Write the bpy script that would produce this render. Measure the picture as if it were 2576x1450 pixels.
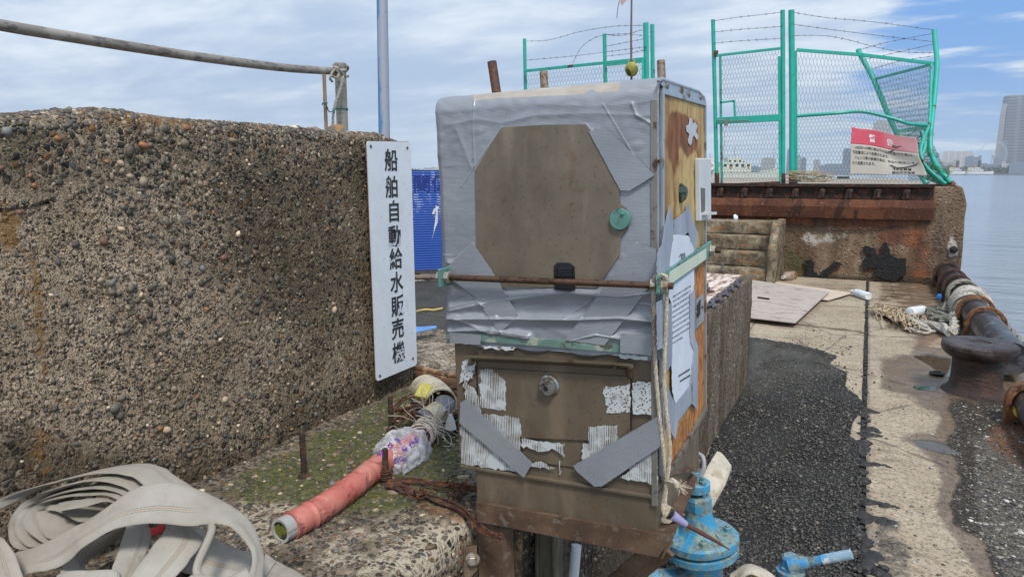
import bpy, bmesh, math, random
import numpy as np
from mathutils import Vector, Matrix, noise as mn
random.seed(7); rng = np.random.default_rng(7)
SC = bpy.context.scene
HAZE = True
for o in list(bpy.data.objects): bpy.data.objects.remove(o)
# ------------------------------------------------------------------ camera
FPX, CU, CV = 1800., 1287.5, 725.          # focal length and centre in the 2575 x 1450 view of the photo
PIT = math.atan((725-437)/FPX); YAW = math.radians(26.3)
CAM = np.array([0, 0, 1.5])
FW = np.array([-math.sin(YAW)*math.cos(PIT), math.cos(YAW)*math.cos(PIT), -math.sin(PIT)])
RT = np.array([math.cos(YAW), math.sin(YAW), 0.]); DN = np.cross(FW, RT)
cd = bpy.data.cameras.new('camera'); cam = bpy.data.objects.new('camera', cd); SC.collection.objects.link(cam)
cd.sensor_width = 36; cd.lens = 36*FPX/2575; cd.clip_start = .02; cd.clip_end = 30000
cam.location = CAM; cam.rotation_euler = (math.pi/2-PIT, 0, YAW); SC.camera = cam
SC.render.resolution_x = 1024; SC.render.resolution_y = 576
SC.view_settings.view_transform = 'Standard'; SC.view_settings.look = 'None'; SC.view_settings.exposure = 0.22
# ------------------------------------------------------------------ world: daylight sky with broken cloud
wd = bpy.data.worlds.new('World'); SC.world = wd; wd.use_nodes = True
SUN_EL, SUN_AZ = math.radians(56), math.radians(140)   # azimuth clockwise from +Y
def build_sky():
    nt = wd.node_tree; N = nt.nodes; L = nt.links; N.clear()
    out = N.new('ShaderNodeOutputWorld'); bg = N.new('ShaderNodeBackground'); bg.inputs[1].default_value = .1
    L.new(bg.outputs[0], out.inputs[0])
    sky = N.new('ShaderNodeTexSky'); sky.sky_type = 'NISHITA'; sky.sun_disc = False
    sky.sun_elevation = SUN_EL; sky.sun_rotation = SUN_AZ; sky.air_density = 1.3; sky.dust_density = 1.2; sky.ozone_density = 1.5
    tc = N.new('ShaderNodeTexCoord'); sep = N.new('ShaderNodeSeparateXYZ'); L.new(tc.outputs['Generated'], sep.inputs[0])
    def mth(op, a, b=None, c=None, clamp=False):
        n = N.new('ShaderNodeMath'); n.operation = op; n.use_clamp = clamp
        for i, x in enumerate((a, b, c)):
            if x is None: continue
            if isinstance(x, (int, float)): n.inputs[i].default_value = x
            else: L.new(x, n.inputs[i])
        return n.outputs[0]
    zz = mth('ADD', mth('MAXIMUM', sep.outputs[2], 0.0), .13)
    cx_ = mth('DIVIDE', sep.outputs[0], zz); cy_ = mth('DIVIDE', sep.outputs[1], zz)
    com = N.new('ShaderNodeCombineXYZ'); L.new(cx_, com.inputs[0]); L.new(cy_, com.inputs[1])
    mp = N.new('ShaderNodeMapping'); L.new(com.outputs[0], mp.inputs[0]); mp.inputs['Rotation'].default_value = (0, 0, math.radians(38)); mp.inputs['Scale'].default_value = (.62, 1.2, 1)
    def nz(sc, det, rough, vec, dist=0., w=0):
        n = N.new('ShaderNodeTexNoise'); n.inputs['Scale'].default_value = sc; n.inputs['Detail'].default_value = det
        n.inputs['Roughness'].default_value = rough; n.inputs['Distortion'].default_value = dist; L.new(vec, n.inputs['Vector']); return n.outputs[0]
    n1 = nz(.8, 7, .55, mp.outputs[0], .35); n2 = nz(2.3, 8, .6, mp.outputs[0], .2); n3 = nz(.45, 4, .5, com.outputs[0])
    def ramp(x, a, b):
        m = N.new('ShaderNodeMapRange'); m.interpolation_type = 'SMOOTHSTEP'; L.new(x, m.inputs[0]); m.inputs[1].default_value = a; m.inputs[2].default_value = b; return m.outputs[0]
    # the open blue patch lies low towards the east side of the quay
    az = mth('ARCTAN2', sep.outputs[0], sep.outputs[1])
    clear = ramp(az, math.radians(-9), math.radians(4)); clear = mth('MULTIPLY', clear, mth('SUBTRACT', 1.0, ramp(sep.outputs[2], .17, .42)))
    cov = mth('ADD', mth('MULTIPLY', n1, .7), mth('MULTIPLY', n2, .3))
    cov = mth('SUBTRACT', mth('ADD', cov, .22), mth('MULTIPLY', clear, .215))
    mask = ramp(cov, .485, .56)
    # low pale band near the horizon
    hz = mth('SUBTRACT', 1.0, ramp(sep.outputs[2], -.01, .12))
    shade = ramp(mth('ADD', mth('MULTIPLY', n2, .45), mth('MULTIPLY', n3, .55)), .40, .68)
    cl = N.new('ShaderNodeMix'); cl.data_type = 'RGBA'; L.new(shade, cl.inputs[0])
    cl.inputs[6].default_value = (4.0, 5.2, 7.0, 1); cl.inputs[7].default_value = (8.3, 8.9, 9.5, 1)
    skyc = N.new('ShaderNodeMix'); skyc.data_type = 'RGBA'; skyc.blend_type = 'MIX'; skyc.inputs[0].default_value = .8
    L.new(sky.outputs[0], skyc.inputs[6]); skyc.inputs[7].default_value = (1.35, 3.5, 7.8, 1)
    m1 = N.new('ShaderNodeMix'); m1.data_type = 'RGBA'; L.new(mask, m1.inputs[0]); L.new(skyc.outputs[2], m1.inputs[6]); L.new(cl.outputs[2], m1.inputs[7])
    m2 = N.new('ShaderNodeMix'); m2.data_type = 'RGBA'; L.new(mth('MULTIPLY', hz, .6), m2.inputs[0]); L.new(m1.outputs[2], m2.inputs[6]); m2.inputs[7].default_value = (5.2, 6.5, 7.6, 1)
    L.new(m2.outputs[2], bg.inputs[0])
build_sky()
sl = bpy.data.lights.new('sun', 'SUN'); sl.energy = 2.7; sl.angle = math.radians(11); sl.color = (1, .95, .88)
sun = bpy.data.objects.new('sun', sl); SC.collection.objects.link(sun)
sd = Vector((math.sin(SUN_AZ)*math.cos(SUN_EL), math.cos(SUN_AZ)*math.cos(SUN_EL), math.sin(SUN_EL)))
sun.rotation_euler = sd.to_track_quat('Z', 'Y').to_euler(); sun.location = (3, -3, 8)
# ------------------------------------------------------------------ measuring helpers
def V(*a): return np.array(a, float)
def ray(u, v): return FW+RT*(u-CU)/FPX+DN*(v-CV)/FPX
def W(u, v, d): return CAM+ray(u, v)*d                    # point at depth d
def on(u, v, ax, val):
    r = ray(u, v); return CAM+r*((val-CAM[ax])/r[ax])
def AZ(u, v, z=0.): return on(u, v, 2, z)
def AX(u, v, x): return on(u, v, 0, x)
def AY(u, v, y): return on(u, v, 1, y)
def proj(P):
    q = np.asarray(P, float)-CAM; d = q@FW; return np.stack([CU+FPX*(q@RT)/d, CV+FPX*(q@DN)/d], -1)
def sdpoly(P, poly):                                       # signed distance, positive inside
    poly = np.asarray(poly, float); n = len(poly); d = np.full(len(P), 1e18); ins = np.zeros(len(P), bool)
    for i in range(n):
        a = poly[i]; b = poly[(i+1) % n]; e = b-a; w = P-a
        t = np.clip((w@e)/max(e@e, 1e-12), 0, 1); q = w-t[:, None]*e; d = np.minimum(d, (q*q).sum(1))
        c = (a[1] > P[:, 1]) != (b[1] > P[:, 1])
        if abs(e[1]) > 1e-12: ins ^= c & (P[:, 0] < e[0]*(P[:, 1]-a[1])/e[1]+a[0])
    return np.where(ins, 1, -1)*np.sqrt(d)
def sdline(P, pts):
    pts = np.asarray(pts, float); d = np.full(len(P), 1e18)
    for i in range(len(pts)-1):
        a = pts[i]; e = pts[i+1]-a; w = P-a; t = np.clip((w@e)/max(e@e, 1e-12), 0, 1); q = w-t[:, None]*e; d = np.minimum(d, (q*q).sum(1))
    return np.sqrt(d)
def cat(pts, n=6, closed=False):                           # Catmull-Rom through points of any dimension
    P = [np.asarray(p, float) for p in pts]
    if len(P) < 3: return [P[0]+(P[1]-P[0])*t for t in np.linspace(0, 1, n+1)]
    out = []; m = len(P)
    for i in range(m if closed else m-1):
        p0 = P[(i-1) % m] if closed or i else 2*P[0]-P[1]; p1 = P[i]; p2 = P[(i+1) % m]
        p3 = P[(i+2) % m] if closed or i < m-2 else 2*P[-1]-P[-2]
        for k in range(n):
            t = k/n; out.append(.5*((2*p1)+(-p0+p2)*t+(2*p0-5*p1+4*p2-p3)*t*t+(-p0+3*p1-3*p2+p3)*t**3))
    if not closed: out.append(P[-1])
    return out
def nrm(v): return v/max(np.linalg.norm(v), 1e-12)
def nz3(p, s, o=0): return mn.noise(Vector((p[0]*s+o, p[1]*s-o, p[2]*s+2*o)))
# ------------------------------------------------------------------ mesh builder
class MB:
    def __init__(s): s.v = []; s.f = []; s.n = 0; s.uv = []
    def add(s, vs, fs, uv=None):
        for q in vs: s.v.append((float(q[0]), float(q[1]), float(q[2])))
        for q in fs: s.f.append(tuple(i+s.n for i in q))
        s.uv.extend(uv if uv is not None else [(0, 0)]*len(vs)); s.n += len(vs); return s
    def box(s, c, d, R=None):
        c = np.asarray(c, float); d = np.asarray(d, float)/2; vs = []
        for x in (-1, 1):
            for y in (-1, 1):
                for z in (-1, 1):
                    q = V(x, y, z)*d; vs.append(c+(R@q if R is not None else q))
        return s.add(vs, [(0, 1, 3, 2), (4, 6, 7, 5), (0, 4, 5, 1), (2, 3, 7, 6), (0, 2, 6, 4), (1, 5, 7, 3)])
    def bx(s, x0, x1, y0, y1, z0, z1): return s.box(((x0+x1)/2, (y0+y1)/2, (z0+z1)/2), (x1-x0, y1-y0, z1-z0))
    def bar(s, a, b, w, h, up=(0, 0, 1)):                  # rectangular bar from a to b, w sideways, h along up
        a = np.asarray(a, float); b = np.asarray(b, float); t = nrm(b-a); sd_ = nrm(np.cross(t, up)); u = np.cross(sd_, t)
        return s.box((a+b)/2, (np.linalg.norm(b-a), w, h), np.stack([t, sd_, u], 1))
    def tube(s, pts, r, n=10, cap=True, closed=False, sq=1., rn=0.):
        P = [np.asarray(p, float) for p in pts]; m = len(P); rr = r if hasattr(r, '__len__') else [r]*m
        T = [nrm(P[min(i+1, m-1)]-P[max(i-1, 0)]) if not closed else nrm(P[(i+1) % m]-P[i-1]) for i in range(m)]
        a = V(0, 0, 1) if abs(T[0][2]) < .9 else V(1, 0, 0); u = nrm(np.cross(T[0], a)); vs = []; uv = []; acc = 0
        for i in range(m):
            u = nrm(u-T[i]*(u@T[i])); w = np.cross(T[i], u)
            if i: acc += np.linalg.norm(P[i]-P[i-1])
            for k in range(n):
                an = 2*math.pi*k/n; q = rr[i]*(1+(rng.normal()*rn if rn else 0))
                vs.append(P[i]+(u*math.cos(an)+w*math.sin(an)*sq)*q); uv.append((acc, k/n))
        fs = [(i*n+k, i*n+(k+1) % n, (i+1)*n+(k+1) % n, (i+1)*n+k) for i in range(m-1) for k in range(n)]
        if closed: fs += [((m-1)*n+k, (m-1)*n+(k+1) % n, (k+1) % n, k) for k in range(n)]
        elif cap: fs += [tuple(range(n-1, -1, -1)), tuple((m-1)*n+k for k in range(n))]
        return s.add(vs, fs, uv)
    def cyl(s, a, b, r, n=16, r2=None): return s.tube([a, b], [r, r if r2 is None else r2], n)
    def pipe(s, pts, r, th, n=16):                         # hollow
        P = [np.asarray(p, float) for p in pts]; k = s.n
        s.tube(P, r, n, cap=False); s.tube(P, r-th, n, cap=False); m = len(P)
        for e in (0, m-1):
            for i in range(n):
                a, b = e*n+i, e*n+(i+1) % n; s.f.append((k+a, k+b, k+m*n+b, k+m*n+a))
        return s
    def lathe(s, c, prof, n=32, ax=(0, 0, 1), wob=0.):     # prof: (radius, height)
        ax = nrm(np.asarray(ax, float)); a = V(0, 0, 1) if abs(ax[2]) < .9 else V(1, 0, 0)
        u = nrm(np.cross(a, ax)); w = np.cross(ax, u); vs = []; c = np.asarray(c, float)
        for r, h in prof:
            for k in range(n):
                an = 2*math.pi*k/n; rr = r*(1+wob*mn.noise(Vector((math.cos(an)*2, math.sin(an)*2, h*9))))
                vs.append(c+ax*h+(u*math.cos(an)+w*math.sin(an))*rr)
        m = len(prof); fs = [(i*n+k, i*n+(k+1) % n, (i+1)*n+(k+1) % n, (i+1)*n+k) for i in range(m-1) for k in range(n)]
        fs += [tuple(range(n-1, -1, -1)), tuple((m-1)*n+k for k in range(n))]
        return s.add(vs, fs)
    def prism(s, poly, vec):                               # planar polygon of 3D points pushed along vec
        P = [np.asarray(p, float) for p in poly]; n = len(P); vec = np.asarray(vec, float)
        nn = sum(np.cross(P[i]-P[0], P[(i+1) % n]-P[0]) for i in range(n))
        if nn@vec < 0: P = P[::-1]
        fs = [tuple(range(n-1, -1, -1)), tuple(range(n, 2*n))]+[(i, (i+1) % n, n+(i+1) % n, n+i) for i in range(n)]
        return s.add(P+[p+vec for p in P], fs)
    def nut(s, c, ax, r, h, n=6): return s.lathe(c, [(r*.9, 0), (r, h*.08), (r, h*.92), (r*.9, h)], n, ax)
    def grid(s, nu, nv, fn, uvf=None):
        vs = [fn(i/(nu-1), j/(nv-1)) for i in range(nu) for j in range(nv)]
        uv = [(i/(nu-1), j/(nv-1)) for i in range(nu) for j in range(nv)]
        return s.add(vs, [(i*nv+j, (i+1)*nv+j, (i+1)*nv+j+1, i*nv+j+1) for i in range(nu-1) for j in range(nv-1)], uv)
    def ribbon(s, A, B, th, n=8, m=6):                     # flat hose between two edge paths, rounded section
        A = cat(A, n); B = cat(B, n); K = len(A); vs = []; uv = []; acc = 0
        for i in range(K):
            a, b = A[i], B[i]; t = nrm((A[min(i+1, K-1)]+B[min(i+1, K-1)])-(A[max(i-1, 0)]+B[max(i-1, 0)])); w = b-a; c = nrm(np.cross(t, w))
            if i: acc += np.linalg.norm((A[i]+B[i]-A[i-1]-B[i-1])/2)
            for k in range(m+1): f = k/m; vs.append(a+w*f+c*th*.5*(math.sin(math.pi*min(max(f, .0), 1))**.35)*(1-.22*math.sin(math.pi*f))); uv.append((acc, f))
            for k in range(m-1, 0, -1): f = k/m; vs.append(a+w*f-c*th*.5*(math.sin(math.pi*f)**.35)*(1-.22*math.sin(math.pi*f))); uv.append((acc, f))
        q = 2*m
        return s.add(vs, [(i*q+k, i*q+(k+1) % q, (i+1)*q+(k+1) % q, (i+1)*q+k) for i in range(K-1) for k in range(q)]+[tuple(range(q-1, -1, -1)), tuple((K-1)*q+k for k in range(q))], uv)
    def build(s, name, m, parent=None, smooth=None, bevel=0, sub=0):
        me = bpy.data.meshes.new(name); me.from_pydata(s.v, [], s.f)
        uvl = me.uv_layers.new(name='UVMap'); li = np.zeros(len(me.loops), np.int32); me.loops.foreach_get('vertex_index', li)
        uvl.data.foreach_set('uv', np.asarray(s.uv, np.float32)[li].ravel())
        if m is not None: me.materials.append(m)
        bm = bmesh.new(); bm.from_mesh(me); bmesh.ops.recalc_face_normals(bm, faces=bm.faces) if len(s.f) < 60000 else None
        bm.to_mesh(me); bm.free()
        if smooth is not None:
            me.shade_smooth() if hasattr(me, 'shade_smooth') else None
            if smooth < 180:
                try: me.set_sharp_from_angle(angle=math.radians(smooth))
                except Exception: pass
        o = bpy.data.objects.new(name, me); SC.collection.objects.link(o)
        if parent is not None: o.parent = parent
        if bevel:
            b = o.modifiers.new('bevel', 'BEVEL'); b.width = bevel; b.segments = 2; b.limit_method = 'ANGLE'; b.angle_limit = math.radians(40)
        return o
def tag(o, label, category, group=None, kind=None):
    o['label'] = label; o['category'] = category
    if group: o['group'] = group
    if kind: o['kind'] = kind
    return o
def struct(o, kind='structure'): o['kind'] = kind; return o
def thing(name, label, category, loc=(0, 0, 0), group=None):
    o = bpy.data.objects.new(name, None); SC.collection.objects.link(o); o.location = loc; o.empty_display_size = .1
    return tag(o, label, category, group)
def rough_box(x0, x1, y0, y1, z0, z1, cell, r, amp, sc=6., fn=None, skip=()):
    lo = V(x0, y0, z0); hi = V(x1, y1, z1); d = hi-lo; bm = bmesh.new(); cells = cell if hasattr(cell, '__len__') else (cell,)*3
    for ax in range(3):
        u, w = [(1, 2), (2, 0), (0, 1)][ax]
        nu = max(1, int(round(d[u]/cells[u]))); nw = max(1, int(round(d[w]/cells[w])))
        for side in (0, 1):
            if (ax, side) in skip: continue
            g = []
            for i in range(nu+1):
                row = []
                for j in range(nw+1):
                    p = V(0, 0, 0); p[ax] = (lo, hi)[side][ax]; p[u] = lo[u]+d[u]*i/nu; p[w] = lo[w]+d[w]*j/nw; row.append(bm.verts.new(p))
                g.append(row)
            for i in range(nu):
                for j in range(nw):
                    q = (g[i][j], g[i+1][j], g[i+1][j+1], g[i][j+1]); bm.faces.new(q if side else q[::-1])
    bmesh.ops.remove_doubles(bm, verts=bm.verts, dist=1e-5)
    for v in bm.verts:
        p = np.array(v.co); c = np.clip(p, lo+r, hi-r); n = p-c; l = np.linalg.norm(n)
        n = n/l if l > 1e-9 else V(0, 0, 0)
        q = c+n*r; a = amp*(nz3(p, sc)+.5*nz3(p, sc*2.7, 3)+.35*nz3(p, sc*8, 9))
        q = q+n*a
        if fn is not None: q = fn(q, n)
        v.co = q
    me = bpy.data.meshes.new('m'); bm.to_mesh(me); bm.free(); me.shade_smooth()
    return me
def mesh_obj(name, me, m, parent=None):
    me.name = name; me.materials.append(m); o = bpy.data.objects.new(name, me); SC.collection.objects.link(o)
    if parent is not None: o.parent = parent
    return o
def zones(me, layer, chans):                               # chans: three lists of (polygon in view px, soft px, weight)
    n = len(me.vertices); co = np.zeros(n*3, np.float32); me.vertices.foreach_get('co', co); co = co.reshape(-1, 3).astype(float)
    uv = proj(co); col = np.zeros((n, 4), np.float32); col[:, 3] = 1
    for c, lst in enumerate(chans):
        for poly, soft, wt in lst:
            d = sdpoly(uv, poly); w = np.clip(.5+d/(2*soft), 0, 1)*wt; col[:, c] = np.maximum(col[:, c], w)
    a = me.color_attributes.new(name=layer, type='FLOAT_COLOR', domain='POINT'); a.data.foreach_set('color', col.ravel())
# ------------------------------------------------------------------ materials
class NT:
    def __init__(s, name):
        s.m = bpy.data.materials.new(name); s.m.use_nodes = True; s.t = s.m.node_tree; s.N = s.t.nodes; s.L = s.t.links
        s.b = s.N['Principled BSDF']; s.tc = s.N.new('ShaderNodeTexCoord'); s.obj = s.tc.outputs['Object']; s.uv = s.tc.outputs['UV']
        s.h = None
    def lk(s, sock, x):
        if isinstance(x, (int, float)): sock.default_value = x
        elif isinstance(x, (tuple, list)): sock.default_value = tuple(x)+((1,) if len(x) == 3 and len(sock.default_value) == 4 else ())
        else: s.L.new(x, sock)
    def math(s, op, a, b=0., clamp=False):
        n = s.N.new('ShaderNodeMath'); n.operation = op; n.use_clamp = clamp; s.lk(n.inputs[0], a); s.lk(n.inputs[1], b); return n.outputs[0]
    def map(s, sc, vec=None, rot=(0, 0, 0)):
        n = s.N.new('ShaderNodeMapping'); s.L.new(vec or s.obj, n.inputs[0]); n.inputs['Scale'].default_value = sc; n.inputs['Rotation'].default_value = rot; return n.outputs[0]
    def noise(s, sc, det=4, rough=.55, vec=None, dist=0., loc=0):
        n = s.N.new('ShaderNodeTexNoise'); s.L.new(vec or s.obj, n.inputs['Vector'])
        n.inputs['Scale'].default_value = sc; n.inputs['Detail'].default_value = det; n.inputs['Roughness'].default_value = rough; n.inputs['Distortion'].default_value = dist
        return n.outputs[0]
    def voro(s, sc, feat='F1', vec=None, rand=1.):
        n = s.N.new('ShaderNodeTexVoronoi'); n.feature = feat; s.L.new(vec or s.obj, n.inputs['Vector']); n.inputs['Scale'].default_value = sc; n.inputs['Randomness'].default_value = rand; return n
    def wave(s, sc, vec=None, axis='X', dist=0., det=0):
        n = s.N.new('ShaderNodeTexWave'); n.bands_direction = axis; s.L.new(vec or s.obj, n.inputs['Vector']); n.inputs['Scale'].default_value = sc; n.inputs['Distortion'].default_value = dist; n.inputs['Detail'].default_value = det; return n.outputs['Fac']
    def step(s, x, a, b, c=0., d=1.):
        n = s.N.new('ShaderNodeMapRange'); n.interpolation_type = 'SMOOTHSTEP'; s.lk(n.inputs[0], x)
        for i, q in enumerate((a, b, c, d)): n.inputs[i+1].default_value = q
        return n.outputs[0]
    def mix(s, f, a, b, mode='MIX'):
        n = s.N.new('ShaderNodeMix'); n.data_type = 'RGBA'; n.blend_type = mode; s.lk(n.inputs[0], f); s.lk(n.inputs[6], a); s.lk(n.inputs[7], b); return n.outputs[2]
    def ramp(s, x, stops, const=False):
        n = s.N.new('ShaderNodeValToRGB'); s.lk(n.inputs[0], x); r = n.color_ramp; r.interpolation = 'CONSTANT' if const else 'LINEAR'
        while len(r.elements) < len(stops): r.elements.new(.5)
        for e, (p, c) in zip(r.elements, stops): e.position = p; e.color = tuple(c)+(1,)
        return n.outputs[0]
    def sep(s, x):
        n = s.N.new('ShaderNodeSeparateColor'); s.L.new(x, n.inputs[0]); return n.outputs
    def attr(s, name):
        n = s.N.new('ShaderNodeAttribute'); n.attribute_name = name; return n.outputs['Color']
    def bump(s, h, st=.5, dist=.002):
        n = s.N.new('ShaderNodeBump'); n.inputs['Strength'].default_value = st; n.inputs['Distance'].default_value = dist; s.L.new(h, n.inputs['Height'])
        if s.h is not None: s.L.new(s.h, n.inputs['Normal'])
        s.h = n.outputs[0]; s.L.new(s.h, s.b.inputs['Normal'])
    def fin(s, col, rough=.7, metal=0., spec=None):
        s.lk(s.b.inputs['Base Color'], col); s.lk(s.b.inputs['Roughness'], rough); s.lk(s.b.inputs['Metallic'], metal)
        if spec is not None: s.b.inputs['Specular IOR Level'].default_value = spec
        return s.m
MC = {}
def mat(name, col, rough=.7, metal=0., layers=(), bump=None, var=.15, vs=12.):
    """plain surface with wear: layers = (scale, lo, hi, colour[, stretch])"""
    if name in MC: return MC[name]
    t = NT(name); n = t.noise(vs, 5, .6); c = t.mix(t.step(n, .3, .7), tuple(x*(1-var) for x in col), tuple(min(1, x*(1+var)) for x in col)); r = rough
    for l in layers:
        vec = t.map(l[4]) if len(l) > 4 else None; k = t.step(t.noise(l[0], 6, .62, vec), l[1], l[2]); c = t.mix(k, c, l[3])
    if bump: t.bump(t.noise(bump[0], 5, .6), bump[1], bump[2] if len(bump) > 2 else .002)
    MC[name] = t.fin(c, t.step(t.noise(vs*3, 3), .3, .7, max(.05, rough-.1), min(1, rough+.1)), metal); return MC[name]
RUSTD = (.035, .019, .014); RUSTM = (.10, .045, .025); RUSTL = (.28, .11, .035)
PAL = [(0, (.032, .028, .025)), (.12, (.08, .068, .054)), (.26, (.045, .043, .042)), (.36, (.17, .145, .11)), (.5, (.11, .08, .05)), (.6, (.27, .23, .18)), (.72, (.065, .055, .042)), (.8, (.44, .37, .28)), (.9, (.26, .13, .05)), (.94, (.12, .14, .16)), (.97, (.6, .55, .46))]
def agg(t, sc, pal=PAL, matrix=(.2, .175, .145), gap=(.03, .10), vec=None, fine=3.3, finemix=.75):
    """exposed aggregate: colour socket, height socket"""
    wv = t.N.new('ShaderNodeVectorMath'); wv.operation = 'ADD'; base = vec or t.obj
    nn = t.N.new('ShaderNodeTexNoise'); nn.inputs['Scale'].default_value = sc*.7; t.L.new(base, nn.inputs['Vector'])
    sc_ = t.N.new('ShaderNodeVectorMath'); sc_.operation = 'SCALE'; t.L.new(nn.outputs['Color'], sc_.inputs[0]); sc_.inputs['Scale'].default_value = .45/sc
    t.L.new(base, wv.inputs[0]); t.L.new(sc_.outputs[0], wv.inputs[1]); w = wv.outputs[0]
    v1 = t.voro(sc, 'F1', w); e1 = t.voro(sc, 'DISTANCE_TO_EDGE', w); v2 = t.voro(sc*fine, 'F1', w); e2 = t.voro(sc*fine, 'DISTANCE_TO_EDGE', w)
    r1 = t.sep(v1.outputs['Color']); r2 = t.sep(v2.outputs['Color'])
    c1 = t.ramp(r1[0], pal, True); c2 = t.ramp(r2[0], pal, True)
    k2 = t.math('MULTIPLY', t.step(e2.outputs[0], gap[0], gap[1]), finemix); fine_c = t.mix(k2, matrix, c2)
    big = t.math('MULTIPLY', t.step(e1.outputs[0], gap[0], gap[1]), t.step(r1[1], .42, .5)); col = t.mix(big, fine_c, c1)
    h = t.math('ADD', t.math('MULTIPLY', big, t.math('ADD', .5, t.step(e1.outputs[0], 0, .4))), t.math('MULTIPLY', k2, .35))
    return col, h
def zmask(t, x, sc, amt=.5, wd_=.12):
    return t.step(t.math('ADD', x, t.math('MULTIPLY', t.math('SUBTRACT', t.noise(sc, 7, .62), .5), amt*2)), .5-wd_, .5+wd_)
# ------------------------------------------------------------------ pebble field (one mesh, a colour per stone)
_bm = bmesh.new(); bmesh.ops.create_icosphere(_bm, subdivisions=1, radius=1); ICV = np.array([v.co for v in _bm.verts]); ICF = np.array([[v.index for v in f.verts] for f in _bm.faces]); _bm.free()
PCOL = np.array([(.03, .03, .033), (.06, .058, .055), (.045, .05, .06), (.10, .095, .085), (.16, .145, .12), (.09, .065, .045), (.25, .23, .2), (.38, .34, .28), (.05, .048, .042), (.22, .11, .045), (.13, .16, .19), (.5, .47, .41), (.14, .07, .05), (.07, .08, .08)])
PCOL = PCOL*np.array([1.35, 1.15, .93])
PW = np.array([12, 14, 10, 12, 9, 7, 6, 3, 12, 1.6, 2.5, 1.2, 2, 8.]); PW /= PW.sum()
def m_pebble():
    t = NT('pebble'); c = t.attr('pcol'); n = t.noise(160, 4, .6); c = t.mix(t.step(n, .35, .7, 0, .35), c, (.2, .18, .15)); t.bump(t.noise(400, 3), .3, .0006); return t.fin(c, .62)
PEB = m_pebble()
def pebbles(name, C, N, R, parent=None, emb=.45, flat=(.45, .8), pal=None, pw=None, mt=None):
    C = np.asarray(C, float); N = np.asarray(N, float); k = len(C)
    if not k: return None
    a = rng.normal(size=(k, 3)); u = np.cross(N, a); u /= np.linalg.norm(u, axis=1)[:, None]; w = np.cross(N, u)
    sx = R*rng.uniform(.85, 1.35, k); sy = R*rng.uniform(.65, 1., k); sz = R*rng.uniform(flat[0], flat[1], k)
    jit = 1+rng.normal(size=(k, len(ICV), 1))*.10
    P = ICV[None]*jit
    X = (P[:, :, 0:1]*sx[:, None, None])*u[:, None]+(P[:, :, 1:2]*sy[:, None, None])*w[:, None]+(P[:, :, 2:3]*sz[:, None, None])*N[:, None]+(C+N*(sz*(1-2*emb))[:, None]*.5)[:, None]
    vs = X.reshape(-1, 3); fs = (ICF[None]+(np.arange(k)*len(ICV))[:, None, None]).reshape(-1, 3)
    me = bpy.data.meshes.new(name); me.vertices.add(len(vs)); me.vertices.foreach_set('co', vs.ravel().astype(np.float32))
    me.loops.add(len(fs)*3); me.loops.foreach_set('vertex_index', fs.ravel().astype(np.int32)); me.polygons.add(len(fs))
    me.polygons.foreach_set('loop_start', np.arange(len(fs), dtype=np.int32)*3); me.polygons.foreach_set('loop_total', np.full(len(fs), 3, np.int32))
    me.update(); me.validate()
    pc = PCOL if pal is None else np.asarray(pal); col = pc[rng.choice(len(pc), k, p=(PW if pal is None else pw))]*rng.uniform(.75, 1.25, (k, 1))
    cc = np.ones((k, len(ICV), 4), np.float32); cc[:, :, :3] = col[:, None]
    at_ = me.color_attributes.new(name='pcol', type='FLOAT_COLOR', domain='POINT'); at_.data.foreach_set('color', cc.ravel())
    me.materials.append(mt or PEB); o = bpy.data.objects.new(name, me); SC.collection.objects.link(o); o.parent = parent; o['kind'] = 'stuff'; return o
# ------------------------------------------------------------------ big sea wall on the left
WX, WY, WT = -1.378, 2.03, 1.625; LZ = .78                 # wall face, its end, its top; level of the ledge
def m_wall():
    t = NT('aggregate_wall'); v2 = t.map((1, 1, .85)); c, h = agg(t, 88, matrix=(.46, .38, .285), vec=v2, fine=2.3, finemix=.95, gap=(.03, .13))
    c2, h2 = agg(t, 150, matrix=(.60, .50, .39), vec=v2, fine=1.6, finemix=.85, gap=(.04, .2))
    z = t.sep(t.attr('zone')); lt = zmask(t, z[0], 9, .6, .3); c = t.mix(lt, c, c2)
    big = t.step(t.noise(5, 5, .6), .35, .65); c = t.mix(t.math('MULTIPLY', big, .65), c, t.mix(1., c, (.55, .50, .42), 'MULTIPLY'))
    c = t.mix(t.math('MULTIPLY', zmask(t, z[2], 7, .6, .3), .8), c, t.mix(1., c, (.42, .41, .36), 'MULTIPLY'))
    c = t.mix(t.math('MULTIPLY', zmask(t, z[1], 34, .8, .2), .75), c, (.24, .125, .022)); c = t.mix(1., c, (1.0, .94, .85), 'MULTIPLY')
    mo = t.math('MULTIPLY', t.step(t.noise(13, 6, .7), .56, .7), .55); c = t.mix(mo, c, (.062, .062, .026))
    t.bump(h, .9, .004); t.bump(t.noise(300, 3), .35, .001); return t.fin(c, .82)
def wallfn(q, n):
    if q[2] > 1.45: q = q+V(0, 0, -.13*max(0, .95-q[1])+.004*mn.noise(Vector((3, q[1]*4, 0)))+.006*math.exp(-((q[1]-.97)/.09)**2))
    if q[1] > 1.9 and q[2] > 1.5: q = q+V(0, -.03*min(1, (q[2]-1.5)/.12), -.02*max(0, (q[1]-1.9)/.13))
    return q
me = rough_box(WX-.62, WX, -.5, WY, .0, WT, (.016, .011, .011), .032, .0045, 7, wallfn, skip=((2, 0), (1, 0), (0, 0)))
TOPB = [(-20, 285), (230, 270), (600, 300), (1035, 340), (1035, 372), (600, 345), (230, 320), (-20, 335)]
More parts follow.
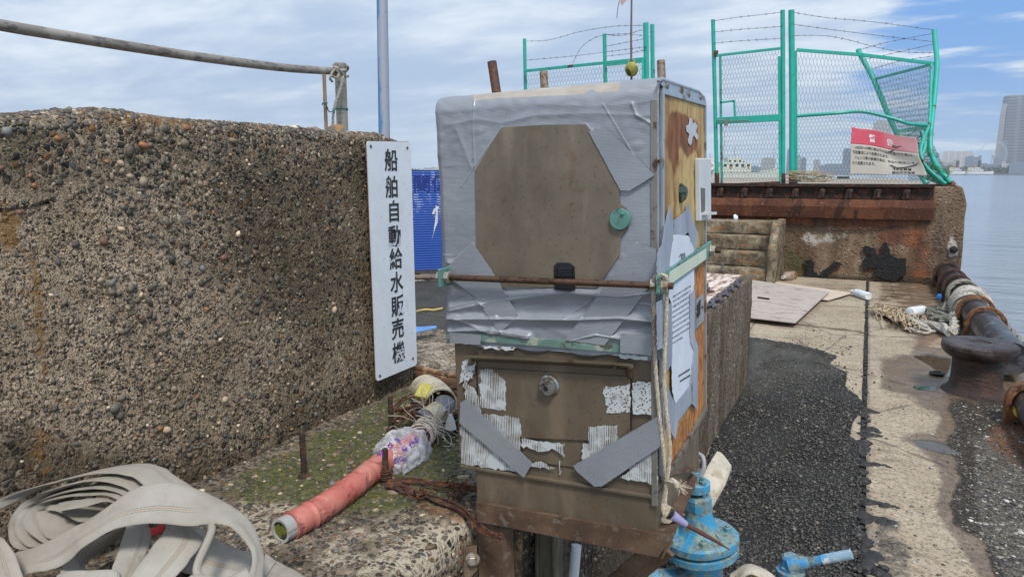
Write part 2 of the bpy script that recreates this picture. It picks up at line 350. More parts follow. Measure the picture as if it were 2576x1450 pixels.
zones(me, 'zone', [
    [([(-60, 480), (330, 450), (440, 620), (640, 880), (560, 1060), (440, 1180), (-60, 1100)], 90, .85), ([(300, 640), (700, 700), (640, 1020), (380, 1120)], 90, .7)],
    [([(260, 285), (520, 300), (520, 320), (260, 312)], 14, .75), ([(600, 305), (820, 325), (820, 338), (600, 325)], 10, .55), ([(-10, 500), (50, 540), (60, 640), (-10, 620)], 26, .75), ([(70, 600), (105, 700), (135, 980), (90, 980)], 20, .62), ([(880, 322), (1000, 330), (1000, 348), (890, 340)], 12, .7), ([(440, 330), (480, 380), (455, 440)], 20, .5), ([(60, 1080), (130, 1080), (130, 1220), (70, 1200)], 24, .5)],
    [([(520, 370), (935, 380), (935, 720), (760, 860), (560, 640)], 90, .8), ([(-20, 1040), (470, 1160), (930, 930), (1050, 860), (1050, 1000), (560, 1290), (-20, 1290)], 50, .7), ([(-20, 330), (200, 330), (150, 600), (-20, 600)], 70, .5)]])
wall = mesh_obj('concrete_wall', me, m_wall()); tag(wall, 'tall rough pebbly concrete sea wall on the left with orange lichen along its top', 'wall')
def wall_pebbles():
    k = 17000; y = rng.uniform(.35, WY-.02, k); z = rng.uniform(LZ-.02, WT-.035, k); P = np.stack([np.full(k, WX+.001), y, z], 1); uv = proj(P)
    band = np.exp(-((uv[:, 0]-400)/170)**2)+np.exp(-((uv[:, 1]-400)/90)**2)*.6+np.exp(-((uv[:, 0]-650)/200)**2-((uv[:, 1]-760)/220)**2)*.6+np.exp(-((uv[:, 1]-1080)/90)**2)*.5
    R = np.exp(rng.normal(math.log(.0027), .45, k))*(1+.75*np.clip(band, 0, 1.3)*rng.random(k)); R = np.minimum(R, .0125)
    keep = (rng.random(k) < .05+.36*np.clip(band, 0, 1))
    for i in range(k):
        p = P[i]; P[i, 0] += .0045*(nz3((WX, y[i], z[i]), 7)+.5*nz3((WX, y[i], z[i]), 18.9, 3)+.35*nz3((WX, y[i], z[i]), 56, 9))
    pebbles('embedded_pebbles', P[keep], np.tile([1., 0, 0], (keep.sum(), 1)), R[keep], wall, emb=.62)
    # top arris and top face
    k = 4600; a = rng.uniform(0, math.pi/2, k); y = rng.uniform(.35, WY-.03, k); flat = rng.random(k) < .45; r = .032
    X = WX-r+r*np.cos(a); Z = WT-r+r*np.sin(a); X[flat] = WX-r-rng.uniform(0, .22, flat.sum()); a[flat] = math.pi/2; Z[flat] = WT
    P = np.stack([X, y, Z], 1); N = np.stack([np.cos(a), 0*a, np.sin(a)], 1)
    for i in range(k): P[i] = wallfn(P[i], N[i])
    pebbles('crest_pebbles', P, N, np.exp(rng.normal(math.log(.0034), .45, k)), wall, emb=.62, flat=(.35, .6))
    k = 900; y = np.full(k, WY-.004); x = rng.uniform(WX-.3, WX-.01, k); z = rng.uniform(LZ, WT-.03, k)
    pebbles('end_pebbles', np.stack([x, y, z], 1), np.tile([0, 1., 0], (k, 1)), np.exp(rng.normal(math.log(.005), .4, k)), wall)
wall_pebbles()
st = MB(); st.lathe(V(-1.53, 1.84, WT-.008), [(.034, 0), (.037, .01), (.031, .026), (.016, .036), (.002, .039)], 20, wob=.12)
o = st.build('loose_stone', mat('stone_grey', (.15, .14, .12), .8, layers=((30, .5, .6, (.3, .16, .05)),), bump=(90, .5)), smooth=60); tag(o, 'small domed stone lying on top of the sea wall near its right end', 'stone')
# ------------------------------------------------------------------ ledge at the wall's foot, running on along the quay
LX = -.70
def m_ledge():
    t = NT('ledge_concrete'); c, h = agg(t, 85, matrix=(.40, .33, .25), finemix=.5)
    cw, hw = agg(t, 75, matrix=(.70, .62, .50), finemix=.35, gap=(.06, .2))
    z = t.sep(t.attr('zone')); z2 = t.sep(t.attr('zone2'))
    c = t.mix(t.math('MULTIPLY', t.step(t.noise(7, 6, .65), .4, .62), .6), c, t.mix(1., c, (.42, .40, .35), 'MULTIPLY'))
    c = t.mix(zmask(t, z[1], 14, .7, .12), c, cw)
    c = t.mix(t.math('MULTIPLY', zmask(t, z[2], 22, .7, .2), .6), c, (.30, .13, .035))
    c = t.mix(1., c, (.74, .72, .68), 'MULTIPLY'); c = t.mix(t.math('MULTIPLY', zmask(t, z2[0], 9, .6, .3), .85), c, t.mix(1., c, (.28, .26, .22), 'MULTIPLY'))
    mc = t.ramp(t.noise(60, 6, .7), [(.3, (.03, .034, .014)), (.5, (.085, .095, .024)), (.68, (.19, .19, .03))])
    mm = zmask(t, z[0], 17, .6, .14); c = t.mix(t.math('MULTIPLY', mm, .9), c, mc)
    t.bump(h, .85, .004); t.bump(t.noise(220, 4, .7), .4, .002); return t.fin(c, .86)
me = rough_box(WX-.05, LX, -.4, 2.84, -.3, LZ, (.012, .012, .02), .035, .008, 6, skip=((2, 0), (1, 0), (0, 0)))
zones(me, 'zone', [
    [([(540, 1225), (1050, 945), (1150, 980), (1190, 1250), (1030, 1290), (860, 1300), (620, 1275)], 45, .78), ([(900, 1330), (1000, 1300), (980, 1390), (860, 1420)], 40, .45)],
    [([(880, 1450), (960, 1370), (1100, 1290), (1190, 1300), (1180, 1400), (1100, 1450)], 24, .8), ([(520, 1280), (700, 1200), (790, 1215), (860, 1290), (760, 1390), (600, 1400), (540, 1300)], 40, .62), ([(820, 1300), (1100, 1290), (1000, 1450), (760, 1450)], 50, .5), ([(1048, 850), (1160, 850), (1160, 945), (1048, 935)], 20, .6)],
    [([(1020, 1255), (1200, 1270), (1200, 1340), (1090, 1300)], 20, .8), ([(1048, 860), (1160, 850), (1160, 900), (1048, 900)], 20, .5), ([(1150, 1340), (1200, 1330), (1190, 1460), (1140, 1450)], 20, .55)]])
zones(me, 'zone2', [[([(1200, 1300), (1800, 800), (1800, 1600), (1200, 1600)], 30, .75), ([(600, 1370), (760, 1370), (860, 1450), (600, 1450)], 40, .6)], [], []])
LM = m_ledge(); ledge = mesh_obj('concrete_ledge', me, LM); tag(ledge, 'mossy pebbly concrete ledge under the machine and hose, in front of the tall sea wall', 'ledge')
me = rough_box(-3.2, WX-.06, 2.08, 2.84, -.3, LZ-.004, (.03, .02, .03), .03, .01, 6, skip=((2, 0),)); zones(me, 'zone', [[], [([(1040, 840), (1170, 840), (1170, 960), (1040, 960)], 30, .55)], [([(1048, 860), (1160, 850), (1160, 890), (1048, 890)], 20, .4)]]); zones(me, 'zone2', [[], [], []]); mesh_obj('rear_slab', me, LM, ledge)
def ledge_pebbles():
    k = 9000; x = rng.uniform(WX, LX-.02, k); y = rng.uniform(.5, 2.8, k); P = np.stack([x, y, np.full(k, LZ)], 1)
    for i in range(k): P[i, 2] += .008*(nz3((x[i], y[i], LZ), 6)+.5*nz3((x[i], y[i], LZ), 16.2, 3))
    pebbles('ledge_pebbles', P, np.tile([0, 0, 1.], (k, 1)), np.exp(rng.normal(math.log(.0042), .4, k)), ledge, emb=.62, flat=(.3, .55))
    k = 3000; y = rng.uniform(.8, 2.8, k); z = rng.uniform(.2, LZ-.02, k)
    pebbles('ledge_face_pebbles', np.stack([np.full(k, LX), y, z], 1), np.tile([1., 0, 0], (k, 1)), np.exp(rng.normal(math.log(.0045), .4, k)), ledge, emb=.6)
ledge_pebbles()
# low block that runs on beyond the machine
def m_block():
    t = NT('block_concrete'); c, h = agg(t, 95, matrix=(.26, .20, .13), finemix=.75); st_ = t.step(t.noise(9, 5, .6, t.map((1, 1, .12))), .38, .62)
    c = t.mix(t.math('MULTIPLY', st_, .75), c, t.mix(1., c, (.45, .34, .20), 'MULTIPLY')); c = t.mix(t.math('MULTIPLY', t.step(t.noise(30, 5, .7), .6, .7), .4), c, (.10, .10, .03))
    t.bump(h, .9, .004); return t.fin(c, .85)
me = rough_box(LX-.5, LX+.01, 2.9, 5.24, -.1, .80, (.03, .03, .02), .02, .010, 6, skip=((2, 0),))
blk = mesh_obj('concrete_block', me, m_block()); tag(blk, 'long low stained concrete block behind the machine with peeling board on top', 'block')
def m_peel():
    t = NT('peeling_board'); n = t.noise(6, 8, .68, t.map((3.5, .8, 1))); c = t.ramp(n, [(.32, (.12, .055, .04)), (.45, (.34, .24, .18)), (.52, (.62, .50, .44)), (.68, (.72, .68, .62))]); t.bump(n, .6, .004); return t.fin(c, .7)
b = MB(); b.prism([V(-1.1, 3.0, .806), V(-.735, 3.0, .806), V(-.735, 5.0, .806), V(-1.1, 5.0, .806)], V(0, 0, .018)); o = b.build('peeling_board', m_peel(), bevel=.003); tag(o, 'weathered board with flaking pinkish white paint lying on the low block', 'board')
tb = MB()
for i in range(9):
    y = 3.0+i*.2; tb.tube([V(LX+.012, y, .80), V(LX-.02, y+.1, .822+.006*rng.random()), V(LX-.01, y+.22, .812)], .008+.006*rng.random(), 6)
tb = tb.build('tangled_netting', mat('netting', (.09, .075, .07), .8, layers=((70, .52, .56, (.05, .10, .2)), (90, .60, .63, (.4, .10, .05)), (60, .6, .65, (.4, .38, .34))), bump=(200, .8, .004)), smooth=60); tag(tb, 'dark netting scraps tangled along the right edge of the low block', 'netting')
rust_bolt = mat('bolt_steel', (.20, .19, .17), .5, .6, layers=((60, .5, .6, RUSTM),))
for (u, v, zt) in ((1815, 686, .07), (1777, 733, .05)):
    c = AZ(u, v, .826); r = thing('anchor_bolt', 'short bolt with plate %s on the peeling board' % ('farther back' if v < 700 else 'nearest the machine'), 'bolt', c, 'bolts on the peeling board')
    a = MB(); a.nut(V(0, 0, 0), (0, 0, 1), .045, .006, 16); a.build('washer_plate', mat('rust_mid', RUSTM, .8, .2), r); a = MB(); a.cyl(V(0, 0, .004), V(0, 0, zt), .009, 10); a.nut(V(0, 0, .012), (0, 0, 1), .02, .016); a.build('bolt', rust_bolt, r)
# ------------------------------------------------------------------ ground of the quay
def m_ground():
    t = NT('quay_ground'); z = t.sep(t.attr('zone')); z2 = t.sep(t.attr('zone2'))
    n = t.noise(1.7, 7, .6); base = t.ramp(n, [(.3, (.25, .19, .125)), (.5, (.40, .32, .22)), (.7, (.52, .44, .32))])
    sp = t.step(t.noise(70, 4, .7), .55, .72); base = t.mix(t.math('MULTIPLY', sp, .45), base, (.12, .10, .08)); fc, fh = agg(t, 70, matrix=(.56, .46, .34), finemix=.75); base = t.mix(.55, base, fc); ck = t.voro(1.1, 'DISTANCE_TO_EDGE', t.map((1, .6, 1))); base = t.mix(t.math('MULTIPLY', t.step(t.math('ADD', ck.outputs[0], t.math('MULTIPLY', t.math('SUBTRACT', t.noise(5, 6), .5), .06)), .002, .012, 1, 0), .6), base, (.07, .055, .045))
    base = t.mix(t.math('MULTIPLY', t.step(t.noise(3.5, 6, .6, t.map((1, 3, 1))), .52, .68), .6), base, (.17, .135, .11))
    ac, ah = agg(t, 48, pal=[(0, (.06, .055, .05)), (.25, (.13, .12, .11)), (.45, (.08, .08, .085)), (.6, (.22, .20, .17)), (.78, (.11, .09, .07)), (.86, (.5, .47, .42)), (.93, (.66, .63, .57))], matrix=(.17, .14, .10), finemix=.6)
    mg = zmask(t, z[1], 5, .45, .10); c = t.mix(mg, base, ac)
    wet = zmask(t, z[2], 4.5, .45, .16); c = t.mix(t.math('MULTIPLY', wet, .8), c, t.mix(1., c, (.36, .28, .22), 'MULTIPLY'))
    c = t.mix(t.math('MULTIPLY', zmask(t, z2[0], 9, .6, .3), .75), c, t.ramp(t.noise(30, 5), [(.3, (.12, .035, .014)), (.7, (.42, .18, .05))]))
    tc_, th_ = agg(t, 95, pal=[(0, (.013, .013, .013)), (.4, (.023, .023, .022)), (.7, (.04, .038, .035)), (.9, (.07, .066, .058)), (.99, (.25, .23, .2))], matrix=(.018, .018, .018), finemix=.8)
    ta, ha = agg(t, 60, pal=[(0, (.1, .095, .08)), (.5, (.2, .185, .15)), (.8, (.06, .058, .05))], matrix=(.085, .08, .065), finemix=.6)
    tc_ = t.mix(zmask(t, z2[1], 3, .4, .3), tc_, ta)
    at_ = zmask(t, z[0], 16, .5, .05); c = t.mix(at_, c, tc_)
    hh = t.math('ADD', t.math('MULTIPLY', t.math('MAXIMUM', mg, at_), t.math('ADD', ah, t.math('MULTIPLY', th_, 1.2))), t.math('MULTIPLY', t.noise(90, 5, .7), .5)); t.bump(hh, .85, .006)
    pud = zmask(t, z2[2], 6, .2, .05); c = t.mix(t.math('MULTIPLY', pud, .7), c, (.045, .036, .026)); r = t.mix(wet, (.85,)*3, (.30,)*3); r = t.mix(at_, r, (.72,)*3)
    r = t.mix(pud, r, (.03,)*3); t.h2 = t.h
    return t.fin(c, r)
ASP = [(1640, 1600), (1560, 1150), (1780, 1150), (1860, 846), (1887, 847), (1987, 862), (2067, 880), (2107, 897), (2085, 912), (2132, 938), (2125, 972), (2157, 995), (2170, 1012), (2166, 1030), (2145, 1062), (2136, 1095), (2157, 1105), (2176, 1125), (2176, 1330), (2184, 1600)]
FARA = [(900, 715), (1150, 700), (1160, 830), (900, 840)]
AGG = [(2387, 1005), (2527, 1005), (2620, 1045), (2640, 1600), (2530, 1600), (2502, 1450), (2477, 1375), (2397, 1315), (2387, 1265), (2417, 1205), (2397, 1165), (2377, 1105), (2402, 1075), (2382, 1035)]
WET = [(2195, 760), (2330, 760), (2400, 830), (2340, 870), (2560, 860), (2640, 1050), (2450, 1110), (2470, 1340), (2560, 1500), (2500, 1520), (2430, 1400), (2345, 1290), (2365, 1200), (2330, 1140), (2265, 1110), (2255, 1085), (2350, 1080), (2360, 1050), (2300, 1010), (2215, 985), (2210, 900), (2290, 880), (2300, 850), (2230, 830)]
PUD = [([(2292, 892), (2335, 887), (2400, 902), (2420, 945), (2372, 940), (2340, 920)], 7, 1), ([(2290, 1103), (2350, 1104), (2400, 1120), (2418, 1142), (2370, 1136), (2310, 1121)], 6, 1), ([(2292, 966), (2360, 968), (2350, 980), (2300, 979)], 4, .8)]
def ground(name, x0, x1, y0, y1, z, cell, amp):
    gm = rough_box(x0, x1, y0, y1, z-.5, z, (cell, cell, 1), .008, amp, 3, skip=((2, 0),))
    nv_ = len(gm.vertices); co_ = np.zeros(nv_*3, np.float32); gm.vertices.foreach_get('co', co_); co_ = co_.reshape(-1, 3).astype(float); uv_ = proj(co_); top_ = co_[:, 2] > z-.05
    for pl, sf, wt in PUD: co_[:, 2] -= top_*.019*wt*np.clip(.4+sdpoly(uv_, pl)/(2*sf), 0, 1)
    if z == 0: co_[:, 2] += top_*.012*np.clip(sdpoly(uv_, ASP)/10, 0, 1)
    gm.vertices.foreach_set('co', co_.astype(np.float32).ravel())
    zones(gm, 'zone', [[(ASP, 8, 1), (FARA, 8, 1)], [(AGG, 26, .9), ([(1980, 835), (2170, 960), (2172, 1100), (2110, 900)], 10, .3), ([(2175, 1250), (2260, 1250), (2330, 1450), (2180, 1600)], 30, .5)], [(WET, 24, .85), ([(2205, 700), (2400, 690), (2370, 800), (2200, 770)], 20, .6), ([(1890, 700), (2170, 700), (2175, 760), (1890, 740)], 14, .4), ([(1960, 805), (2172, 830), (2172, 840), (1960, 815)], 5, .7)]])
    zones(gm, 'zone2', [[([(2280, 690), (2360, 690), (2370, 730), (2290, 730)], 20, .5), ([(2500, 1060), (2600, 1040), (2600, 1190), (2530, 1150), (2480, 1110)], 26, .85), ([(2480, 870), (2600, 850), (2600, 960), (2540, 930)], 26, .6), ([(2290, 850), (2390, 830), (2400, 870), (2300, 880)], 18, .5)], [(FARA, 8, .5), ([(1885, 840), (2100, 890), (2120, 950), (1900, 1000), (1860, 1000)], 22, .7)], PUD])
    return gm
G = m_ground(); JX = .068
o = mesh_obj('quay_pavement', ground('g', -1.5, JX-.012, 1.4, 11.28, 0, .03, .006), G); struct(o)
o = mesh_obj('quay_apron', ground('g', JX+.018, 1.26, 1.4, 11.28, -.004, .03, .006), G); struct(o)
o = mesh_obj('quay_backland', ground('g', -9, -1.5, 2.86, 11.28, -.01, .06, .004), G); struct(o)
b = MB(); b.bx(-12, 1.22, -6, 80, -3.2, -.52); struct(b.build('quay_base', mat('quay_base', (.13, .11, .085), .9, bump=(30, .6))))
def tar():
    b = MB(); rr = random.Random(3); y = 2.7
    def lump(x, y, q, hgt=.6): b.lathe(V(x, y, -.012), [(q*1.05, 0), (q*1.15, q*hgt*.35), (q*.95, q*hgt*.8), (q*.5, q*hgt*1.08), (.002, q*hgt*1.15)], 14, wob=.28)
    while y < 9.5:
        near = 2.75 < y < 5.1; q = (.013+.026*rr.random()**1.4) if near else (.007+.012*rr.random()); n = rr.choice((1, 2, 2)) if near else 1
        for k in range(n): lump(JX+.004+rr.uniform(-.028, .030 if near else .012), y+rr.uniform(-.01, .01), q*rr.uniform(.6, 1.1), rr.uniform(.4, .9))
        if near and rr.random() < .16:
            L_ = rr.randint(5, 11)
            for k in range(L_): lump(JX+.01+.014*k, y+rr.uniform(-.02, .02), .034*(1-.06*k)*rr.uniform(.7, 1.1), rr.uniform(.4, .8))
        y += q*(1.1 if rr.random() < .86 else 4.)
    b.bx(JX-.014, JX+.018, 1.45, 11.2, -.05, -.016)
    return b.build('tar_joint', mat('tar', (.022, .021, .021), .6, layers=((35, .6, .68, (.07, .062, .05)),), bump=(120, .8, .004)), smooth=50)
tag(tar(), 'lumpy black tar oozing from the long joint between asphalt and concrete', 'tar joint')
for pl, lb in ((PUD[0][0], 'p'), (PUD[1][0], 'q'), (PUD[2][0], 'r')):
    cu_ = np.mean(pl, 0); pp_ = [AZ(*(cu_+(V(*q)-cu_)*1.15), -.0115) for q in cat(pl, 4, True)]; b = MB(); b.prism(pp_, V(0, 0, -.02)); wt_ = NT('puddle_water'); struct(b.build('puddle', wt_.fin((.05, .04, .028), .03)))
# loose gravel on asphalt and shell bits on the apron (uncountable)
def grit():
    k = 26000; y = 2.2+(rng.random(k)**1.6)*5.2; x = rng.uniform(LX+.02, JX, k); P = np.stack([x, y, np.full(k, .013)], 1); d = sdpoly(proj(P), ASP); P = P[d > 4]; k = len(P)
    o = pebbles('asphalt_gravel', P, np.tile([0, 0, 1.], (k, 1)), np.exp(rng.normal(math.log(.0050), .4, k)), None, .35, (.35, .8), [(.018, .018, .018), (.028, .028, .028), (.045, .043, .04), (.12, .105, .08), (.25, .23, .2)], [.36, .32, .2, .11, .01]); o['label'] = 'coarse black asphalt gravel'
    k = 2600; y = 2.6+rng.random(k)*5; x = rng.uniform(LX+.1, 1.0, k); P = np.stack([x, y, np.full(k, .002)], 1); d = sdpoly(proj(P), ASP); P = P[(d < 2) & (rng.random(k) < np.exp(-np.abs(d)/22))]; k = len(P)
    o = pebbles('spilled_gravel', P, np.tile([0, 0, 1.], (k, 1)), np.exp(rng.normal(math.log(.0055), .5, k)), None, .3, (.4, .8), [(.02, .02, .02), (.035, .033, .03), (.08, .07, .06)], [.5, .35, .15]); o['label'] = 'loose black gravel spilled past the asphalt edge'
    k = 9000; y = 2.4+(rng.random(k)**1.5)*3.4; x = rng.uniform(JX+.05, 1.2, k); P = np.stack([x, y, np.full(k, -.002)], 1); d = sdpoly(proj(P), AGG); P = P[(d > 6) | (rng.random(k) < .05)]; k = len(P)
    o = pebbles('apron_gravel', P, np.tile([0, 0, 1.], (k, 1)), np.exp(rng.normal(math.log(.0052), .4, k)), None, .6, (.2, .45), [(.05, .05, .05), (.10, .095, .09), (.17, .15, .13), (.3, .27, .23), (.62, .6, .55)], [.36, .3, .19, .09, .06]); o['label'] = 'pebbles and shell bits in the worn apron'
grit()
# ------------------------------------------------------------------ vending machine (local frame: x along its front, y into it, z up; origin at its front right bottom corner)
CO = V(-.2998, 1.2044, .8503); cyw, crl, cpt = .0166, -.0326, .0066
Rz = np.array(Matrix.Rotation(cyw, 3, 'Z')); Rx_ = np.array(Matrix.Rotation(cpt, 3, 'X')); Ry_ = np.array(Matrix.Rotation(crl, 3, 'Y')); CM = Rz@Rx_@Ry_
mach = thing('water_vending_machine', 'boxy brown metal water vending machine patched with silver duct tape, on a rusty stand', 'vending machine', CO)
mach.rotation_euler = Matrix(CM.tolist()).to_euler()
def loc(p): return CM.T@(np.asarray(p)-CO)
def glo(p): return CO+CM@np.asarray(p, float)
def CL(u, v, ax, val):                                     # view pixel -> machine frame, on plane ax = val
    o = loc(CAM); r = CM.T@ray(u, v); return o+r*((val-o[ax])/r[ax])
def F(u, v, y=0.): return CL(u, v, 1, y)
def S(u, v, x=0.): return CL(u, v, 0, x)
def locW(u, v, d): return loc(W(u, v, d))
def m_brown(name='brown_steel', base=(.155, .120, .083)):
    t = NT(name); n = t.noise(9, 7, .6); c = t.ramp(n, [(.3, tuple(x*.8 for x in base)), (.5, base), (.7, tuple(x*1.18 for x in base))])
    c = t.mix(t.math('MULTIPLY', t.step(t.noise(23, 7, .7), .56, .7), .55), c, (.16, .075, .028)); c = t.mix(t.math('MULTIPLY', t.step(t.noise(160, 3, .6), .6, .68), .5), c, (.06, .045, .03))
    c = t.mix(t.math('MULTIPLY', t.step(t.noise(14, 6, .6, t.map((1, 1, .2))), .5, .68), .45), c, tuple(min(1, x*1.8) for x in base)); c = t.mix(t.math('MULTIPLY', t.step(t.noise(4, 8, .7, t.map((1, 1, .5))), .5, .62), .45), c, tuple(x*.55 for x in base)); c = t.mix(t.math('MULTIPLY', t.step(t.noise(60, 8, .8, t.map((1, 1, .06), rot=(0, .9, 0))), .66, .70), .5), c, (.36, .33, .28)); t.bump(t.noise(120, 5, .6), .12, .0008); return t.fin(c, t.step(n, .3, .7, .42, .6), .3)
BR = m_brown(); BRP = m_brown('brown_panel', (.185, .153, .112))
def m_tape():
    t = NT('duct_tape'); n = t.noise(6, 5, .55); c = t.ramp(n, [(.3, (.25, .265, .295)), (.7, (.35, .37, .40))])
    w1 = t.wave(150, t.map((.8, 1, 1)), 'X', .6, 1); w2 = t.wave(130, None, 'Z', .6, 1); wv = t.math('MULTIPLY', w1, w2)
    c = t.mix(t.math('MULTIPLY', wv, .22), c, (.44, .46, .5)); c = t.mix(t.math('MULTIPLY', t.step(t.noise(40, 5, .7), .64, .72), .35), c, (.14, .125, .11))
    bz = t.sep(t.attr('bare')); br_ = zmask(t, bz[0], 60, .3, .08); c = t.mix(br_, c, t.ramp(t.noise(12, 6, .65, t.map((.4, 1, 1))), [(.35, (.36, .30, .24)), (.6, (.58, .52, .45))]))
    t.bump(t.math('ADD', t.math('MULTIPLY', wv, .25), t.math('MULTIPLY', t.noise(26, 4, .55, t.map((1, 1, 2.))), 1.)), .45, .0022); return t.fin(c, .34, .30)
TP = m_tape()
def m_tape2():
    t = NT('duct_tape_worn'); n = t.noise(14, 6, .65, t.map((1, 1, .35))); c = t.ramp(n, [(.3, (.21, .24, .30)), (.55, (.33, .37, .44)), (.72, (.42, .46, .53))]); c = t.mix(t.math('MULTIPLY', t.step(t.noise(60, 6, .7, t.map((2, 2, .5))), .6, .68), .4), c, (.13, .13, .14)); t.bump(t.noise(50, 4, .6, t.map((1, 1, .4))), .5, .0015); return t.fin(c, .5, .1)
TP2 = m_tape2()
ALU = mat('aluminium', (.42, .46, .49), .38, .7, layers=((30, .58, .66, (.2, .19, .17)),), var=.1)
DARK = mat('dark_gap', (.012, .011, .01), .8); BLK = mat('black_plastic', (.012, .012, .013), .35)
GRN = mat('verdigris_paint', (.11, .27, .235), .55, .1, layers=((55, .55, .62, (.05, .10, .085)), (90, .62, .67, (.22, .17, .11))), bump=(150, .3, .001))
CREAM = mat('cream_paint', (.55, .60, .47), .5, layers=((120, .66, .7, (.3, .26, .16)), (25, .6, .7, (.45, .5, .42))), var=.06)
HZ_ = F(1400, 215)[2]                                      # roof height
aL2, aR = F(1128, 836)[0], 0.0; zS = F(1287, 850)[2]; zB = F(1161, 1172)[2]; zT = max(F(1400, 214)[2], S(1768, 262)[2]); DP = .43
# bodies
b = MB(); b.bx(F(1198, 1240)[0], -.0015, .001, DP-.04, 0, zB); b.build('base_box', BR, mach, bevel=.002)
b = MB(); b.bx(F(1148, 1000)[0], -.003, 0.0, DP-.03, zB, zS); b.build('lower_body', BR, mach, bevel=.003)
b = MB(); b.bx(aL2+.004, -.004, .006, DP-.01, zS, zT-.03); b.build('upper_body', mat('inner_steel', (.2, .19, .17), .6, .3), mach)
# rims of the lower body
b = MB(); z0 = F(1300, 1190)[2]; b.bx(F(1160, 1170)[0], 0.001, -.006, .02, zB-.001, zB+.006); b.build('bottom_rim', BR, mach, bevel=.0015)
b = MB(); g0, g1 = F(1127, 833, -.004), F(1640, 868, -.004); b.prism([F(1127, 833, -.003), F(1640, 872, -.003), F(1640, 890, -.003), F(1127, 850, -.003)], V(0, -.006, 0)); b.build('green_seam_strip', mat('seam_paint', (.13, .22, .18), .6, layers=((28, .54, .6, (.32, .36, .28)), (35, .55, .62, (.09, .09, .07)))), mach)
# rounded tape skin over front and roof
RR = .034; y0t = -.004
RID = [([(1135, 780), (1250, 755), (1420, 735), (1560, 745), (1650, 735)], 12, .007), ([(1130, 800), (1280, 800), (1450, 802), (1560, 798), (1645, 806)], 11, .010), ([(1130, 832), (1240, 828), (1330, 842)], 8, .006), ([(1135, 770), (1200, 755), (1250, 790)], 8, .004), ([(1150, 800), (1240, 840)], 7, .004), ([(1240, 835), (1330, 850)], 10, .006), ([(1440, 855), (1500, 840), (1560, 850), (1610, 870)], 11, .007),
       ([(1120, 315), (1200, 300), (1260, 310), (1350, 290), (1500, 285), (1640, 292)], 9, .0028), ([(1350, 262), (1500, 268), (1640, 255)], 14, .003), ([(1150, 330), (1185, 420)], 9, .004), ([(1210, 330), (1190, 400)], 6, .003), ([(1490, 330), (1540, 400), (1560, 420)], 7, .004), ([(1505, 325), (1570, 390)], 6, .003), ([(1590, 262), (1600, 290), (1640, 312)], 5, .005), ([(1130, 660), (1180, 668), (1235, 690)], 8, .004), ([(1140, 690), (1180, 720), (1240, 745)], 7, .004), ([(1500, 740), (1540, 700), (1570, 660)], 8, .003), ([(1560, 480), (1600, 440)], 6, .002)]
BARE = [(1190, 254), (1192, 205), (1300, 190), (1565, 170), (1556, 230), (1502, 233), (1488, 224), (1466, 237), (1340, 243), (1250, 248)]
SEAM = [[(1193, 246), (1189, 330), (1195, 430)], [(1262, 320), (1189, 425), (1160, 470)], [(1473, 312), (1560, 408), (1648, 440)], [(1583, 480), (1648, 425)], [(1516, 262), (1640, 470)], [(1128, 668), (1190, 612), (1306, 796), (1255, 836)], [(1195, 745), (1132, 700)], [(1420, 857), (1600, 612), (1648, 650)], [(1420, 800), (1480, 760), (1560, 690)], [(1130, 722), (1400, 728), (1650, 770)], [(1132, 836), (1210, 842)], [(1560, 838), (1645, 842)], [(1198, 740), (1240, 800), (1275, 850)]]
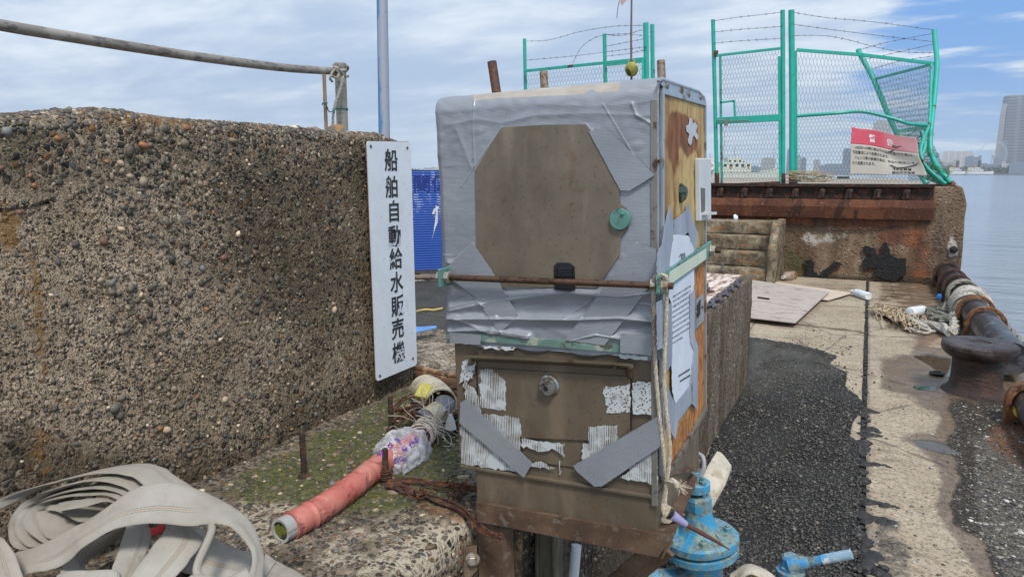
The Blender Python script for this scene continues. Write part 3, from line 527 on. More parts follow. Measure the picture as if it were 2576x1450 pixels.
def tape_skin():
    zb = F(1130, 862)[2]; zt = zT; nu, nv = 360, 520; aa = np.linspace(aL2-.006, .004, nu); L1 = zt-RR-zb; L2 = RR*math.pi/2; L3 = .30; ss = np.linspace(0, L1+L2+L3, nv)
    P = np.zeros((nu, nv, 3)); N = np.zeros((nu, nv, 3))
    for j, s_ in enumerate(ss):
        if s_ < L1: y, z, n = y0t, zb+s_, (0, -1, 0)
        elif s_ < L1+L2: a = (s_-L1)/RR; y, z, n = y0t+RR-RR*math.cos(a), zt-RR+RR*math.sin(a), (0, -math.cos(a), math.sin(a))
        else: y, z, n = y0t+RR+(s_-L1-L2), zt, (0, 0, 1)
        P[:, j] = np.stack([aa, np.full(nu, y), np.full(nu, z)], 1); N[:, j] = n
    G_ = CO+(P.reshape(-1, 3)@CM.T); uv = proj(G_); h = np.zeros(len(uv))
    for ln, w_, a_ in RID: dd = sdline(uv, ln)/w_; h += a_*(1.1 if a_ >= .004 and ln[0][1] > 600 else .45)*(.55*np.exp(-dd**2)+.45*np.exp(-np.abs(dd)*2.2))
    for ln in SEAM: h += .0011*np.exp(-(sdline(uv, ln)/1.9)**2)
    for i in range(len(uv)):
        p = P.reshape(-1, 3)[i]; h[i] += .0006*nz3(p, 11)+.0009*abs(nz3(p*V(1, 1, 1.6), 30, 4))**1.5*(2.5 if uv[i, 1] > 640 or uv[i, 1] < 420 else .6)
    left = P.reshape(-1, 3)[:, 0]; edge = np.clip((aL2+.01-left)/.02, 0, 1)
    # bulging, sagging left edge
    v_ = uv[:, 1]; sag = .0008*np.sin(v_/23.)+.0012*np.sin(v_/71+1)
    Q = P.reshape(-1, 3)+N.reshape(-1, 3)*h[:, None]; Q[:, 0] += np.exp(-((left-(aL2-.006))/.02)**2)*sag; Q[:, 1] += np.exp(-((left-(aL2-.006))/.006)**2)*.005
    # torn lower edge following the seam
    low = P.reshape(-1, 3)[:, 2] < zb+1e-4; Q[low, 2] += .004*np.sin(Q[low, 0]*60)
    b = MB(); b.add(Q, [(i*nv+j, (i+1)*nv+j, (i+1)*nv+j+1, i*nv+j+1) for i in range(nu-1) for j in range(nv-1)]); o = b.build('duct_tape_cover', TP, mach, smooth=180)
    col = np.zeros((len(uv), 4), np.float32); col[:, 3] = 1; col[:, 0] = np.clip(.5+sdpoly(uv, BARE)/6, 0, 1); a_t = o.data.color_attributes.new(name='bare', type='FLOAT_COLOR', domain='POINT'); a_t.data.foreach_set('color', col.ravel())
    s_ = o.modifiers.new('thick', 'SOLIDIFY'); s_.thickness = .0015; s_.offset = -1
tape_skin()
def sheet(name, pts, th, m, y=None, x=None, off=0., parent=mach, jag=0., smooth=None):
    """thin sheet on the front (y) or the side (x) of the machine, traced in view pixels"""
    out = []; n = len(pts)
    for i in range(n):
        a = V(*pts[i]); c = V(*pts[(i+1) % n]); k = max(1, int(np.linalg.norm(c-a)/7)) if jag else 1
        for q in range(k):
            p = a+(c-a)*q/k+(rng.normal(size=2)*jag if q else 0); out.append(F(p[0], p[1], y) if y is not None else S(p[0], p[1], x))
    b = MB(); b.prism(out, V(0, -th, 0) if y is not None else V(th, 0, 0)); return b.build(name, m, parent)
OCT = [(1262, 321), (1372, 314), (1473, 313), (1556, 408), (1559, 512), (1574, 522), (1585, 545), (1580, 575), (1562, 596), (1559, 616), (1559, 640), (1503, 722), (1240, 722), (1199, 625), (1195, 430)]
sheet('door_panel', OCT, .0022, BRP, y=-.0055)
# extra tape strips with their cut edges
for q in ([(1560, 480), (1600, 435), (1648, 420), (1648, 300), (1560, 300), (1515, 330)],): pass
strips = [([(1128, 668), (1190, 612), (1232, 672), (1306, 796), (1255, 836), (1195, 745), (1132, 700)], .0075), ([(1132, 836), (1210, 842), (1209, 866), (1132, 862)], .0115),
          ([(1560, 838), (1642, 842), (1640, 893), (1560, 886)], .0125), ([(1420, 855), (1600, 612), (1650, 625), (1650, 700), (1520, 868)], .0072),
          ([(1480, 330), (1520, 318), (1646, 440), (1583, 480), (1560, 478)], .0068)]
WT2 = mat('flaked_white', (.62, .66, .68), .5, layers=((90, .55, .6, (.16, .13, .1)),))
for pts, yy in strips: sheet('duct_tape_strip', pts, .0009, TP, y=-yy-.002, jag=.5)
for pts in ([(1158, 1012), (1172, 1003), (1338, 1162), (1337, 1168), (1318, 1200), (1303, 1188), (1156, 1062)], [(1660, 1042), (1673, 1100), (1655, 1126), (1513, 1222), (1495, 1222), (1452, 1185), (1442, 1170)]): sheet('diagonal_tape_strip', pts, .0012, TP, y=-.0105 if pts[0][0] < 1500 else -.0112, jag=.35)
# green round lock, black pull
kc = F(1560, 551, -.009); b = MB(); b.lathe(kc, [(.0185, 0), (.0185, .004), (.0172, .0062), (.002, .0066)], 32, (0, -1, 0)); kn = b.build('round_lock', GRN, mach, smooth=35)
b = MB(); b.lathe(F(1565, 537, -.0155), [(.0032, 0), (.0032, .003), (.001, .004)], 12, (0, -1, 0)); b.build('rivet', GRN, kn)
sheet('black_pull_plate', [(1394, 668), (1403, 660), (1432, 660), (1445, 670), (1447, 727), (1396, 727)], .003, BLK, y=-.008)
b = MB(); p0 = F(1420, 700, -.012); b.box(p0, (.030, .005, .042)); b.build('black_pull', mat('black_gloss', (.006, .006, .007), .25), mach, bevel=.003)
# lower front: flap, hood, lock, white paint
def m_white():
    t = NT('scraped_white_paint'); s1 = t.wave(88, t.map((1, 1, .05)), 'X', 4.5, 3); k = t.math('ADD', t.math('MULTIPLY', s1, .30), t.noise(30, 6, .65)); k = t.step(k, .56, .64)
    k = t.math('MAXIMUM', k, t.step(t.noise(17, 5, .6), .56, .62)); c = t.mix(k, (.135, .105, .073), (.50, .53, .54)); t.bump(k, .5, .0006); return t.fin(c, .6)
def m_white2():
    t = NT('speckled_white_paint'); v_ = t.voro(210); k = t.step(v_.outputs['Distance'], .30, .38); k = t.math('MULTIPLY', k, t.step(t.noise(20, 5), .36, .48)); c = t.mix(k, (.12, .094, .065), (.5, .53, .54)); return t.fin(c, .6)
WH, WH2 = m_white(), m_white2()
wl = [([(1155, 965), (1190, 950), (1197, 905), (1165, 905)], WH2), ([(1207, 930), (1240, 928), (1272, 960), (1272, 1033), (1210, 1025)], WH), ([(1215, 1040), (1307, 1048), (1307, 1100), (1310, 1131), (1260, 1118)], WH), ([(1158, 1070), (1225, 1100), (1300, 1185), (1161, 1165)], WH), ([(1310, 1102), (1420, 1115), (1418, 1150), (1395, 1130), (1360, 1135), (1310, 1120)], WH), ([(1335, 1165), (1352, 1160), (1395, 1178), (1335, 1172)], WH), ([(1404, 1158), (1411, 1158), (1410, 1192), (1405, 1192)], WH), ([(1518, 972), (1585, 965), (1585, 1035), (1524, 1038)], WH2), ([(1590, 962), (1640, 960), (1643, 1040), (1592, 1040)], WH2), ([(1480, 1072), (1553, 1068), (1555, 1115), (1480, 1118)], WH), ([(1464, 1117), (1550, 1115), (1480, 1160), (1464, 1155)], WH), ([(1560, 1200), (1640, 1130), (1652, 1150), (1653, 1218)], WH), ([(1170, 1000), (1215, 1060), (1245, 1095), (1213, 1040), (1198, 985), (1165, 950)], WH), ([(1555, 890), (1630, 895), (1628, 905), (1560, 900)], WT2), ([(1210, 868), (1295, 872), (1292, 880), (1215, 876)], WT2)]
for i, (pts, m_) in enumerate(wl): sheet('white_paint_patch', pts, .0004, m_, y=-.0048-.0001*i if True else 0, jag=1.9)
fl = [(1198, 922), (1588, 945), (1586, 1165), (1320, 1145), (1203, 1128)]
b = MB(); b.prism([F(u, v, -.0005) for u, v in [(1200, 924), (1586, 946), (1586, 1110), (1203, 1094)]], V(0, -.0038, 0)); fp = b.build('flap_door', BR, mach, bevel=.001)
for a_, c_ in (((1199, 922), (1203, 1045)), ((1589, 945), (1587, 1080))): b = MB(); b.bar(F(*a_, -.0047), F(*c_, -.0047), .0022, .001, (0, 1, 0)); b.build('flap_gap', DARK, mach)
hd = MB(); hp = []
for (u, v, y) in ((1172, 908, -.002), (1190, 893, -.012), (1555, 912, -.012), (1588, 930, -.004)): pass
def hood():
    A = [F(1175, 915, -.004), F(1184, 897, -.020), F(1200, 893, -.026), F(1555, 911, -.026), F(1580, 922, -.022), F(1590, 948, -.004)]
    B = [F(1186, 920, -.002), F(1195, 912, -.006), F(1205, 906, -.006), F(1548, 925, -.006), F(1570, 934, -.006), F(1578, 950, -.002)]
    b = MB(); Ac = cat(A, 5); Bc = cat(B, 5); top = [V(p[0], -.003, p[2]+.008) for p in Bc]; n = len(Ac)
    low = [p+V(0, .001, -.0055) for p in Ac]
    vs = top+Ac+low+[V(p[0], -.004, p[2]-.002) for p in Bc]; fs = []
    for r in range(3): fs += [(r*n+i, r*n+i+1, (r+1)*n+i+1, (r+1)*n+i) for i in range(n-1)]
    b.add(vs, fs); o = b.build('rain_hood', mat('hood_steel', (.20, .16, .11), .38, .35, layers=((20, .55, .68, (.11, .065, .035)),), bump=(60, .2, .001)), mach, smooth=40); s_ = o.modifiers.new('t', 'SOLIDIFY'); s_.thickness = .0015
    b = MB()
    for (u, v) in ((1243, 904), (1547, 925)): b.lathe(F(u, v, -.0245), [(.0032, 0), (.003, .002)], 10, (0, -1, .5)); b.build('hood_screw', DARK, o); b = MB()
hood()
lc = F(1382, 968, -.004); b = MB(); b.lathe(lc, [(.0205, 0), (.0205, .004), (.017, .006), (.0165, .013), (.0155, .0145), (.002, .0147)], 32, (0, -1, 0)); lk = b.build('cylinder_lock', mat('dull_chrome', (.42, .43, .42), .3, .85, layers=((70, .5, .6, (.2, .17, .12)),)), mach, smooth=35)
b = MB(); b.box(lc+V(-.006, -.0148, .004), (.007, .0008, .0022), np.array(Matrix.Rotation(.5, 3, 'Y'))); b.lathe(lc+V(-.002, -.0147, -.003), [(.005, 0), (.0045, .0008)], 14, (0, -1, 0)); b.build('keyhole', DARK, lk)
# groove lines on the base
b = MB(); b.bar(F(1160, 1135, -.0008), F(1650, 1205, -.0008), .0012, .001, (0, 1, 0)); b.build('fold_line', DARK, mach)
# ---- right side
zt_s = zT
SF = [(1657, 1215), (1657, 205), (1662, 222), (1771, 254), (1772, 1029), (1700, 1158)]
def ply():
    t = NT('peeling_plywood'); n = t.noise(7, 7, .6, t.map((1, 1.6, .35))); c = t.ramp(n, [(.3, (.22, .115, .032)), (.45, (.40, .255, .095)), (.6, (.52, .38, .16)), (.75, (.42, .30, .13))])
    z = t.sep(t.attr('zone')); c = t.mix(zmask(t, z[0], 22, .7, .22), c, t.ramp(t.noise(40, 5, .7, t.map((1, 1, .3))), [(.35, (.10, .032, .012)), (.6, (.27, .10, .03))]))
    c = t.mix(zmask(t, z[1], 30, .5, .15), c, t.ramp(t.noise(70, 5, .7, t.map((1, 1, .5))), [(.35, (.16, .06, .016)), (.55, (.42, .17, .04)), (.7, (.58, .30, .10))]))
    c = t.mix(t.math('MULTIPLY', t.step(t.noise(22, 7, .7, t.map((1, 1, .25))), .56, .62), .7), c, (.17, .07, .022)); t.bump(t.noise(30, 7, .65, t.map((1, 1, .4))), .9, .004); return t.fin(c, .75)
def plypanel():
    C4 = [S(1667, 236, .004), S(1769, 268, .004), S(1771, 1030, .004), S(1668, 1195, .004)]; nu, nv = 50, 160; b = MB()
    def fn(i, j): p = (C4[0]*(1-i)+C4[1]*i)*(1-j)+(C4[3]*(1-i)+C4[2]*i)*j; return p+V(.0012*nz3(p, 30)+.0008*nz3(p, 80), 0, 0)
    b.grid(nu, nv, fn); o = b.build('plywood_side_panel', ply(), mach, smooth=180); me = o.data; n = len(me.vertices); co = np.zeros(n*3, np.float32); me.vertices.foreach_get('co', co); co = co.reshape(-1, 3)
    uv = proj(CO+co@CM.T); col = np.zeros((n, 4), np.float32); col[:, 3] = 1
    for c_, lst in ((0, [([(1674, 283), (1690, 277), (1750, 298), (1757, 370), (1762, 420), (1745, 385), (1725, 400), (1710, 380), (1700, 420), (1692, 480), (1688, 430), (1674, 380)], 10, .85), ([(1690, 400), (1700, 400), (1697, 640), (1688, 640)], 6, .6)]), (1, [([(1745, 660), (1775, 640), (1775, 1060), (1690, 1220), (1680, 1100), (1755, 1000), (1745, 850)], 8, .95)])):
        for poly, sf, wt in lst: col[:, c_] = np.maximum(col[:, c_], np.clip(.5+sdpoly(uv, poly)/(2*sf), 0, 1)*wt)
    a = me.color_attributes.new(name='zone', type='FLOAT_COLOR', domain='POINT'); a.data.foreach_set('color', col.ravel()); s_ = o.modifiers.new('t', 'SOLIDIFY'); s_.thickness = .003; s_.offset = -1 if False else 0
plypanel()
b = MB()
def sbar(a, c, w, h, x): b.bar(S(*a, x), S(*c, x), w, h, (1, 0, 0))
sbar((1664, 229), (1771, 261), .010, .008, .005); sbar((1664, 229), (1664, 1196), .007, .009, .0055); sbar((1771, 261), (1772, 1035), .006, .009, .0052); b.build('panel_frame', ALU, mach, bevel=.001)
b = MB(); b.bar(S(1773, 1026, .006), S(1668, 1212, .006), .012, .012, (1, 0, 0)); b.build('lower_frame_rail', mat('dull_angle', (.17, .155, .13), .6, .4, layers=((40, .5, .6, RUSTM),)), mach, bevel=.001)
b = MB(); b.prism([S(1654, 212, .001), S(1660, 200, .001), S(1755, 232, .001), S(1766, 243, .001), S(1770, 262, .001), S(1664, 226, .001)], V(.006, 0, 0)); b.tube([S(1656, 205, .006), S(1662, 199, .006), S(1755, 230, .006), S(1766, 242, .006), S(1770, 258, .006)], .0035, 8); rf = b.build('roof_end_plate', ALU, mach, bevel=.001)
for (u, v) in ((1676, 216), (1713, 229), (1730, 238), (1760, 246)):
    b = MB(); b.lathe(S(u, v, .007), [(.0065, 0), (.006, .003), (.002, .0045)], 12, (1, 0, 0)); b.build('rivet', rust_bolt, rf)
b = MB(); b.bx(-.010, .0005, -.0065, .004, 0.06, zT-RR-.004); b.build('corner_angle', mat('corner_steel', (.25, .24, .21), .45, .5, layers=((40, .55, .65, (.09, .05, .03)),)), mach, bevel=.001)
b = MB(); b.bar(S(1657.5, 235, .0012), S(1662, 1160, .0012), .008, .004, (1, 0, 0)); b.build('side_recess', mat('side_dark', (.09, .07, .055), .7), mach)
b = MB(); b.lathe(S(1655, 403, .003), [(.005, 0), (.0045, .003), (.001, .004)], 12, (1, 0, 0)); b.build('rivet', rust_bolt, mach)
# hole with dark stub, white switch box, slot plate
b = MB(); hc = S(1711, 483, .006); b.lathe(hc, [(.016, 0), (.0165, .004), (.010, .012), (.006, .013)], 10, (1, 0, .0), wob=.5); b.build('broken_knob', mat('dark_green_glass', (.02, .05, .04), .3, layers=((60, .5, .55, (.12, .10, .08)),)), mach, smooth=30)
sheet('torn_label_scrap', [(1733, 296), (1739, 300), (1742, 312), (1748, 308), (1753, 318), (1749, 330), (1755, 344), (1751, 352), (1744, 340), (1740, 347), (1736, 366), (1730, 360), (1733, 338), (1725, 330), (1724, 318), (1732, 313)], .001, mat('torn_white', (.46, .48, .52), .7), x=.0065, jag=.7)
b = MB(); c0, c1 = S(1745, 395, .012), S(1776, 550, .012); pw = [S(1746, 398, .006), S(1775, 399, .006), S(1776, 552, .006), S(1748, 556, .006)]
b.prism(pw, V(.011, 0, 0)); bxo = b.build('switch_box', mat('frosted_box', (.55, .58, .58), .45, layers=((40, .6, .7, (.35, .3, .22)),), var=.06), mach, bevel=.002)
sheet('switch_slot', [(1762, 472), (1772, 474), (1772, 530), (1764, 534)], .001, mat('slot_dark', (.10, .10, .09), .5), x=.0172, parent=bxo)
b = MB(); b.prism([S(1762, 534, .015), S(1776, 533, .015), S(1776, 539, .015), S(1762, 540, .015)], V(.022, 0, 0)); b.build('small_shelf', mat('shelf_white', (.6, .62, .62), .4), mach)
b = MB(); b.prism([S(1748, 755, .006), S(1766, 738, .006), S(1766, 805, .006), S(1748, 826, .006)], V(.003, 0, 0)); sp = b.build('slot_plate', ALU, mach)
sheet('slot', [(1752, 768), (1761, 752), (1760, 790), (1752, 800)], .001, DARK, x=.0092, parent=sp)
for (u, v) in ((1750, 785), (1765, 772)):
    b = MB(); b.lathe(S(u, v, .009), [(.004, 0), (.0035, .002), (.001, .003)], 10, (1, 0, 0)); b.build('screw', rust_bolt, sp)
# torn tape and notice
sheet('torn_side_tape', [(1683, 515), (1690, 548), (1694, 580), (1693, 556), (1724, 530), (1729, 507), (1741, 555), (1753, 585), (1748, 645), (1733, 600), (1730, 583), (1693, 620), (1690, 640), (1676, 720), (1668, 735), (1650, 705), (1652, 640), (1664, 615), (1670, 575)], .0008, TP2, x=.0105, jag=.6)
PAPm = mat('notice_paper', (.60, .64, .72), .7, layers=((8, .5, .7, (.50, .55, .64)),), var=.05)
pp = sheet('paper_notice', [(1694, 590), (1730, 592), (1744, 625), (1745, 700), (1742, 760), (1745, 850), (1741, 960), (1698, 1015), (1690, 985), (1688, 900), (1687, 760), (1676, 735), (1685, 660)], .0006, PAPm, x=.0112, jag=.4)
INK = mat('ink', (.12, .12, .14), .6)
def notice_lines():
    b = MB(); rr = random.Random(5)
    def dash(u, v, w, h, x=.0122):
        b.prism([S(u, v, x), S(u+w, v-w*.62, x), S(u+w, v-w*.62+h, x), S(u, v+h, x)], V(.0002, 0, 0))
    for k, v0 in enumerate((745, 757, 770, 783, 796, 809, 822, 835, 848, 861)):
        u = 1691+rr.random()*2; end = 1736 if k < 9 else 1716
        while u < end: w = .7+1.0*rr.random(); dash(u, v0-(u-1691)*.62, w, 3.0+2*rr.random()); u += w+.9+1.1*rr.random()
    b.build('notice_text_block', INK, pp)['kind'] = 'stuff'; b = MB()
    for v0, u0, u1 in ((943, 1706, 1734), (956, 1710, 1734)):
        u = u0
        while u < u1: w = 1.+1.2*rr.random(); dash(u, v0-(u-u0)*.62, w, 5.); u += w+.6
    b.build('notice_signature', INK, pp)['kind'] = 'stuff'
    # heading characters
    P0 = S(1706, 655, .0122); text_on('notice_heading', 'ご案内', P0, V(0, 1, .0), V(0, -.0, 1), .020, INK, pp)
def text_on(name, s, org, xdir, ydir, size, m, parent, off=.0, thick=.0004, align='LEFT', sx=1.):
    cu = bpy.data.curves.new(name, 'FONT'); cu.body = s; cu.size = size; cu.align_x = align; cu.align_y = 'CENTER'; cu.extrude = thick; cu.offset = off; cu.resolution_u = 3
    o = bpy.data.objects.new(name, cu); SC.collection.objects.link(o); bpy.context.view_layer.update(); dg = bpy.context.evaluated_depsgraph_get(); me = bpy.data.meshes.new_from_object(o.evaluated_get(dg))
    bpy.data.objects.remove(o); x = nrm(np.asarray(xdir, float)); y = np.asarray(ydir, float); y = nrm(y-x*(x@y)); n = np.cross(x, y)
    for v in me.vertices: c = np.array(v.co); v.co = np.asarray(org)+x*c[0]*sx+y*c[1]+n*c[2]
    me.materials.clear(); me.materials.append(m); me.name = name; q = bpy.data.objects.new(name, me); SC.collection.objects.link(q); q.parent = parent; return q
notice_lines()
for pts in ([(1673, 770), (1688, 760), (1690, 860), (1689, 915), (1674, 935)], [(1733, 740), (1747, 728), (1747, 850), (1755, 870), (1754, 980), (1752, 1030), (1740, 1015), (1735, 960), (1744, 880), (1735, 860)], [(1673, 965), (1684, 985), (1698, 1018), (1741, 960), (1741, 1010), (1703, 1060), (1699, 1105), (1688, 1090), (1676, 1050)], [(1650, 760), (1668, 750), (1674, 780), (1675, 870), (1652, 880)]): sheet('side_tape', pts, .0008, TP2, x=.0125 if pts[0][0] > 1660 else .0135, jag=.5)
# yellow-brown corner bits: none
# ------------------------------------------------------------------ clamp of two threaded rods and green flat bars round the machine
clamp = thing('clamp_frame', 'threaded rods with nuts and green painted flat bars clamped round the vending machine', 'clamp', CO); clamp.rotation_euler = mach.rotation_euler
THR = mat('threaded_rod', (.115, .065, .04), .6, .55, layers=((80, .5, .6, (.05, .03, .02)),)); NUT = mat('zinc_nut', (.46, .43, .36), .42, .6, layers=((60, .5, .62, (.25, .17, .09)),))
yr = -.028; r0 = F(1118, 697, yr); r1 = F(1692, 719, yr)
def rod(a, c):
    n = int(np.linalg.norm(c-a)/.0016); P = [a+(c-a)*i/n for i in range(n+1)]; b = MB(); b.tube(P, [.0062 if i % 2 else .0054 for i in range(n+1)], 10); return b
rod(r0, r1).build('threaded_rod', THR, clamp, smooth=60)
zr = S(1660, 715, .02)[2]; back = S(1794, 630, .022); bdir = V(0, 1, 0)
rod(V(-.46, back[1], back[2]), V(.038, back[1], back[2])).build('threaded_rod', THR, clamp, smooth=60)
fr = F(1660, 717, yr); xb = .012
FB0 = V(xb, yr-.02, r1[2]+.003); FB1 = V(xb, back[1]+.018, back[2]+.003)
b = MB(); b.bar(FB0, FB1, .006, .034); gb = b.build('flat_bar', GRN, clamp, bevel=.0015)
b = MB(); q0 = FB0+(FB1-FB0)*.13; q1 = FB0+(FB1-FB0)*.86; b.prism([q0+V(.0033, 0, -.011), q1+V(.0033, .0, -.014), q1+V(.0033, .0, .009), q0+V(.0033, .01, .012)], V(.0004, 0, 0)); b.build('cream_paint_patch', CREAM, gb)
xl = F(1117, 697, yr)[0]; b = MB(); b.bar(V(xl, yr-.02, r0[2]), V(xl, back[1]+.02, r0[2]+(back[2]-r1[2])), .006, .036); b.build('flat_bar', GRN, clamp, bevel=.002)
for p, s_ in ((V(xb-.016, yr, r1[2]), 1), (V(xb+.004, yr, r1[2]), 1), (V(xl+.003, yr, r0[2]), 1), (V(xl-.013, yr, r0[2]), 1), (V(xb+.004, back[1], back[2]), 1)):
    b = MB(); b.nut(p, (1, 0, 0), .0125, .010); b.build('nut', NUT, clamp)
    if p[0] > 0: b = MB(); b.nut(p-V(.0005, 0, 0), (1, 0, 0), .0145, .0018, 20); b.build('washer', NUT, clamp)
# ------------------------------------------------------------------ twine and the spike tied to the machine
TW = mat('twine', (.46, .39, .29), .9, layers=((200, .5, .6, (.6, .54, .44)),), bump=(300, .8, .002))
def fuzzy(b, pts, r, n=9, tw=.0012, turns=140):
    P = cat(pts, n); 
    for ph in (0, 2.1, 4.2):
        Q = []; acc = 0
        for i, p in enumerate(P):
            if i: acc += np.linalg.norm(P[i]-P[i-1])
            t = nrm(P[min(i+1, len(P)-1)]-P[max(i-1, 0)]); u = nrm(np.cross(t, V(.3, 1, .2))); w = np.cross(t, u); a = acc*turns+ph; Q.append(p+(u*math.cos(a)+w*math.sin(a))*r*.5)
        b.tube(Q, r*.62, 5)
    return b
tw = MB(); y_ = -.02
s1 = [F(1660, 690, -.036), F(1646, 700, -.036), F(1643, 745, -.03), F(1646, 880, -.018), F(1655, 1010, -.012), F(1667, 1120, -.012), F(1673, 1180, -.012), F(1676, 1212, -.012), F(1668, 1262, -.014)]
s2 = [F(1660, 690, -.036), F(1676, 700, -.034), F(1676, 760, -.02), F(1673, 850, -.018), F(1670, 960, -.016), F(1676, 1040, -.014), F(1684, 1120, -.014), F(1681, 1180, -.014), F(1676, 1212, -.014), F(1672, 1262, -.016)]
for s_ in (s1, s2): fuzzy(tw, [glo(p) for p in s_], .0036, 14)
fuzzy(tw, [glo(F(1676, 1212, -.014)), glo(F(1692, 1208, -.02)), glo(F(1706, 1222, -.022))], .005, 8)
for k in range(40):
    q = glo(F(1708, 1222, -.022)); tw.tube([q, q+rng.normal(size=3)*.006+V(.008, 0, -.004)], .0005, 3)
o = tw.build('twine_loop', TW, smooth=60); tag(o, 'frayed natural twine looped over the clamp nut and hanging down the machine corner', 'twine')
spk = thing('rusty_spike', 'rusty spike with lavender ferrule and yarn bound handle tied at the machine foot', 'spike', W(1668, 1290, 1.33))
c0 = W(1668, 1290, 1.33)
def sp_(u, v, d): return W(u, v, d)-c0
b = MB(); fuzzy(b, [sp_(1662, 1262, 1.33), sp_(1668, 1290, 1.33), sp_(1680, 1296, 1.335)], .006); P = cat([sp_(1658, 1272, 1.34), sp_(1666, 1288, 1.335), sp_(1682, 1294, 1.335)], 6)
for k in range(9): c_ = P[min(k+2, len(P)-1)]; b.tube([c_+V(.012*math.cos(a), .012*math.sin(a)*.6, .012*math.sin(a)) for a in np.linspace(0, 6.28, 14)], .0035, 5)
b.build('yarn_binding', TW, spk, smooth=60)
b = MB(); b.cyl(sp_(1681, 1288, 1.33), sp_(1688, 1293, 1.33), .0115, 16, .010); b.build('black_band', BLK, spk, smooth=40)
b = MB(); b.cyl(sp_(1688, 1293, 1.33), sp_(1724, 1317, 1.345), .010, 16, .006); b.build('lavender_ferrule', mat('lavender', (.36, .33, .56), .5), spk, smooth=40)
b = MB(); b.tube([sp_(1722, 1316, 1.345), sp_(1780, 1348, 1.39), sp_(1834, 1380, 1.43)], [.0052, .0045, .0012], 10); b.build('spike', mat('rust_red', (.16, .07, .045), .75, .3, bump=(200, .5)), spk, smooth=50)
# ------------------------------------------------------------------ stand
stand = thing('machine_stand', 'brown rusty angle iron stand bolted to the ledge, carrying the vending machine', 'stand', CO); stand.rotation_euler = mach.rotation_euler
def m_rustst():
    t = NT('stand_rust'); n = t.noise(11, 7, .65); c = t.ramp(n, [(.3, (.055, .032, .022)), (.5, (.115, .068, .042)), (.7, (.19, .125, .08))]); c = t.mix(t.math('MULTIPLY', t.step(t.noise(60, 5, .7), .56, .64), .6), c, (.22, .20, .16)); t.bump(t.noise(90, 6, .7), .6, .002); return t.fin(c, .7, .25)
SR = m_rustst()
def fy(u, v, y): return F(u, v, y)
b = MB(); b.prism([F(1196, 1262, -.012), F(1692, 1349, -.012), F(1655, 1400, -.012), F(1240, 1318, -.012), F(1200, 1312, -.012)], V(0, .005, 0)); b.prism([F(1196, 1262, -.0075), F(1692, 1349, -.0075), V(.012, .30, -.004), V(-.37, .30, -.004)], V(0, 0, -.005)); b.build('front_rail', SR, stand)
b = MB(); b.prism([F(1692, 1349, -.010), S(1748, 1199, .004), S(1748, 1222, .004), F(1668, 1404, -.010)], V(-.005, 0, 0)); b.build('side_rail', SR, stand)
b = MB(); b.bar(F(1670, 1372, .0), F(1545, 1475, .06), .045, .008, (0, 1, 0)); b.bar(F(1683, 1372, .01), F(1560, 1478, .07), .006, .03, (0, 1, 0)); b.build('knee_brace', SR, stand)
b = MB(); b.prism([F(1203, 1318, .0), F(1256, 1326, .0), F(1262, 1475, .0), F(1205, 1475, .0)], V(0, .006, 0)); b.prism([F(1256, 1326, .0), F(1262, 1475, .0), F(1290, 1475, .03), F(1285, 1330, .03)], V(.004, 0, 0)); b.build('leg', SR, stand)
rb = S(1757, 1062, -.01); b = MB(); b.prism([S(1757, 1060, -.01), S(1757, 1165, -.01), S(1706, 1178, -.01), S(1690, 1185, -.01)], V(-.02, 0, 0)); b.prism([S(1757, 1165, .012), S(1748, 1180, .012), S(1690, 1188, .0), S(1700, 1172, -.02)], V(0, 0, -.004)); b.build('rear_bracket', SR, stand)
bp = [W(1163, 1378, 1.40), W(1196, 1368, 1.42), W(1198, 1428, 1.41), W(1166, 1462, 1.39)]; b = MB(); b.prism([loc(p) for p in bp], CM.T@V(.004, -.003, 0)); b.build('bolt_plate', SR, stand)
b = MB(); bc = loc(W(1188, 1404, 1.395)); b.nut(bc, (.5, -.86, 0), .014, .003, 20); b.nut(bc+V(.001, -.002, 0), (.5, -.86, 0), .0085, .009); b.build('bolt', NUT, stand)
# pipes under the stand
def pipe_thing(name, label, pts, r, m, hollow=0):
    b = MB(); P = cat(pts, 8) if len(pts) > 2 else pts; (b.pipe(P, r, hollow, 20) if hollow else b.tube(P, r, 18)); o = b.build(name, m, smooth=45); tag(o, label, 'pipe'); return o
pipe_thing('conduit_pipe', 'thin white plastic pipe under the machine stand', [W(1450, 1370, 1.75), W(1447, 1400, 1.75), W(1440, 1480, 1.74)], .0125, mat('white_pvc', (.68, .71, .74), .4))
b = MB(); P0 = W(1383, 1350, 1.80); b.box(P0+V(0, 0, -.2), (.055, .045, .5)); b.box(P0+V(-.022, -.027, -.2), (.009, .012, .5)); b.box(P0+V(.022, -.027, -.2), (.009, .012, .5)); o = b.build('steel_channel', mat('olive_steel', (.11, .10, .075), .6, .3, layers=((20, .5, .6, (.18, .16, .12), (1, 1, .2)),)), bevel=.002); tag(o, 'upright dull olive steel channel under the machine stand', 'steel channel')
pipe_thing('rusty_pipe', 'stout yellow and rust stained pipe standing left under the machine stand', [W(1298, 1330, 1.72), W(1296, 1390, 1.72), W(1292, 1480, 1.71)], .017, mat('yellow_rust', (.2, .13, .05), .7, layers=((25, .48, .55, (.07, .035, .02)), (40, .6, .65, (.45, .3, .05)))))
def safe(p, zm=.008):
    q = np.asarray(p, float)-CAM; k = 1.
    if (CAM+q)[0] < WX+.03: k = min(k, (WX+.03)/q[0])
    if (CAM+q)[2] < LZ+zm and p[0] < LX: k = min(k, (LZ+zm-CAM[2])/q[2])
    return CAM+q*k
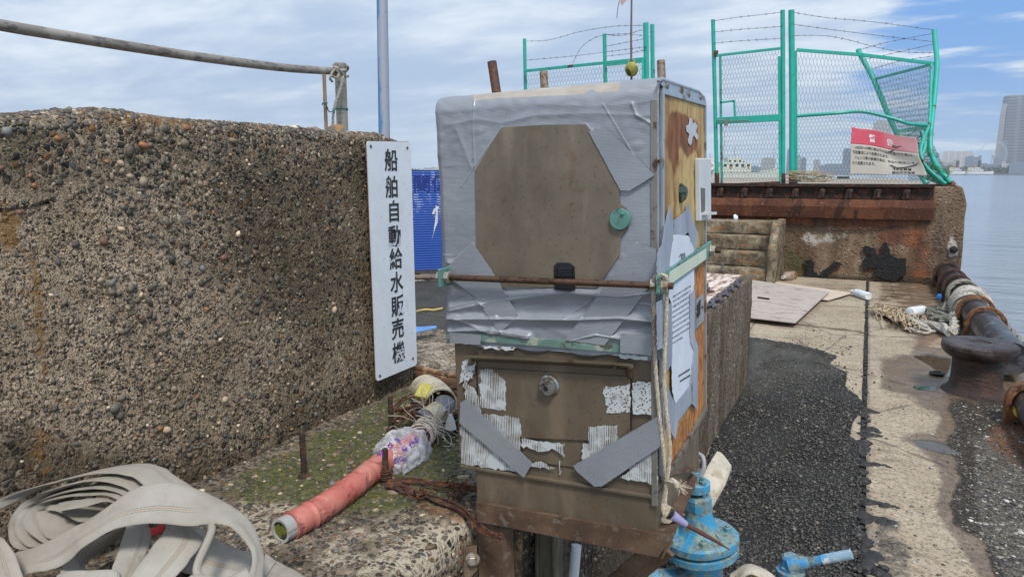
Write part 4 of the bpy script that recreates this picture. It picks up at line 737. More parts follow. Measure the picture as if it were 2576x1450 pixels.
# ------------------------------------------------------------------ sign on the sea wall
WHT = mat('sign_white', (.66, .71, .76), .42, layers=((60, .62, .68, (.50, .52, .52)), (9, .62, .75, (.58, .62, .66))), var=.04, bump=(60, .15, .001))
def sgn():
    X = WX+.030; q = [AX(u, v, X) for u, v in ((921, 355), (1031, 357), (1047, 916), (945, 959))]; c = sum(q)/4
    r = thing('sign_board', 'tall narrow white sign with black Japanese characters on the sea wall', 'sign', c)
    # rounded corners
    P = []
    for i in range(4):
        a, p, d = q[i-1], q[i], q[(i+1) % 4]; e1 = nrm(a-p)*.012; e2 = nrm(d-p)*.012
        for t in (0, .33, .66, 1): P.append(p+e1*(1-t)**2+e2*t*t+ (e1*0)-c)
    b = MB(); b.prism(P, V(.003, 0, 0)); b.build('panel', WHT, r)
    b = MB(); b.prism([p*1.004+V(-.0022, 0, 0) for p in P], V(.002, 0, 0)); b.build('rusty_backing', mat('sign_back', (.22, .12, .07), .8), r)
    ink = mat('sign_black', (.018, .019, .022), .5, layers=((150, .66, .7, (.3, .3, .3)),))
    cs = [(984, 407), (986, 474), (991, 535), (993, 597), (996, 654), (998, 713), (1000, 772), (1001, 829), (1003, 888)]
    for s_, (u, v) in zip('船舶自動給水販売機', cs):
        o = AX(u, v, X+.0042)-c; text_on('sign_character', s_, o, V(0, 1, 0), V(0, .0, 1), .071, ink, r, off=.0010, align='CENTER', sx=1.0)
    for (u, v) in ((932, 368), (1024, 372), (1038, 901), (955, 944)):
        b = MB(); b.lathe(AX(u, v, X+.003)-c, [(.005, 0), (.0045, .002), (.001, .003)], 12, (1, 0, 0)); b.build('screw', mat('screw_dark', (.12, .11, .10), .5, .5), r)
        if True: b = MB(); b.tube([AX(u, v, WX-.01)-c, AX(u, v, X)-c], .004, 8); b.build('standoff', mat('screw_dark', None), r)
sgn()
# ------------------------------------------------------------------ handrail and posts on the sea wall
PXW = -1.70
GALV = mat('galvanised', (.34, .32, .28), .5, .45, layers=((14, .5, .62, (.30, .24, .16), (1, 1, .25)), (90, .58, .64, (.18, .15, .12))), bump=(120, .3, .001))
hp = [AX(-1500, -330, PXW), AX(-600, -75, PXW), AX(-160, 28, PXW), AX(0, 63, PXW), AX(200, 97, PXW), AX(400, 129, PXW), AX(600, 157, PXW), AX(730, 172, PXW), AX(850, 180, PXW)]
b = MB(); b.tube(cat(hp, 10), .0128, 16); o = b.build('handrail_pipe', mat('weathered_pipe', (.27, .245, .215), .6, .3, layers=((70, .52, .58, (.15, .13, .12), (1, .3, 1)), (10, .55, .65, (.36, .33, .29))), bump=(200, .5, .001)), smooth=60)
tag(o, 'long sagging weathered metal pipe above the sea wall, tied to the post', 'handrail')
pc = AX(861, 318, PXW-.02); pt = AX(861, 160, PXW-.02)
post = thing('metal_post', 'short thick galvanised tube post with cap on the sea wall', 'post', (pc[0], pc[1], WT-.02))
b = MB(); b.cyl(V(0, 0, 0), V(0, 0, pt[2]-WT+.015), .0205, 24); b.build('tube', GALV, post, smooth=50)
b = MB(); hh = pt[2]-WT+.02; b.lathe(V(0, 0, hh-.02), [(.0218, 0), (.0222, .001), (.0222, .018), (.019, .021), (.002, .021)], 24); cp = b.build('cap', GALV, post, smooth=40)
b = MB(); b.lathe(V(-.016, -.017, hh-.008), [(.003, 0), (.003, .003)], 10, (-.6, -.8, 0)); b.build('cap_screw', rust_bolt, cp)
a, c = AX(815, 190, PXW+.012), AX(816, 330, PXW+.012); b = MB(); b.tube([V(a[0], a[1], WT-.03), V(a[0], a[1], a[2]+.004)], .0062, 12); o = b.build('thin_stake', mat('brown_stake', (.30, .21, .13), .6, .2, layers=((30, .5, .6, (.2, .14, .1), (1, 1, .2)),)), smooth=60); tag(o, 'thin brown stake standing beside the thick post on the wall', 'stake')
def ringpts(c, r, h0, h1, n=26, tilt=0): return [c+V(r*math.cos(a), r*math.sin(a), h0+(h1-h0)*i/n+tilt*math.cos(a)) for i, a in enumerate(np.linspace(0, 2*math.pi, n+1))]
ROPE = mat('grey_rope', (.36, .33, .28), .9, layers=((150, .5, .6, (.22, .2, .17)),), bump=(260, .8, .002))
b = MB(); ptop = V(pc[0], pc[1], 0); zt = hp[-1][2]
fuzzy(b, ringpts(ptop, .026, zt-.012, zt+.01), .0042); fuzzy(b, ringpts(ptop, .027, zt+.012, zt-.006, tilt=.012), .0042)
fuzzy(b, [AX(838, 168, PXW+.01), AX(848, 172, PXW+.022), AX(858, 182, PXW+.022), AX(866, 192, PXW+.012)], .005); fuzzy(b, [AX(832, 190, PXW+.02), AX(846, 196, PXW+.022), AX(852, 184, PXW+.022), AX(840, 176, PXW+.02), AX(830, 196, PXW+.018), AX(836, 206, PXW+.014)], .004)
fuzzy(b, [AX(862, 188, PXW+.018), AX(860, 205, PXW+.022), AX(852, 235, PXW+.020), AX(843, 262, PXW+.016), AX(838, 290, PXW+.012), AX(837, 330, PXW+.008)], .0046, 12)
o = b.build('lashing_rope', ROPE, smooth=60); tag(o, 'grey twisted rope lashing the pipe to the post and hanging down it', 'rope')
b = MB(); gz = AX(860, 272, PXW)[2]; b.tube(ringpts(ptop, .0222, gz, gz), .0016, 6); b.tube(ringpts(ptop, .0225, gz-.004, gz-.001), .0014, 6)
b.tube(cat([AX(844, 273, PXW+.02), AX(834, 281, PXW+.02), AX(826, 279, PXW+.018), AX(822, 268, PXW+.02), AX(812, 259, PXW+.024), AX(811, 264, PXW+.02)], 6), .0018, 6); b.tube(ringpts(V(a[0], a[1], 0), .008, AX(815, 260, PXW)[2], AX(815, 260, PXW)[2]), .0015, 6)
o = b.build('green_tie_wire', mat('green_wire', (.01, .15, .11), .4), smooth=60); tag(o, 'thin dark green wire tying the stake to the thick post', 'wire')
# painted pole far behind the wall
def m_pole():
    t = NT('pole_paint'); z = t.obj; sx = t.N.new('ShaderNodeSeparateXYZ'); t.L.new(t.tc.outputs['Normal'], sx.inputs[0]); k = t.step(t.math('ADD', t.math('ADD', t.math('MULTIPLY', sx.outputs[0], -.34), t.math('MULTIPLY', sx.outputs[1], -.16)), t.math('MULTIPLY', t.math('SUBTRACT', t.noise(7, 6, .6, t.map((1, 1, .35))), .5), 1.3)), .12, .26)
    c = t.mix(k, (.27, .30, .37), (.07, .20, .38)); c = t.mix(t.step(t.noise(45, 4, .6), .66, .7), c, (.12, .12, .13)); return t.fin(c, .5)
q = W(966, 320, 5.8); q2 = W(960, -60, 5.8); b = MB(); h_ = 4.6; dxy = (q-q2)/(q[2]-q2[2]); P = [V(0, 0, 0), dxy*h_]; b.tube(P, [.048, .043], 24); o = b.build('painted_pole', m_pole(), smooth=50); o.location = q+dxy*(0-q[2]); tag(o, 'tall slim pole with flaking grey and blue paint behind the sea wall', 'pole')
# blue corrugated board
def m_blue():
    t = NT('blue_board'); sx = t.N.new('ShaderNodeSeparateXYZ'); t.L.new(t.obj, sx.inputs[0]); w = t.wave(9, None, 'Z'); up = t.step(sx.outputs[2], .75, .95)
    c = t.mix(t.noise(3, 4), (.010, .055, .30), (.016, .085, .40)); k = t.math('MULTIPLY', t.math('MULTIPLY', t.step(w, .80, .92), t.step(t.noise(12, 5, .7, t.map((1, 1, .5))), .50, .62)), up); c = t.mix(k, c, (.55, .62, .75))
    t.bump(w, .5, .01); return t.fin(c, .35)
p0, p1 = AZ(1020, 700, 0), AZ(1175, 694, 0); e = nrm((p1-p0)*V(1, 1, 0)); n_ = V(e[1], -e[0], 0)
bb = thing('blue_board', 'bright blue ribbed board with faded lettering seen between the sea wall and machine', 'board', p0)
L = np.linalg.norm(p1-p0); top = W(1045, 428, 10.45)[2]; bot = W(1090, 681, 10.4)[2]
b = MB(); b.prism([V(0, 0, bot), e*L+V(0, 0, bot), e*L+V(0, 0, top), V(0, 0, top)], -n_*.03); b.build('panel', m_blue(), bb)
b = MB(); b.prism([p+n_*.001 for p in [e*L*.44+V(0, 0, .93), e*L*.47+V(0, 0, .92), e*L*.52+V(0, 0, 1.02), e*L*.47+V(0, 0, 1.0)]], n_*.002)
b.prism([p+n_*.001 for p in [e*L*.49+V(0, 0, bot+.62), e*L*.53+V(0, 0, bot+.70), e*L*.53+V(0, 0, bot+.88), e*L*.56+V(0, 0, bot+.92), e*L*.50+V(0, 0, bot+.94), e*L*.50+V(0, 0, bot+.80), e*L*.46+V(0, 0, bot+.55), e*L*.42+V(0, 0, bot+.42)]], n_*.002); b.build('torn_spot', mat('torn_pale', (.6, .63, .66), .7), bb)
dkb = mat('faded_letter_blue', (.010, .03, .20), .5)
text_on('faded_lettering', '関係', e*L*.14+n_*.004+V(0, 0, top-.21), e, V(0, 0, 1), .27, dkb, bb, off=.004)
for f in (.2, .95): b = MB(); b.bar(e*L*f-n_*.05, e*L*f-n_*.05+V(0, 0, bot+.4), .05, .05, (1, 0, 0)); b.build('leg', mat('board_leg', (.06, .05, .045), .8), bb)
b = MB(); b.bar(V(0, 0, bot-.02)-n_*.02, e*L+V(0, 0, bot-.02)-n_*.02, .05, .05); b.build('bottom_bar', mat('board_leg', None), bb)
# brown rail between wall end and machine
zr_ = W(1075, 697, 2.75); b = MB(); pL = V(WX-.05, WY+.22, 0); a = W(1046, 697, 2.62); c = W(1135, 698, 2.75); b.tube([a+(a-c)*2., a, c, c+(c-a)*5.], .0095, 12); b.bx(a[0]-.16, a[0]-.12, a[1]-.10, a[1]-.04, LZ-.01, a[2]+.0); o = b.build('brown_rail', mat('brown_rail', (.25, .18, .13), .55, .3, layers=((30, .5, .6, (.12, .07, .04)),)), smooth=50); tag(o, 'thin brown rail passing behind the sign and the machine', 'rail')
# pipe across the ledge past the wall, blue sheet scrap
b = MB(); b.tube(cat([W(1010, 930, 2.60), W(1060, 942, 2.55), W(1110, 953, 2.48), W(1190, 968, 2.4)], 5), .030, 16); b.tube(cat([W(1010, 917, 2.58), W(1060, 928, 2.53), W(1110, 940, 2.46), W(1190, 950, 2.38)], 5), .011, 10); o = b.build('old_pipe', mat('old_pipe', (.16, .085, .05), .7, .2, layers=((12, .5, .62, (.42, .26, .14)), (30, .6, .66, (.03, .02, .02)))), smooth=50); tag(o, 'dark rusty pipe with pale orange top lying past the wall end', 'pipe')
b = MB(); b.grid(10, 6, lambda i, j: AZ(1030+68*i, 838-16*j*(.3+.7*(1-i))-15*i, .82)); o = b.build('blue_sheet', mat('blue_sheet', (.10, .27, .62), .5), smooth=60); s_ = o.modifiers.new('t', 'SOLIDIFY'); s_.thickness = .004; tag(o, 'scrap of light blue sheet on the ground past the wall end', 'sheet')
b = MB(); b.tube(cat([AZ(1048, 782, .02), AZ(1070, 778, .02), AZ(1090, 779, .02), AZ(1112, 775, .02)], 6), .012, 6); o = b.build('yellow_cord', mat('yellow_cord', (.55, .40, .10), .7)); tag(o, 'thin yellow cord lying on the dark ground past the wall end', 'cord')
# rusty stubs standing behind the machine
for u, v, u2, v2, r, lb in ((1237, 156, 1247, 222, .030, 'thick dark brown rusty pipe stub leaning behind the machine top, left of the others'), (1367, 181, 1369, 216, .026, 'short pale rusty pipe stub behind the middle of the machine top'), (1662, 153, 1664, 200, .026, 'upright grey rusty pipe stub behind the right end of the machine top')):
    d = 4.6; a = W(u, v, d); c = W(u2, v2, d); dr = nrm(a-c); Lp = (a[2]+.02)/dr[2]; b = MB(); b.pipe([a-dr*Lp, a], r, .004, 18); o = b.build('pipe_stub', mat('stub_'+str(u), (.09, .05, .045) if u < 1300 else (.27, .22, .18), .7, .2, layers=((40, .5, .56, (.16, .07, .03) if u < 1300 else (.17, .09, .05)),)), smooth=50); tag(o, lb, 'pipe stub', 'pipe stubs behind the machine')
# ------------------------------------------------------------------ red taped pipe and what lies round it
def lz(u, v, up=0.): return AZ(u, v, LZ+up)
rp = thing('taped_pipe', 'pipe wrapped in pinkish red tape with a knitted white cuff at its open end', 'pipe', lz(860, 1270, 0)); ro = lz(860, 1270, 0)
def rl(u, v, up=.026): return AZ(u, v, LZ+up)-ro
def m_red():
    t = NT('red_tape'); n = t.noise(9, 6, .6); c = t.ramp(n, [(.3, (.34, .085, .07)), (.5, (.50, .15, .12)), (.7, (.56, .24, .19))]); w = t.wave(4.2, t.map((1, 1, 1), t.uv), 'X', 5, 2); c = t.mix(t.math('MULTIPLY', t.step(w, .0, .12, 1, 0), .35), c, (.30, .05, .05)); t.bump(t.math('ADD', t.noise(22, 5, .6), t.step(w, 0, .25)), .6, .004); return t.fin(c, .55)
P = cat([rl(728, 1322), rl(800, 1283), rl(880, 1228), rl(940, 1180), rl(1000, 1140)], 14); R = [.0272+.0013*math.sin(i*2.1)+.001*(i % 5 == 0)*2 for i in range(len(P))]
b = MB(); b.tube(P, R, 28); b.build('red_tape_wrap', m_red(), rp, smooth=60)
b = MB(); b.pipe([rl(704, 1335), rl(735, 1318)], .0245, .005, 28); b.build('knitted_cuff', (lambda t: (t.bump(t.wave(26, t.uv, 'Y'), .8, .002), t.fin(t.mix(t.wave(26, t.uv, 'Y'), (.42, .42, .40), (.66, .67, .66)), .9))[1])(NT('knit_white')), rp, smooth=50)
b = MB(); b.tube([rl(709, 1333), rl(730, 1321)], .019, 20, rn=.06); b.build('yellow_lining', mat('mossy_yellow', (.16, .17, .02), .9, layers=((60, .5, .55, (.03, .03, .02)),), bump=(150, 1, .004)), rp)
b = MB(); b.lathe(rl(985, 1150), [(.034, -.004), (.036, .0), (.034, .006), (.026, .014)], 24, nrm(P[-1]-P[-8]), wob=.1); b.build('red_ring', mat('red_plastic', (.55, .03, .035), .4), rp, smooth=50)
P2 = cat([rl(1000, 1140), rl(1040, 1105), rl(1075, 1060), rl(1100, 1035)], 8); b = MB(); b.tube(P2, .023, 16); b.build('inner_red_pipe', mat('red_plastic', None), rp, smooth=50)
# crumpled clear bag
def m_bag():
    t = NT('clear_plastic'); N = t.N; tr = N.new('ShaderNodeBsdfTransparent'); mx = N.new('ShaderNodeMixShader'); n = t.noise(30, 6, .7); lw = N.new('ShaderNodeLayerWeight'); lw.inputs[0].default_value = .35
    k = t.math('ADD', t.math('MULTIPLY', t.step(n, .42, .62), .55), t.math('MULTIPLY', lw.outputs['Facing'], .6), True); k = t.math('ADD', k, .16, True); t.bump(n, .9, .006)
    m = t.fin((.62, .63, .68), .12); t.L.new(k, mx.inputs[0]); t.L.new(tr.outputs[0], mx.inputs[1]); t.L.new(t.b.outputs[0], mx.inputs[2]); t.L.new(mx.outputs[0], N['Material Output'].inputs[0]); return m
bc_ = W(1012, 1138, 1.83); bagc = thing('plastic_bag', 'crumpled clear plastic bag with purple handwriting round the taped pipe', 'bag', bc_)
BAG = m_bag()
def bag(c, rx, ry, rz, dirv, seed):
    b = MB(); d = nrm(dirv); s_ = nrm(np.cross(d, V(0, 0, 1))); u = np.cross(s_, d); nu, nv = 60, 44
    def fn(i, j):
        a = 2*math.pi*i; ph = math.pi*(j*.96+.02); q = V(math.cos(ph), math.sin(ph)*math.cos(a), math.sin(ph)*math.sin(a)); k = 1+.16*mn.noise(Vector(q*2.2+seed))+.10*abs(mn.noise(Vector(q*5+seed)))+.07*abs(mn.noise(Vector(q*11+seed)))
        return c+d*q[0]*rx*k+s_*q[1]*ry*k+u*max(q[2]*rz*k, -.05)
    b.grid(nu, nv, fn); return b
dv = nrm(P2[-1]-P[0]); bg_ = bag(V(0, 0, 0), .098, .062, .058, dv, 3.); bg_.build('bag_film', BAG, bagc, smooth=180)
def flapf(i, j):
    A = AZ(1010+60*i, 1195-40*i, LZ+.01)-bc_; B = AZ(1020+40*i, 1140-50*i, LZ+.05)-bc_; return A*(1-j)+B*j+V(0, 0, .008*mn.noise(Vector((i*5, j*4, 1))))+V(.004*mn.noise(Vector((i*9, j*8, 3))), 0, 0)
b = MB(); b.grid(30, 12, flapf); b.build('bag_flap', BAG, bagc, smooth=180)
INKP = mat('purple_ink', (.10, .045, .33), .5)
def scribbles():
    rr = random.Random(11); b = MB()
    for (u, v) in ((955, 1140), (985, 1122), (1000, 1108), (1018, 1130), (1012, 1150), (1035, 1118), (1045, 1105), (1000, 1160)):
        for k in range(3):
            q = [(u+rr.uniform(-9, 9), v+rr.uniform(-10, 10)) for _ in range(3)]; b.tube(cat([W(x, y, 1.665 if v < 1190 else 1.62)-bc_ for x, y in q], 4), .0011, 4)
        b.build('purple_scribble', INKP, bagc); b = MB()

scribbles()
# strings, pvc parts
def spool():
    rr = random.Random(8); b = MB(); c = AZ(1068, 1085, LZ+.03); ax = nrm(P2[-1]-P2[0]); s_ = nrm(np.cross(ax, V(0, 0, 1))); u = np.cross(s_, ax)
    for k in range(26):
        o = c+ax*rr.uniform(-.045, .05); r = rr.uniform(.027, .036); tl = rr.uniform(-.02, .02); b.tube([o+(s_*math.cos(a)+u*math.sin(a))*r+ax*tl*math.cos(a+k) for a in np.linspace(0, 6.3, 20)], .0022, 5)
    for k in range(70):
        q = c+ax*rr.uniform(-.02, .09)+V(rr.gauss(0, .012), rr.gauss(0, .012), rr.gauss(.012, .01)); pts = [q]; dr = nrm(V(rr.gauss(.5, .7), rr.gauss(.2, .8), rr.gauss(.05, .3)))
        for m_ in range(5): dr = nrm(dr+V(rr.gauss(0, .5), rr.gauss(0, .5), rr.gauss(-.05, .35))); nx = pts[-1]+dr*.022; nx[2] = max(nx[2], LZ+.006); pts.append(nx)
        b.tube(cat(pts, 4), .0009, 3)
    return b.build('white_string', mat('white_string', (.60, .54, .47), .8), smooth=60)
tag(spool(), 'tangle of frayed white plastic string wound round the pipe end', 'string')
pv = thing('pvc_joint', 'broken cream and grey plastic pipe joint with a cracked elbow among rusty wire', 'pipe joint', AZ(1095, 1040, LZ)); po = AZ(1095, 1040, LZ)
GPV = mat('grey_pvc', (.16, .17, .19), .4); CPV = mat('cream_pvc', (.55, .49, .36), .5, layers=((25, .5, .62, (.34, .26, .15)), (60, .6, .66, (.68, .66, .6))))
b = MB(); b.tube([W(1064, 1062, 1.98)-po, W(1076, 1053, 1.99)-po], .034, 22); b.build('grey_socket', GPV, pv, smooth=40)
b = MB(); b.tube([W(1074, 1054, 1.99)-po, W(1103, 1033, 2.03)-po], [.033, .030], 22); b.build('cream_sleeve', CPV, pv, smooth=40)
b = MB(); b.tube(cat([W(1100, 1036, 2.03)-po, W(1115, 1022, 2.06)-po, W(1119, 1008, 2.08)-po], 5), [.029]*10+[.024], 20); b.build('grey_elbow', GPV, pv, smooth=40)
def elbow():
    C_ = [W(1108, 1018, 2.12)-po, W(1098, 1004, 2.16)-po, W(1084, 990, 2.22)-po, W(1070, 982, 2.30)-po]; b = MB(); b.pipe(cat(C_, 6), .052, .005, 26); return b
elbow().build('cracked_elbow', CPV, pv, smooth=50)
b = MB(); b.box(W(1066, 985, 2.12)-po, (.04, .05, .02), np.array(Matrix.Rotation(.6, 3, 'X'))); b.build('yellow_tape_scrap', mat('yellow_scrap', (.60, .55, .12), .6), pv, bevel=.004)
b = MB(); b.lathe(W(1133, 1068, 1.95)-po, [(.016, -.01), (.012, .01), (.004, .03)], 14); b.build('white_plug', mat('plug_white', (.66, .66, .63), .5), pv, smooth=50)
# rebar studs
REB = mat('rebar_rust', (.05, .032, .026), .85, .15, layers=((60, .5, .6, (.11, .055, .03)),), bump=(300, .8, .002))
for (u, v, vt, lb) in ((765, 1197, 1088, 'short upright rusty steel stud, nearest the camera at the foot of the wall'), (984, 1080, 995, 'short upright rusty steel stud just below the bottom of the sign'), (971, 1216, 1127, 'short upright rusty steel stud beside the taped pipe with wire tied to it'), (1147, 1092, 1036, 'stubby rusty steel stud tight against the left side of the machine')):
    p = lz(u, v); 
    s0, s1_ = 0., 1.
    for _ in range(40):
        m_ = (s0+s1_)/2; vv = proj(p+V(0, 0, m_))[1]
        if vv > vt: s0 = m_
        else: s1_ = m_
    P = [p+V(.0, 0, -.02)+V(0, 0, 1)*(s0+.02)*i/30+V(.0006*math.sin(i*.2), 0, 0) for i in range(31)]; b = MB(); b.tube(P, [.0076 if i % 2 else .0068 for i in range(30)]+[.006], 12)
    b.lathe(p, [(.014, 0), (.011, .006), (.008, .009)], 14, wob=.4); o = b.build('steel_stud', REB, smooth=50); tag(o, lb, 'steel stud', 'steel studs in the ledge')
# rusty wire bundles
WR = mat('rusty_wire', (.075, .036, .026), .85, .15, layers=((60, .5, .58, (.17, .07, .03)),), bump=(300, .7, .002))
def wires():
    rr = random.Random(4); b = MB(); base = [(971, 1215, 1.68), (1020, 1228, 1.64), (1090, 1255, 1.60), (1160, 1285, 1.52), (1215, 1330, 1.44), (1262, 1352, 1.38)]
    for k in range(9): b.tube(cat([safe(W(u+rr.gauss(0, 2.5), v+rr.gauss(0, 5), d), .012) for u, v, d in base], 7), .0022, 6)
    base = [(975, 1210, 1.68), (1040, 1208, 1.68), (1110, 1216, 1.66), (1200, 1228, 1.6)]
    for k in range(6): b.tube(cat([safe(W(u+rr.gauss(0, 2), v+rr.gauss(0, 4), d), .012) for u, v, d in base], 7), .0022, 6)
    for k in range(5): q = 3+2*rr.random(); b.tube(ringpts(lz(971, 1215)+V(0, 0, .01+.005*k), .011+.002*rr.random(), 0, .004), .0022, 6)
    for (u, v, d) in ((1063, 1238, 1.58), (1150, 1225, 1.58)):
        for k in range(4): c = safe(W(u+rr.gauss(0, 8), v+rr.gauss(0, 6), d), .02); b.tube(cat([c+V(rr.gauss(0, .012), rr.gauss(0, .012), rr.gauss(0, .010)) for _ in range(5)], 6), .002, 5)
    return b.build('wire_bundle', WR, smooth=60)
tag(wires(), 'twisted bundle of dark rusty wire stretched from the stud to the machine stand', 'wire')
def coil():
    rr = random.Random(9); b = MB()
    loops = [[(985, 1040), (1010, 1000), (1060, 980), (1100, 985), (1125, 1020), (1140, 1060)], [(985, 1055), (1020, 1025), (1050, 1015), (1090, 1012), (1112, 1040)], [(1000, 1065), (1030, 1030), (1060, 1005), (1045, 985), (1080, 968), (1150, 985)], [(1060, 990), (1100, 960), (1150, 975)], [(1090, 962), (1120, 985), (1150, 1010)], [(1095, 1000), (1120, 975), (1152, 968)], [(1085, 985), (1115, 1000), (1150, 1000)], [(990, 1050), (1030, 1040), (1070, 1020), (1110, 1015), (1125, 1035), (1113, 1060)], [(1030, 1005), (1040, 1025), (1045, 1040), (1030, 1050)], [(985, 1030), (1010, 1020), (1040, 1015), (1070, 1025)], [(1110, 955), (1125, 975), (1150, 985)], [(1000, 1010), (1030, 990), (1070, 985), (1110, 975), (1150, 960)]]
    for L_ in loops:
        for k in range(2): b.tube(cat([lz(u+rr.gauss(0, 2), v+rr.gauss(0, 2)+6, .03+.035*math.sin(math.pi*i/(len(L_)-1))+rr.gauss(0, .004)) for i, (u, v) in enumerate(L_)], 7), .0026, 6)
    return b.build('wire_coil', WR, smooth=60)
tag(coil(), 'loose loops of thick rusty wire beyond the bag, below the sign', 'wire')
# ------------------------------------------------------------------ flat canvas hose in a heap
def m_hose():
    t = NT('canvas_hose'); sx = t.N.new('ShaderNodeSeparateXYZ'); t.L.new(t.uv, sx.inputs[0]); u_, v_ = sx.outputs[0], sx.outputs[1]
    n = t.noise(6, 6, .6); c = t.ramp(n, [(.3, (.27, .24, .195)), (.5, (.40, .37, .32)), (.7, (.50, .48, .435))]); c = t.mix(t.math('MULTIPLY', t.step(t.noise(10, 6, .65), .58, .70), .55), c, (.27, .21, .145)); c = t.mix(t.math('MULTIPLY', t.step(t.noise(26, 6, .7), .62, .7), .5), c, (.16, .13, .11))
    d = t.math('ABSOLUTE', t.math('SUBTRACT', v_, .66)); zz = t.wave(55, t.map((1, 0, 0), t.uv), 'X')
    band = t.math('MULTIPLY', t.step(t.math('ADD', d, t.math('MULTIPLY', zz, .012)), .058, .066, 1, 0), t.step(t.noise(5, 3), .40, .55)); c = t.mix(t.math('MULTIPLY', band, .8), c, (.40, .43, .36)); c = t.mix(t.math('MULTIPLY', t.step(t.math('ABSOLUTE', t.math('SUBTRACT', d, .052)), .008, .016, 1, 0), t.math('MULTIPLY', band, .75)), c, (.10, .15, .19)); c = t.mix(t.math('MULTIPLY', t.step(d, .010, .018, 1, 0), t.math('MULTIPLY', band, .8)), c, (.50, .20, .09))
    w = t.math('MULTIPLY', t.wave(150, t.map((1, .08, 1), t.uv), 'X'), t.wave(17, t.uv, 'Y')); c = t.mix(t.math('MULTIPLY', t.step(t.math('ABSOLUTE', t.math('SUBTRACT', v_, .5)), .44, .5), .45), c, (.25, .21, .165)); c = t.mix(t.math('MULTIPLY', w, .35), c, (.22, .19, .165)); t.bump(t.noise(24, 6, .6), .5, .006); t.bump(w, .55, .0015); t.bump(t.noise(28, 5, .6), .4, .004); return t.fin(c, .9)  # edge shading for depth painted into the colour, then weave and bumps
HM = m_hose(); hc0 = AZ(350, 1380, LZ); hose = thing('canvas_hose', 'heap of flat beige canvas fire hose with coloured stripe lying on the ledge', 'hose', hc0)
def zz_(x, y, d): return safe(W(x*.333, 967+y*.333, d))-hc0
def crease(b): b.v = [tuple(safe(hc0+V(*q)+.0035*V(nz3(q, 16), nz3(q, 16, 5), nz3(q, 16, 9))+.0009*V(nz3(q, 60), nz3(q, 60, 5), nz3(q, 60, 9)), .003)-hc0) for q in b.v]
def rb_(A, B, th=.006, n=9, m=8, name='hose_loop'):
    b = MB(); b.ribbon([zz_(*p) for p in A], [zz_(*p) for p in B], th, n, m); crease(b); b.build(name, HM, hose, smooth=70)
WV = V(.002, .095, -.012)
def rv(A, th=.0075, k=.8, name='hose_coil'):
    Pn = [zz_(*p) for p in A]; b = MB(); b.ribbon(Pn, [safe(p+hc0+WV*k)-hc0 for p in Pn], th, 9, 8); crease(b); b.build(name, HM, hose, smooth=70)
rv([(-240, 1000, 1.275), (0, 862, 1.295), (330, 752, 1.315), (700, 672, 1.325), (960, 690, 1.325), (1090, 770, 1.295), (1250, 900, 1.275)], k=.75, name='outer_hose_run')
rv([(240, 1245, 1.260), (120, 1235, 1.260), (72, 1150, 1.265), (90, 1010, 1.275), (200, 880, 1.295), (400, 785, 1.305), (700, 722, 1.315), (900, 760, 1.315), (1010, 820, 1.305)])
rv([(330, 1215, 1.260), (210, 1220, 1.260), (128, 1140, 1.265), (122, 1030, 1.275), (205, 930, 1.295), (420, 832, 1.305), (700, 778, 1.315), (860, 805, 1.315), (960, 850, 1.305)])
rv([(420, 1190, 1.265), (320, 1190, 1.260), (195, 1095, 1.265), (182, 1000, 1.275), (290, 905, 1.295), (500, 850, 1.305), (760, 828, 1.315), (900, 870, 1.305)])
rv([(700, 1100, 1.315), (560, 1130, 1.285), (400, 1165, 1.265), (320, 1120, 1.265), (268, 985, 1.285), (330, 930, 1.295)], k=.9)
rv([(345, 940, 1.295), (450, 965, 1.295), (600, 1030, 1.295), (720, 1000, 1.305), (900, 960, 1.335)], k=.8)
rb_([(440, 895, 1.300), (600, 862, 1.305), (760, 852, 1.315), (880, 880, 1.325)], [(455, 955, 1.275), (640, 915, 1.285), (790, 882, 1.305), (890, 910, 1.315)], name='hose_tongue')
rb_([(60, 1330, 1.235), (110, 1268, 1.235), (300, 1200, 1.225), (600, 1050, 1.215), (850, 895, 1.22), (1010, 790, 1.235), (1160, 748, 1.26), (1350, 748, 1.285), (1600, 830, 1.29), (1810, 950, 1.27), (1925, 1100, 1.25), (1985, 1300, 1.22), (1990, 1500, 1.18)],
    [(60, 1490, 1.19), (180, 1435, 1.19), (440, 1370, 1.185), (640, 1225, 1.185), (800, 1120, 1.19), (950, 1060, 1.20), (1200, 1052, 1.22), (1450, 1060, 1.22), (1680, 1055, 1.215), (1800, 1120, 1.21), (1885, 1240, 1.20), (1905, 1360, 1.18), (1850, 1520, 1.15)], th=.010, name='big_hose_arch')
rb_([(-260, 1060, 1.20), (-180, 1200, 1.18), (-150, 1350, 1.16), (-120, 1520, 1.14)], [(-30, 1130, 1.20), (50, 1180, 1.18), (120, 1290, 1.16), (185, 1500, 1.13)])
rb_([(960, 1000, 1.30), (950, 1070, 1.28), (905, 1200, 1.25), (855, 1360, 1.21), (830, 1520, 1.18)], [(1100, 1000, 1.31), (1120, 1070, 1.30), (1140, 1170, 1.28), (1065, 1350, 1.24), (950, 1520, 1.19)])
rb_([(1260, 1000, 1.29), (1245, 1080, 1.27), (1150, 1200, 1.24), (1050, 1350, 1.20), (930, 1520, 1.16)], [(1400, 1020, 1.30), (1460, 1090, 1.29), (1530, 1175, 1.26), (1430, 1330, 1.22), (1250, 1520, 1.17)], th=.014)
rb_([(1370, 1040, 1.34), (1560, 1100, 1.35), (1700, 1200, 1.35), (1920, 1285, 1.34), (2080, 1330, 1.32)], [(1330, 1400, 1.27), (1480, 1440, 1.26), (1640, 1450, 1.26), (1850, 1500, 1.25), (1950, 1540, 1.25)])
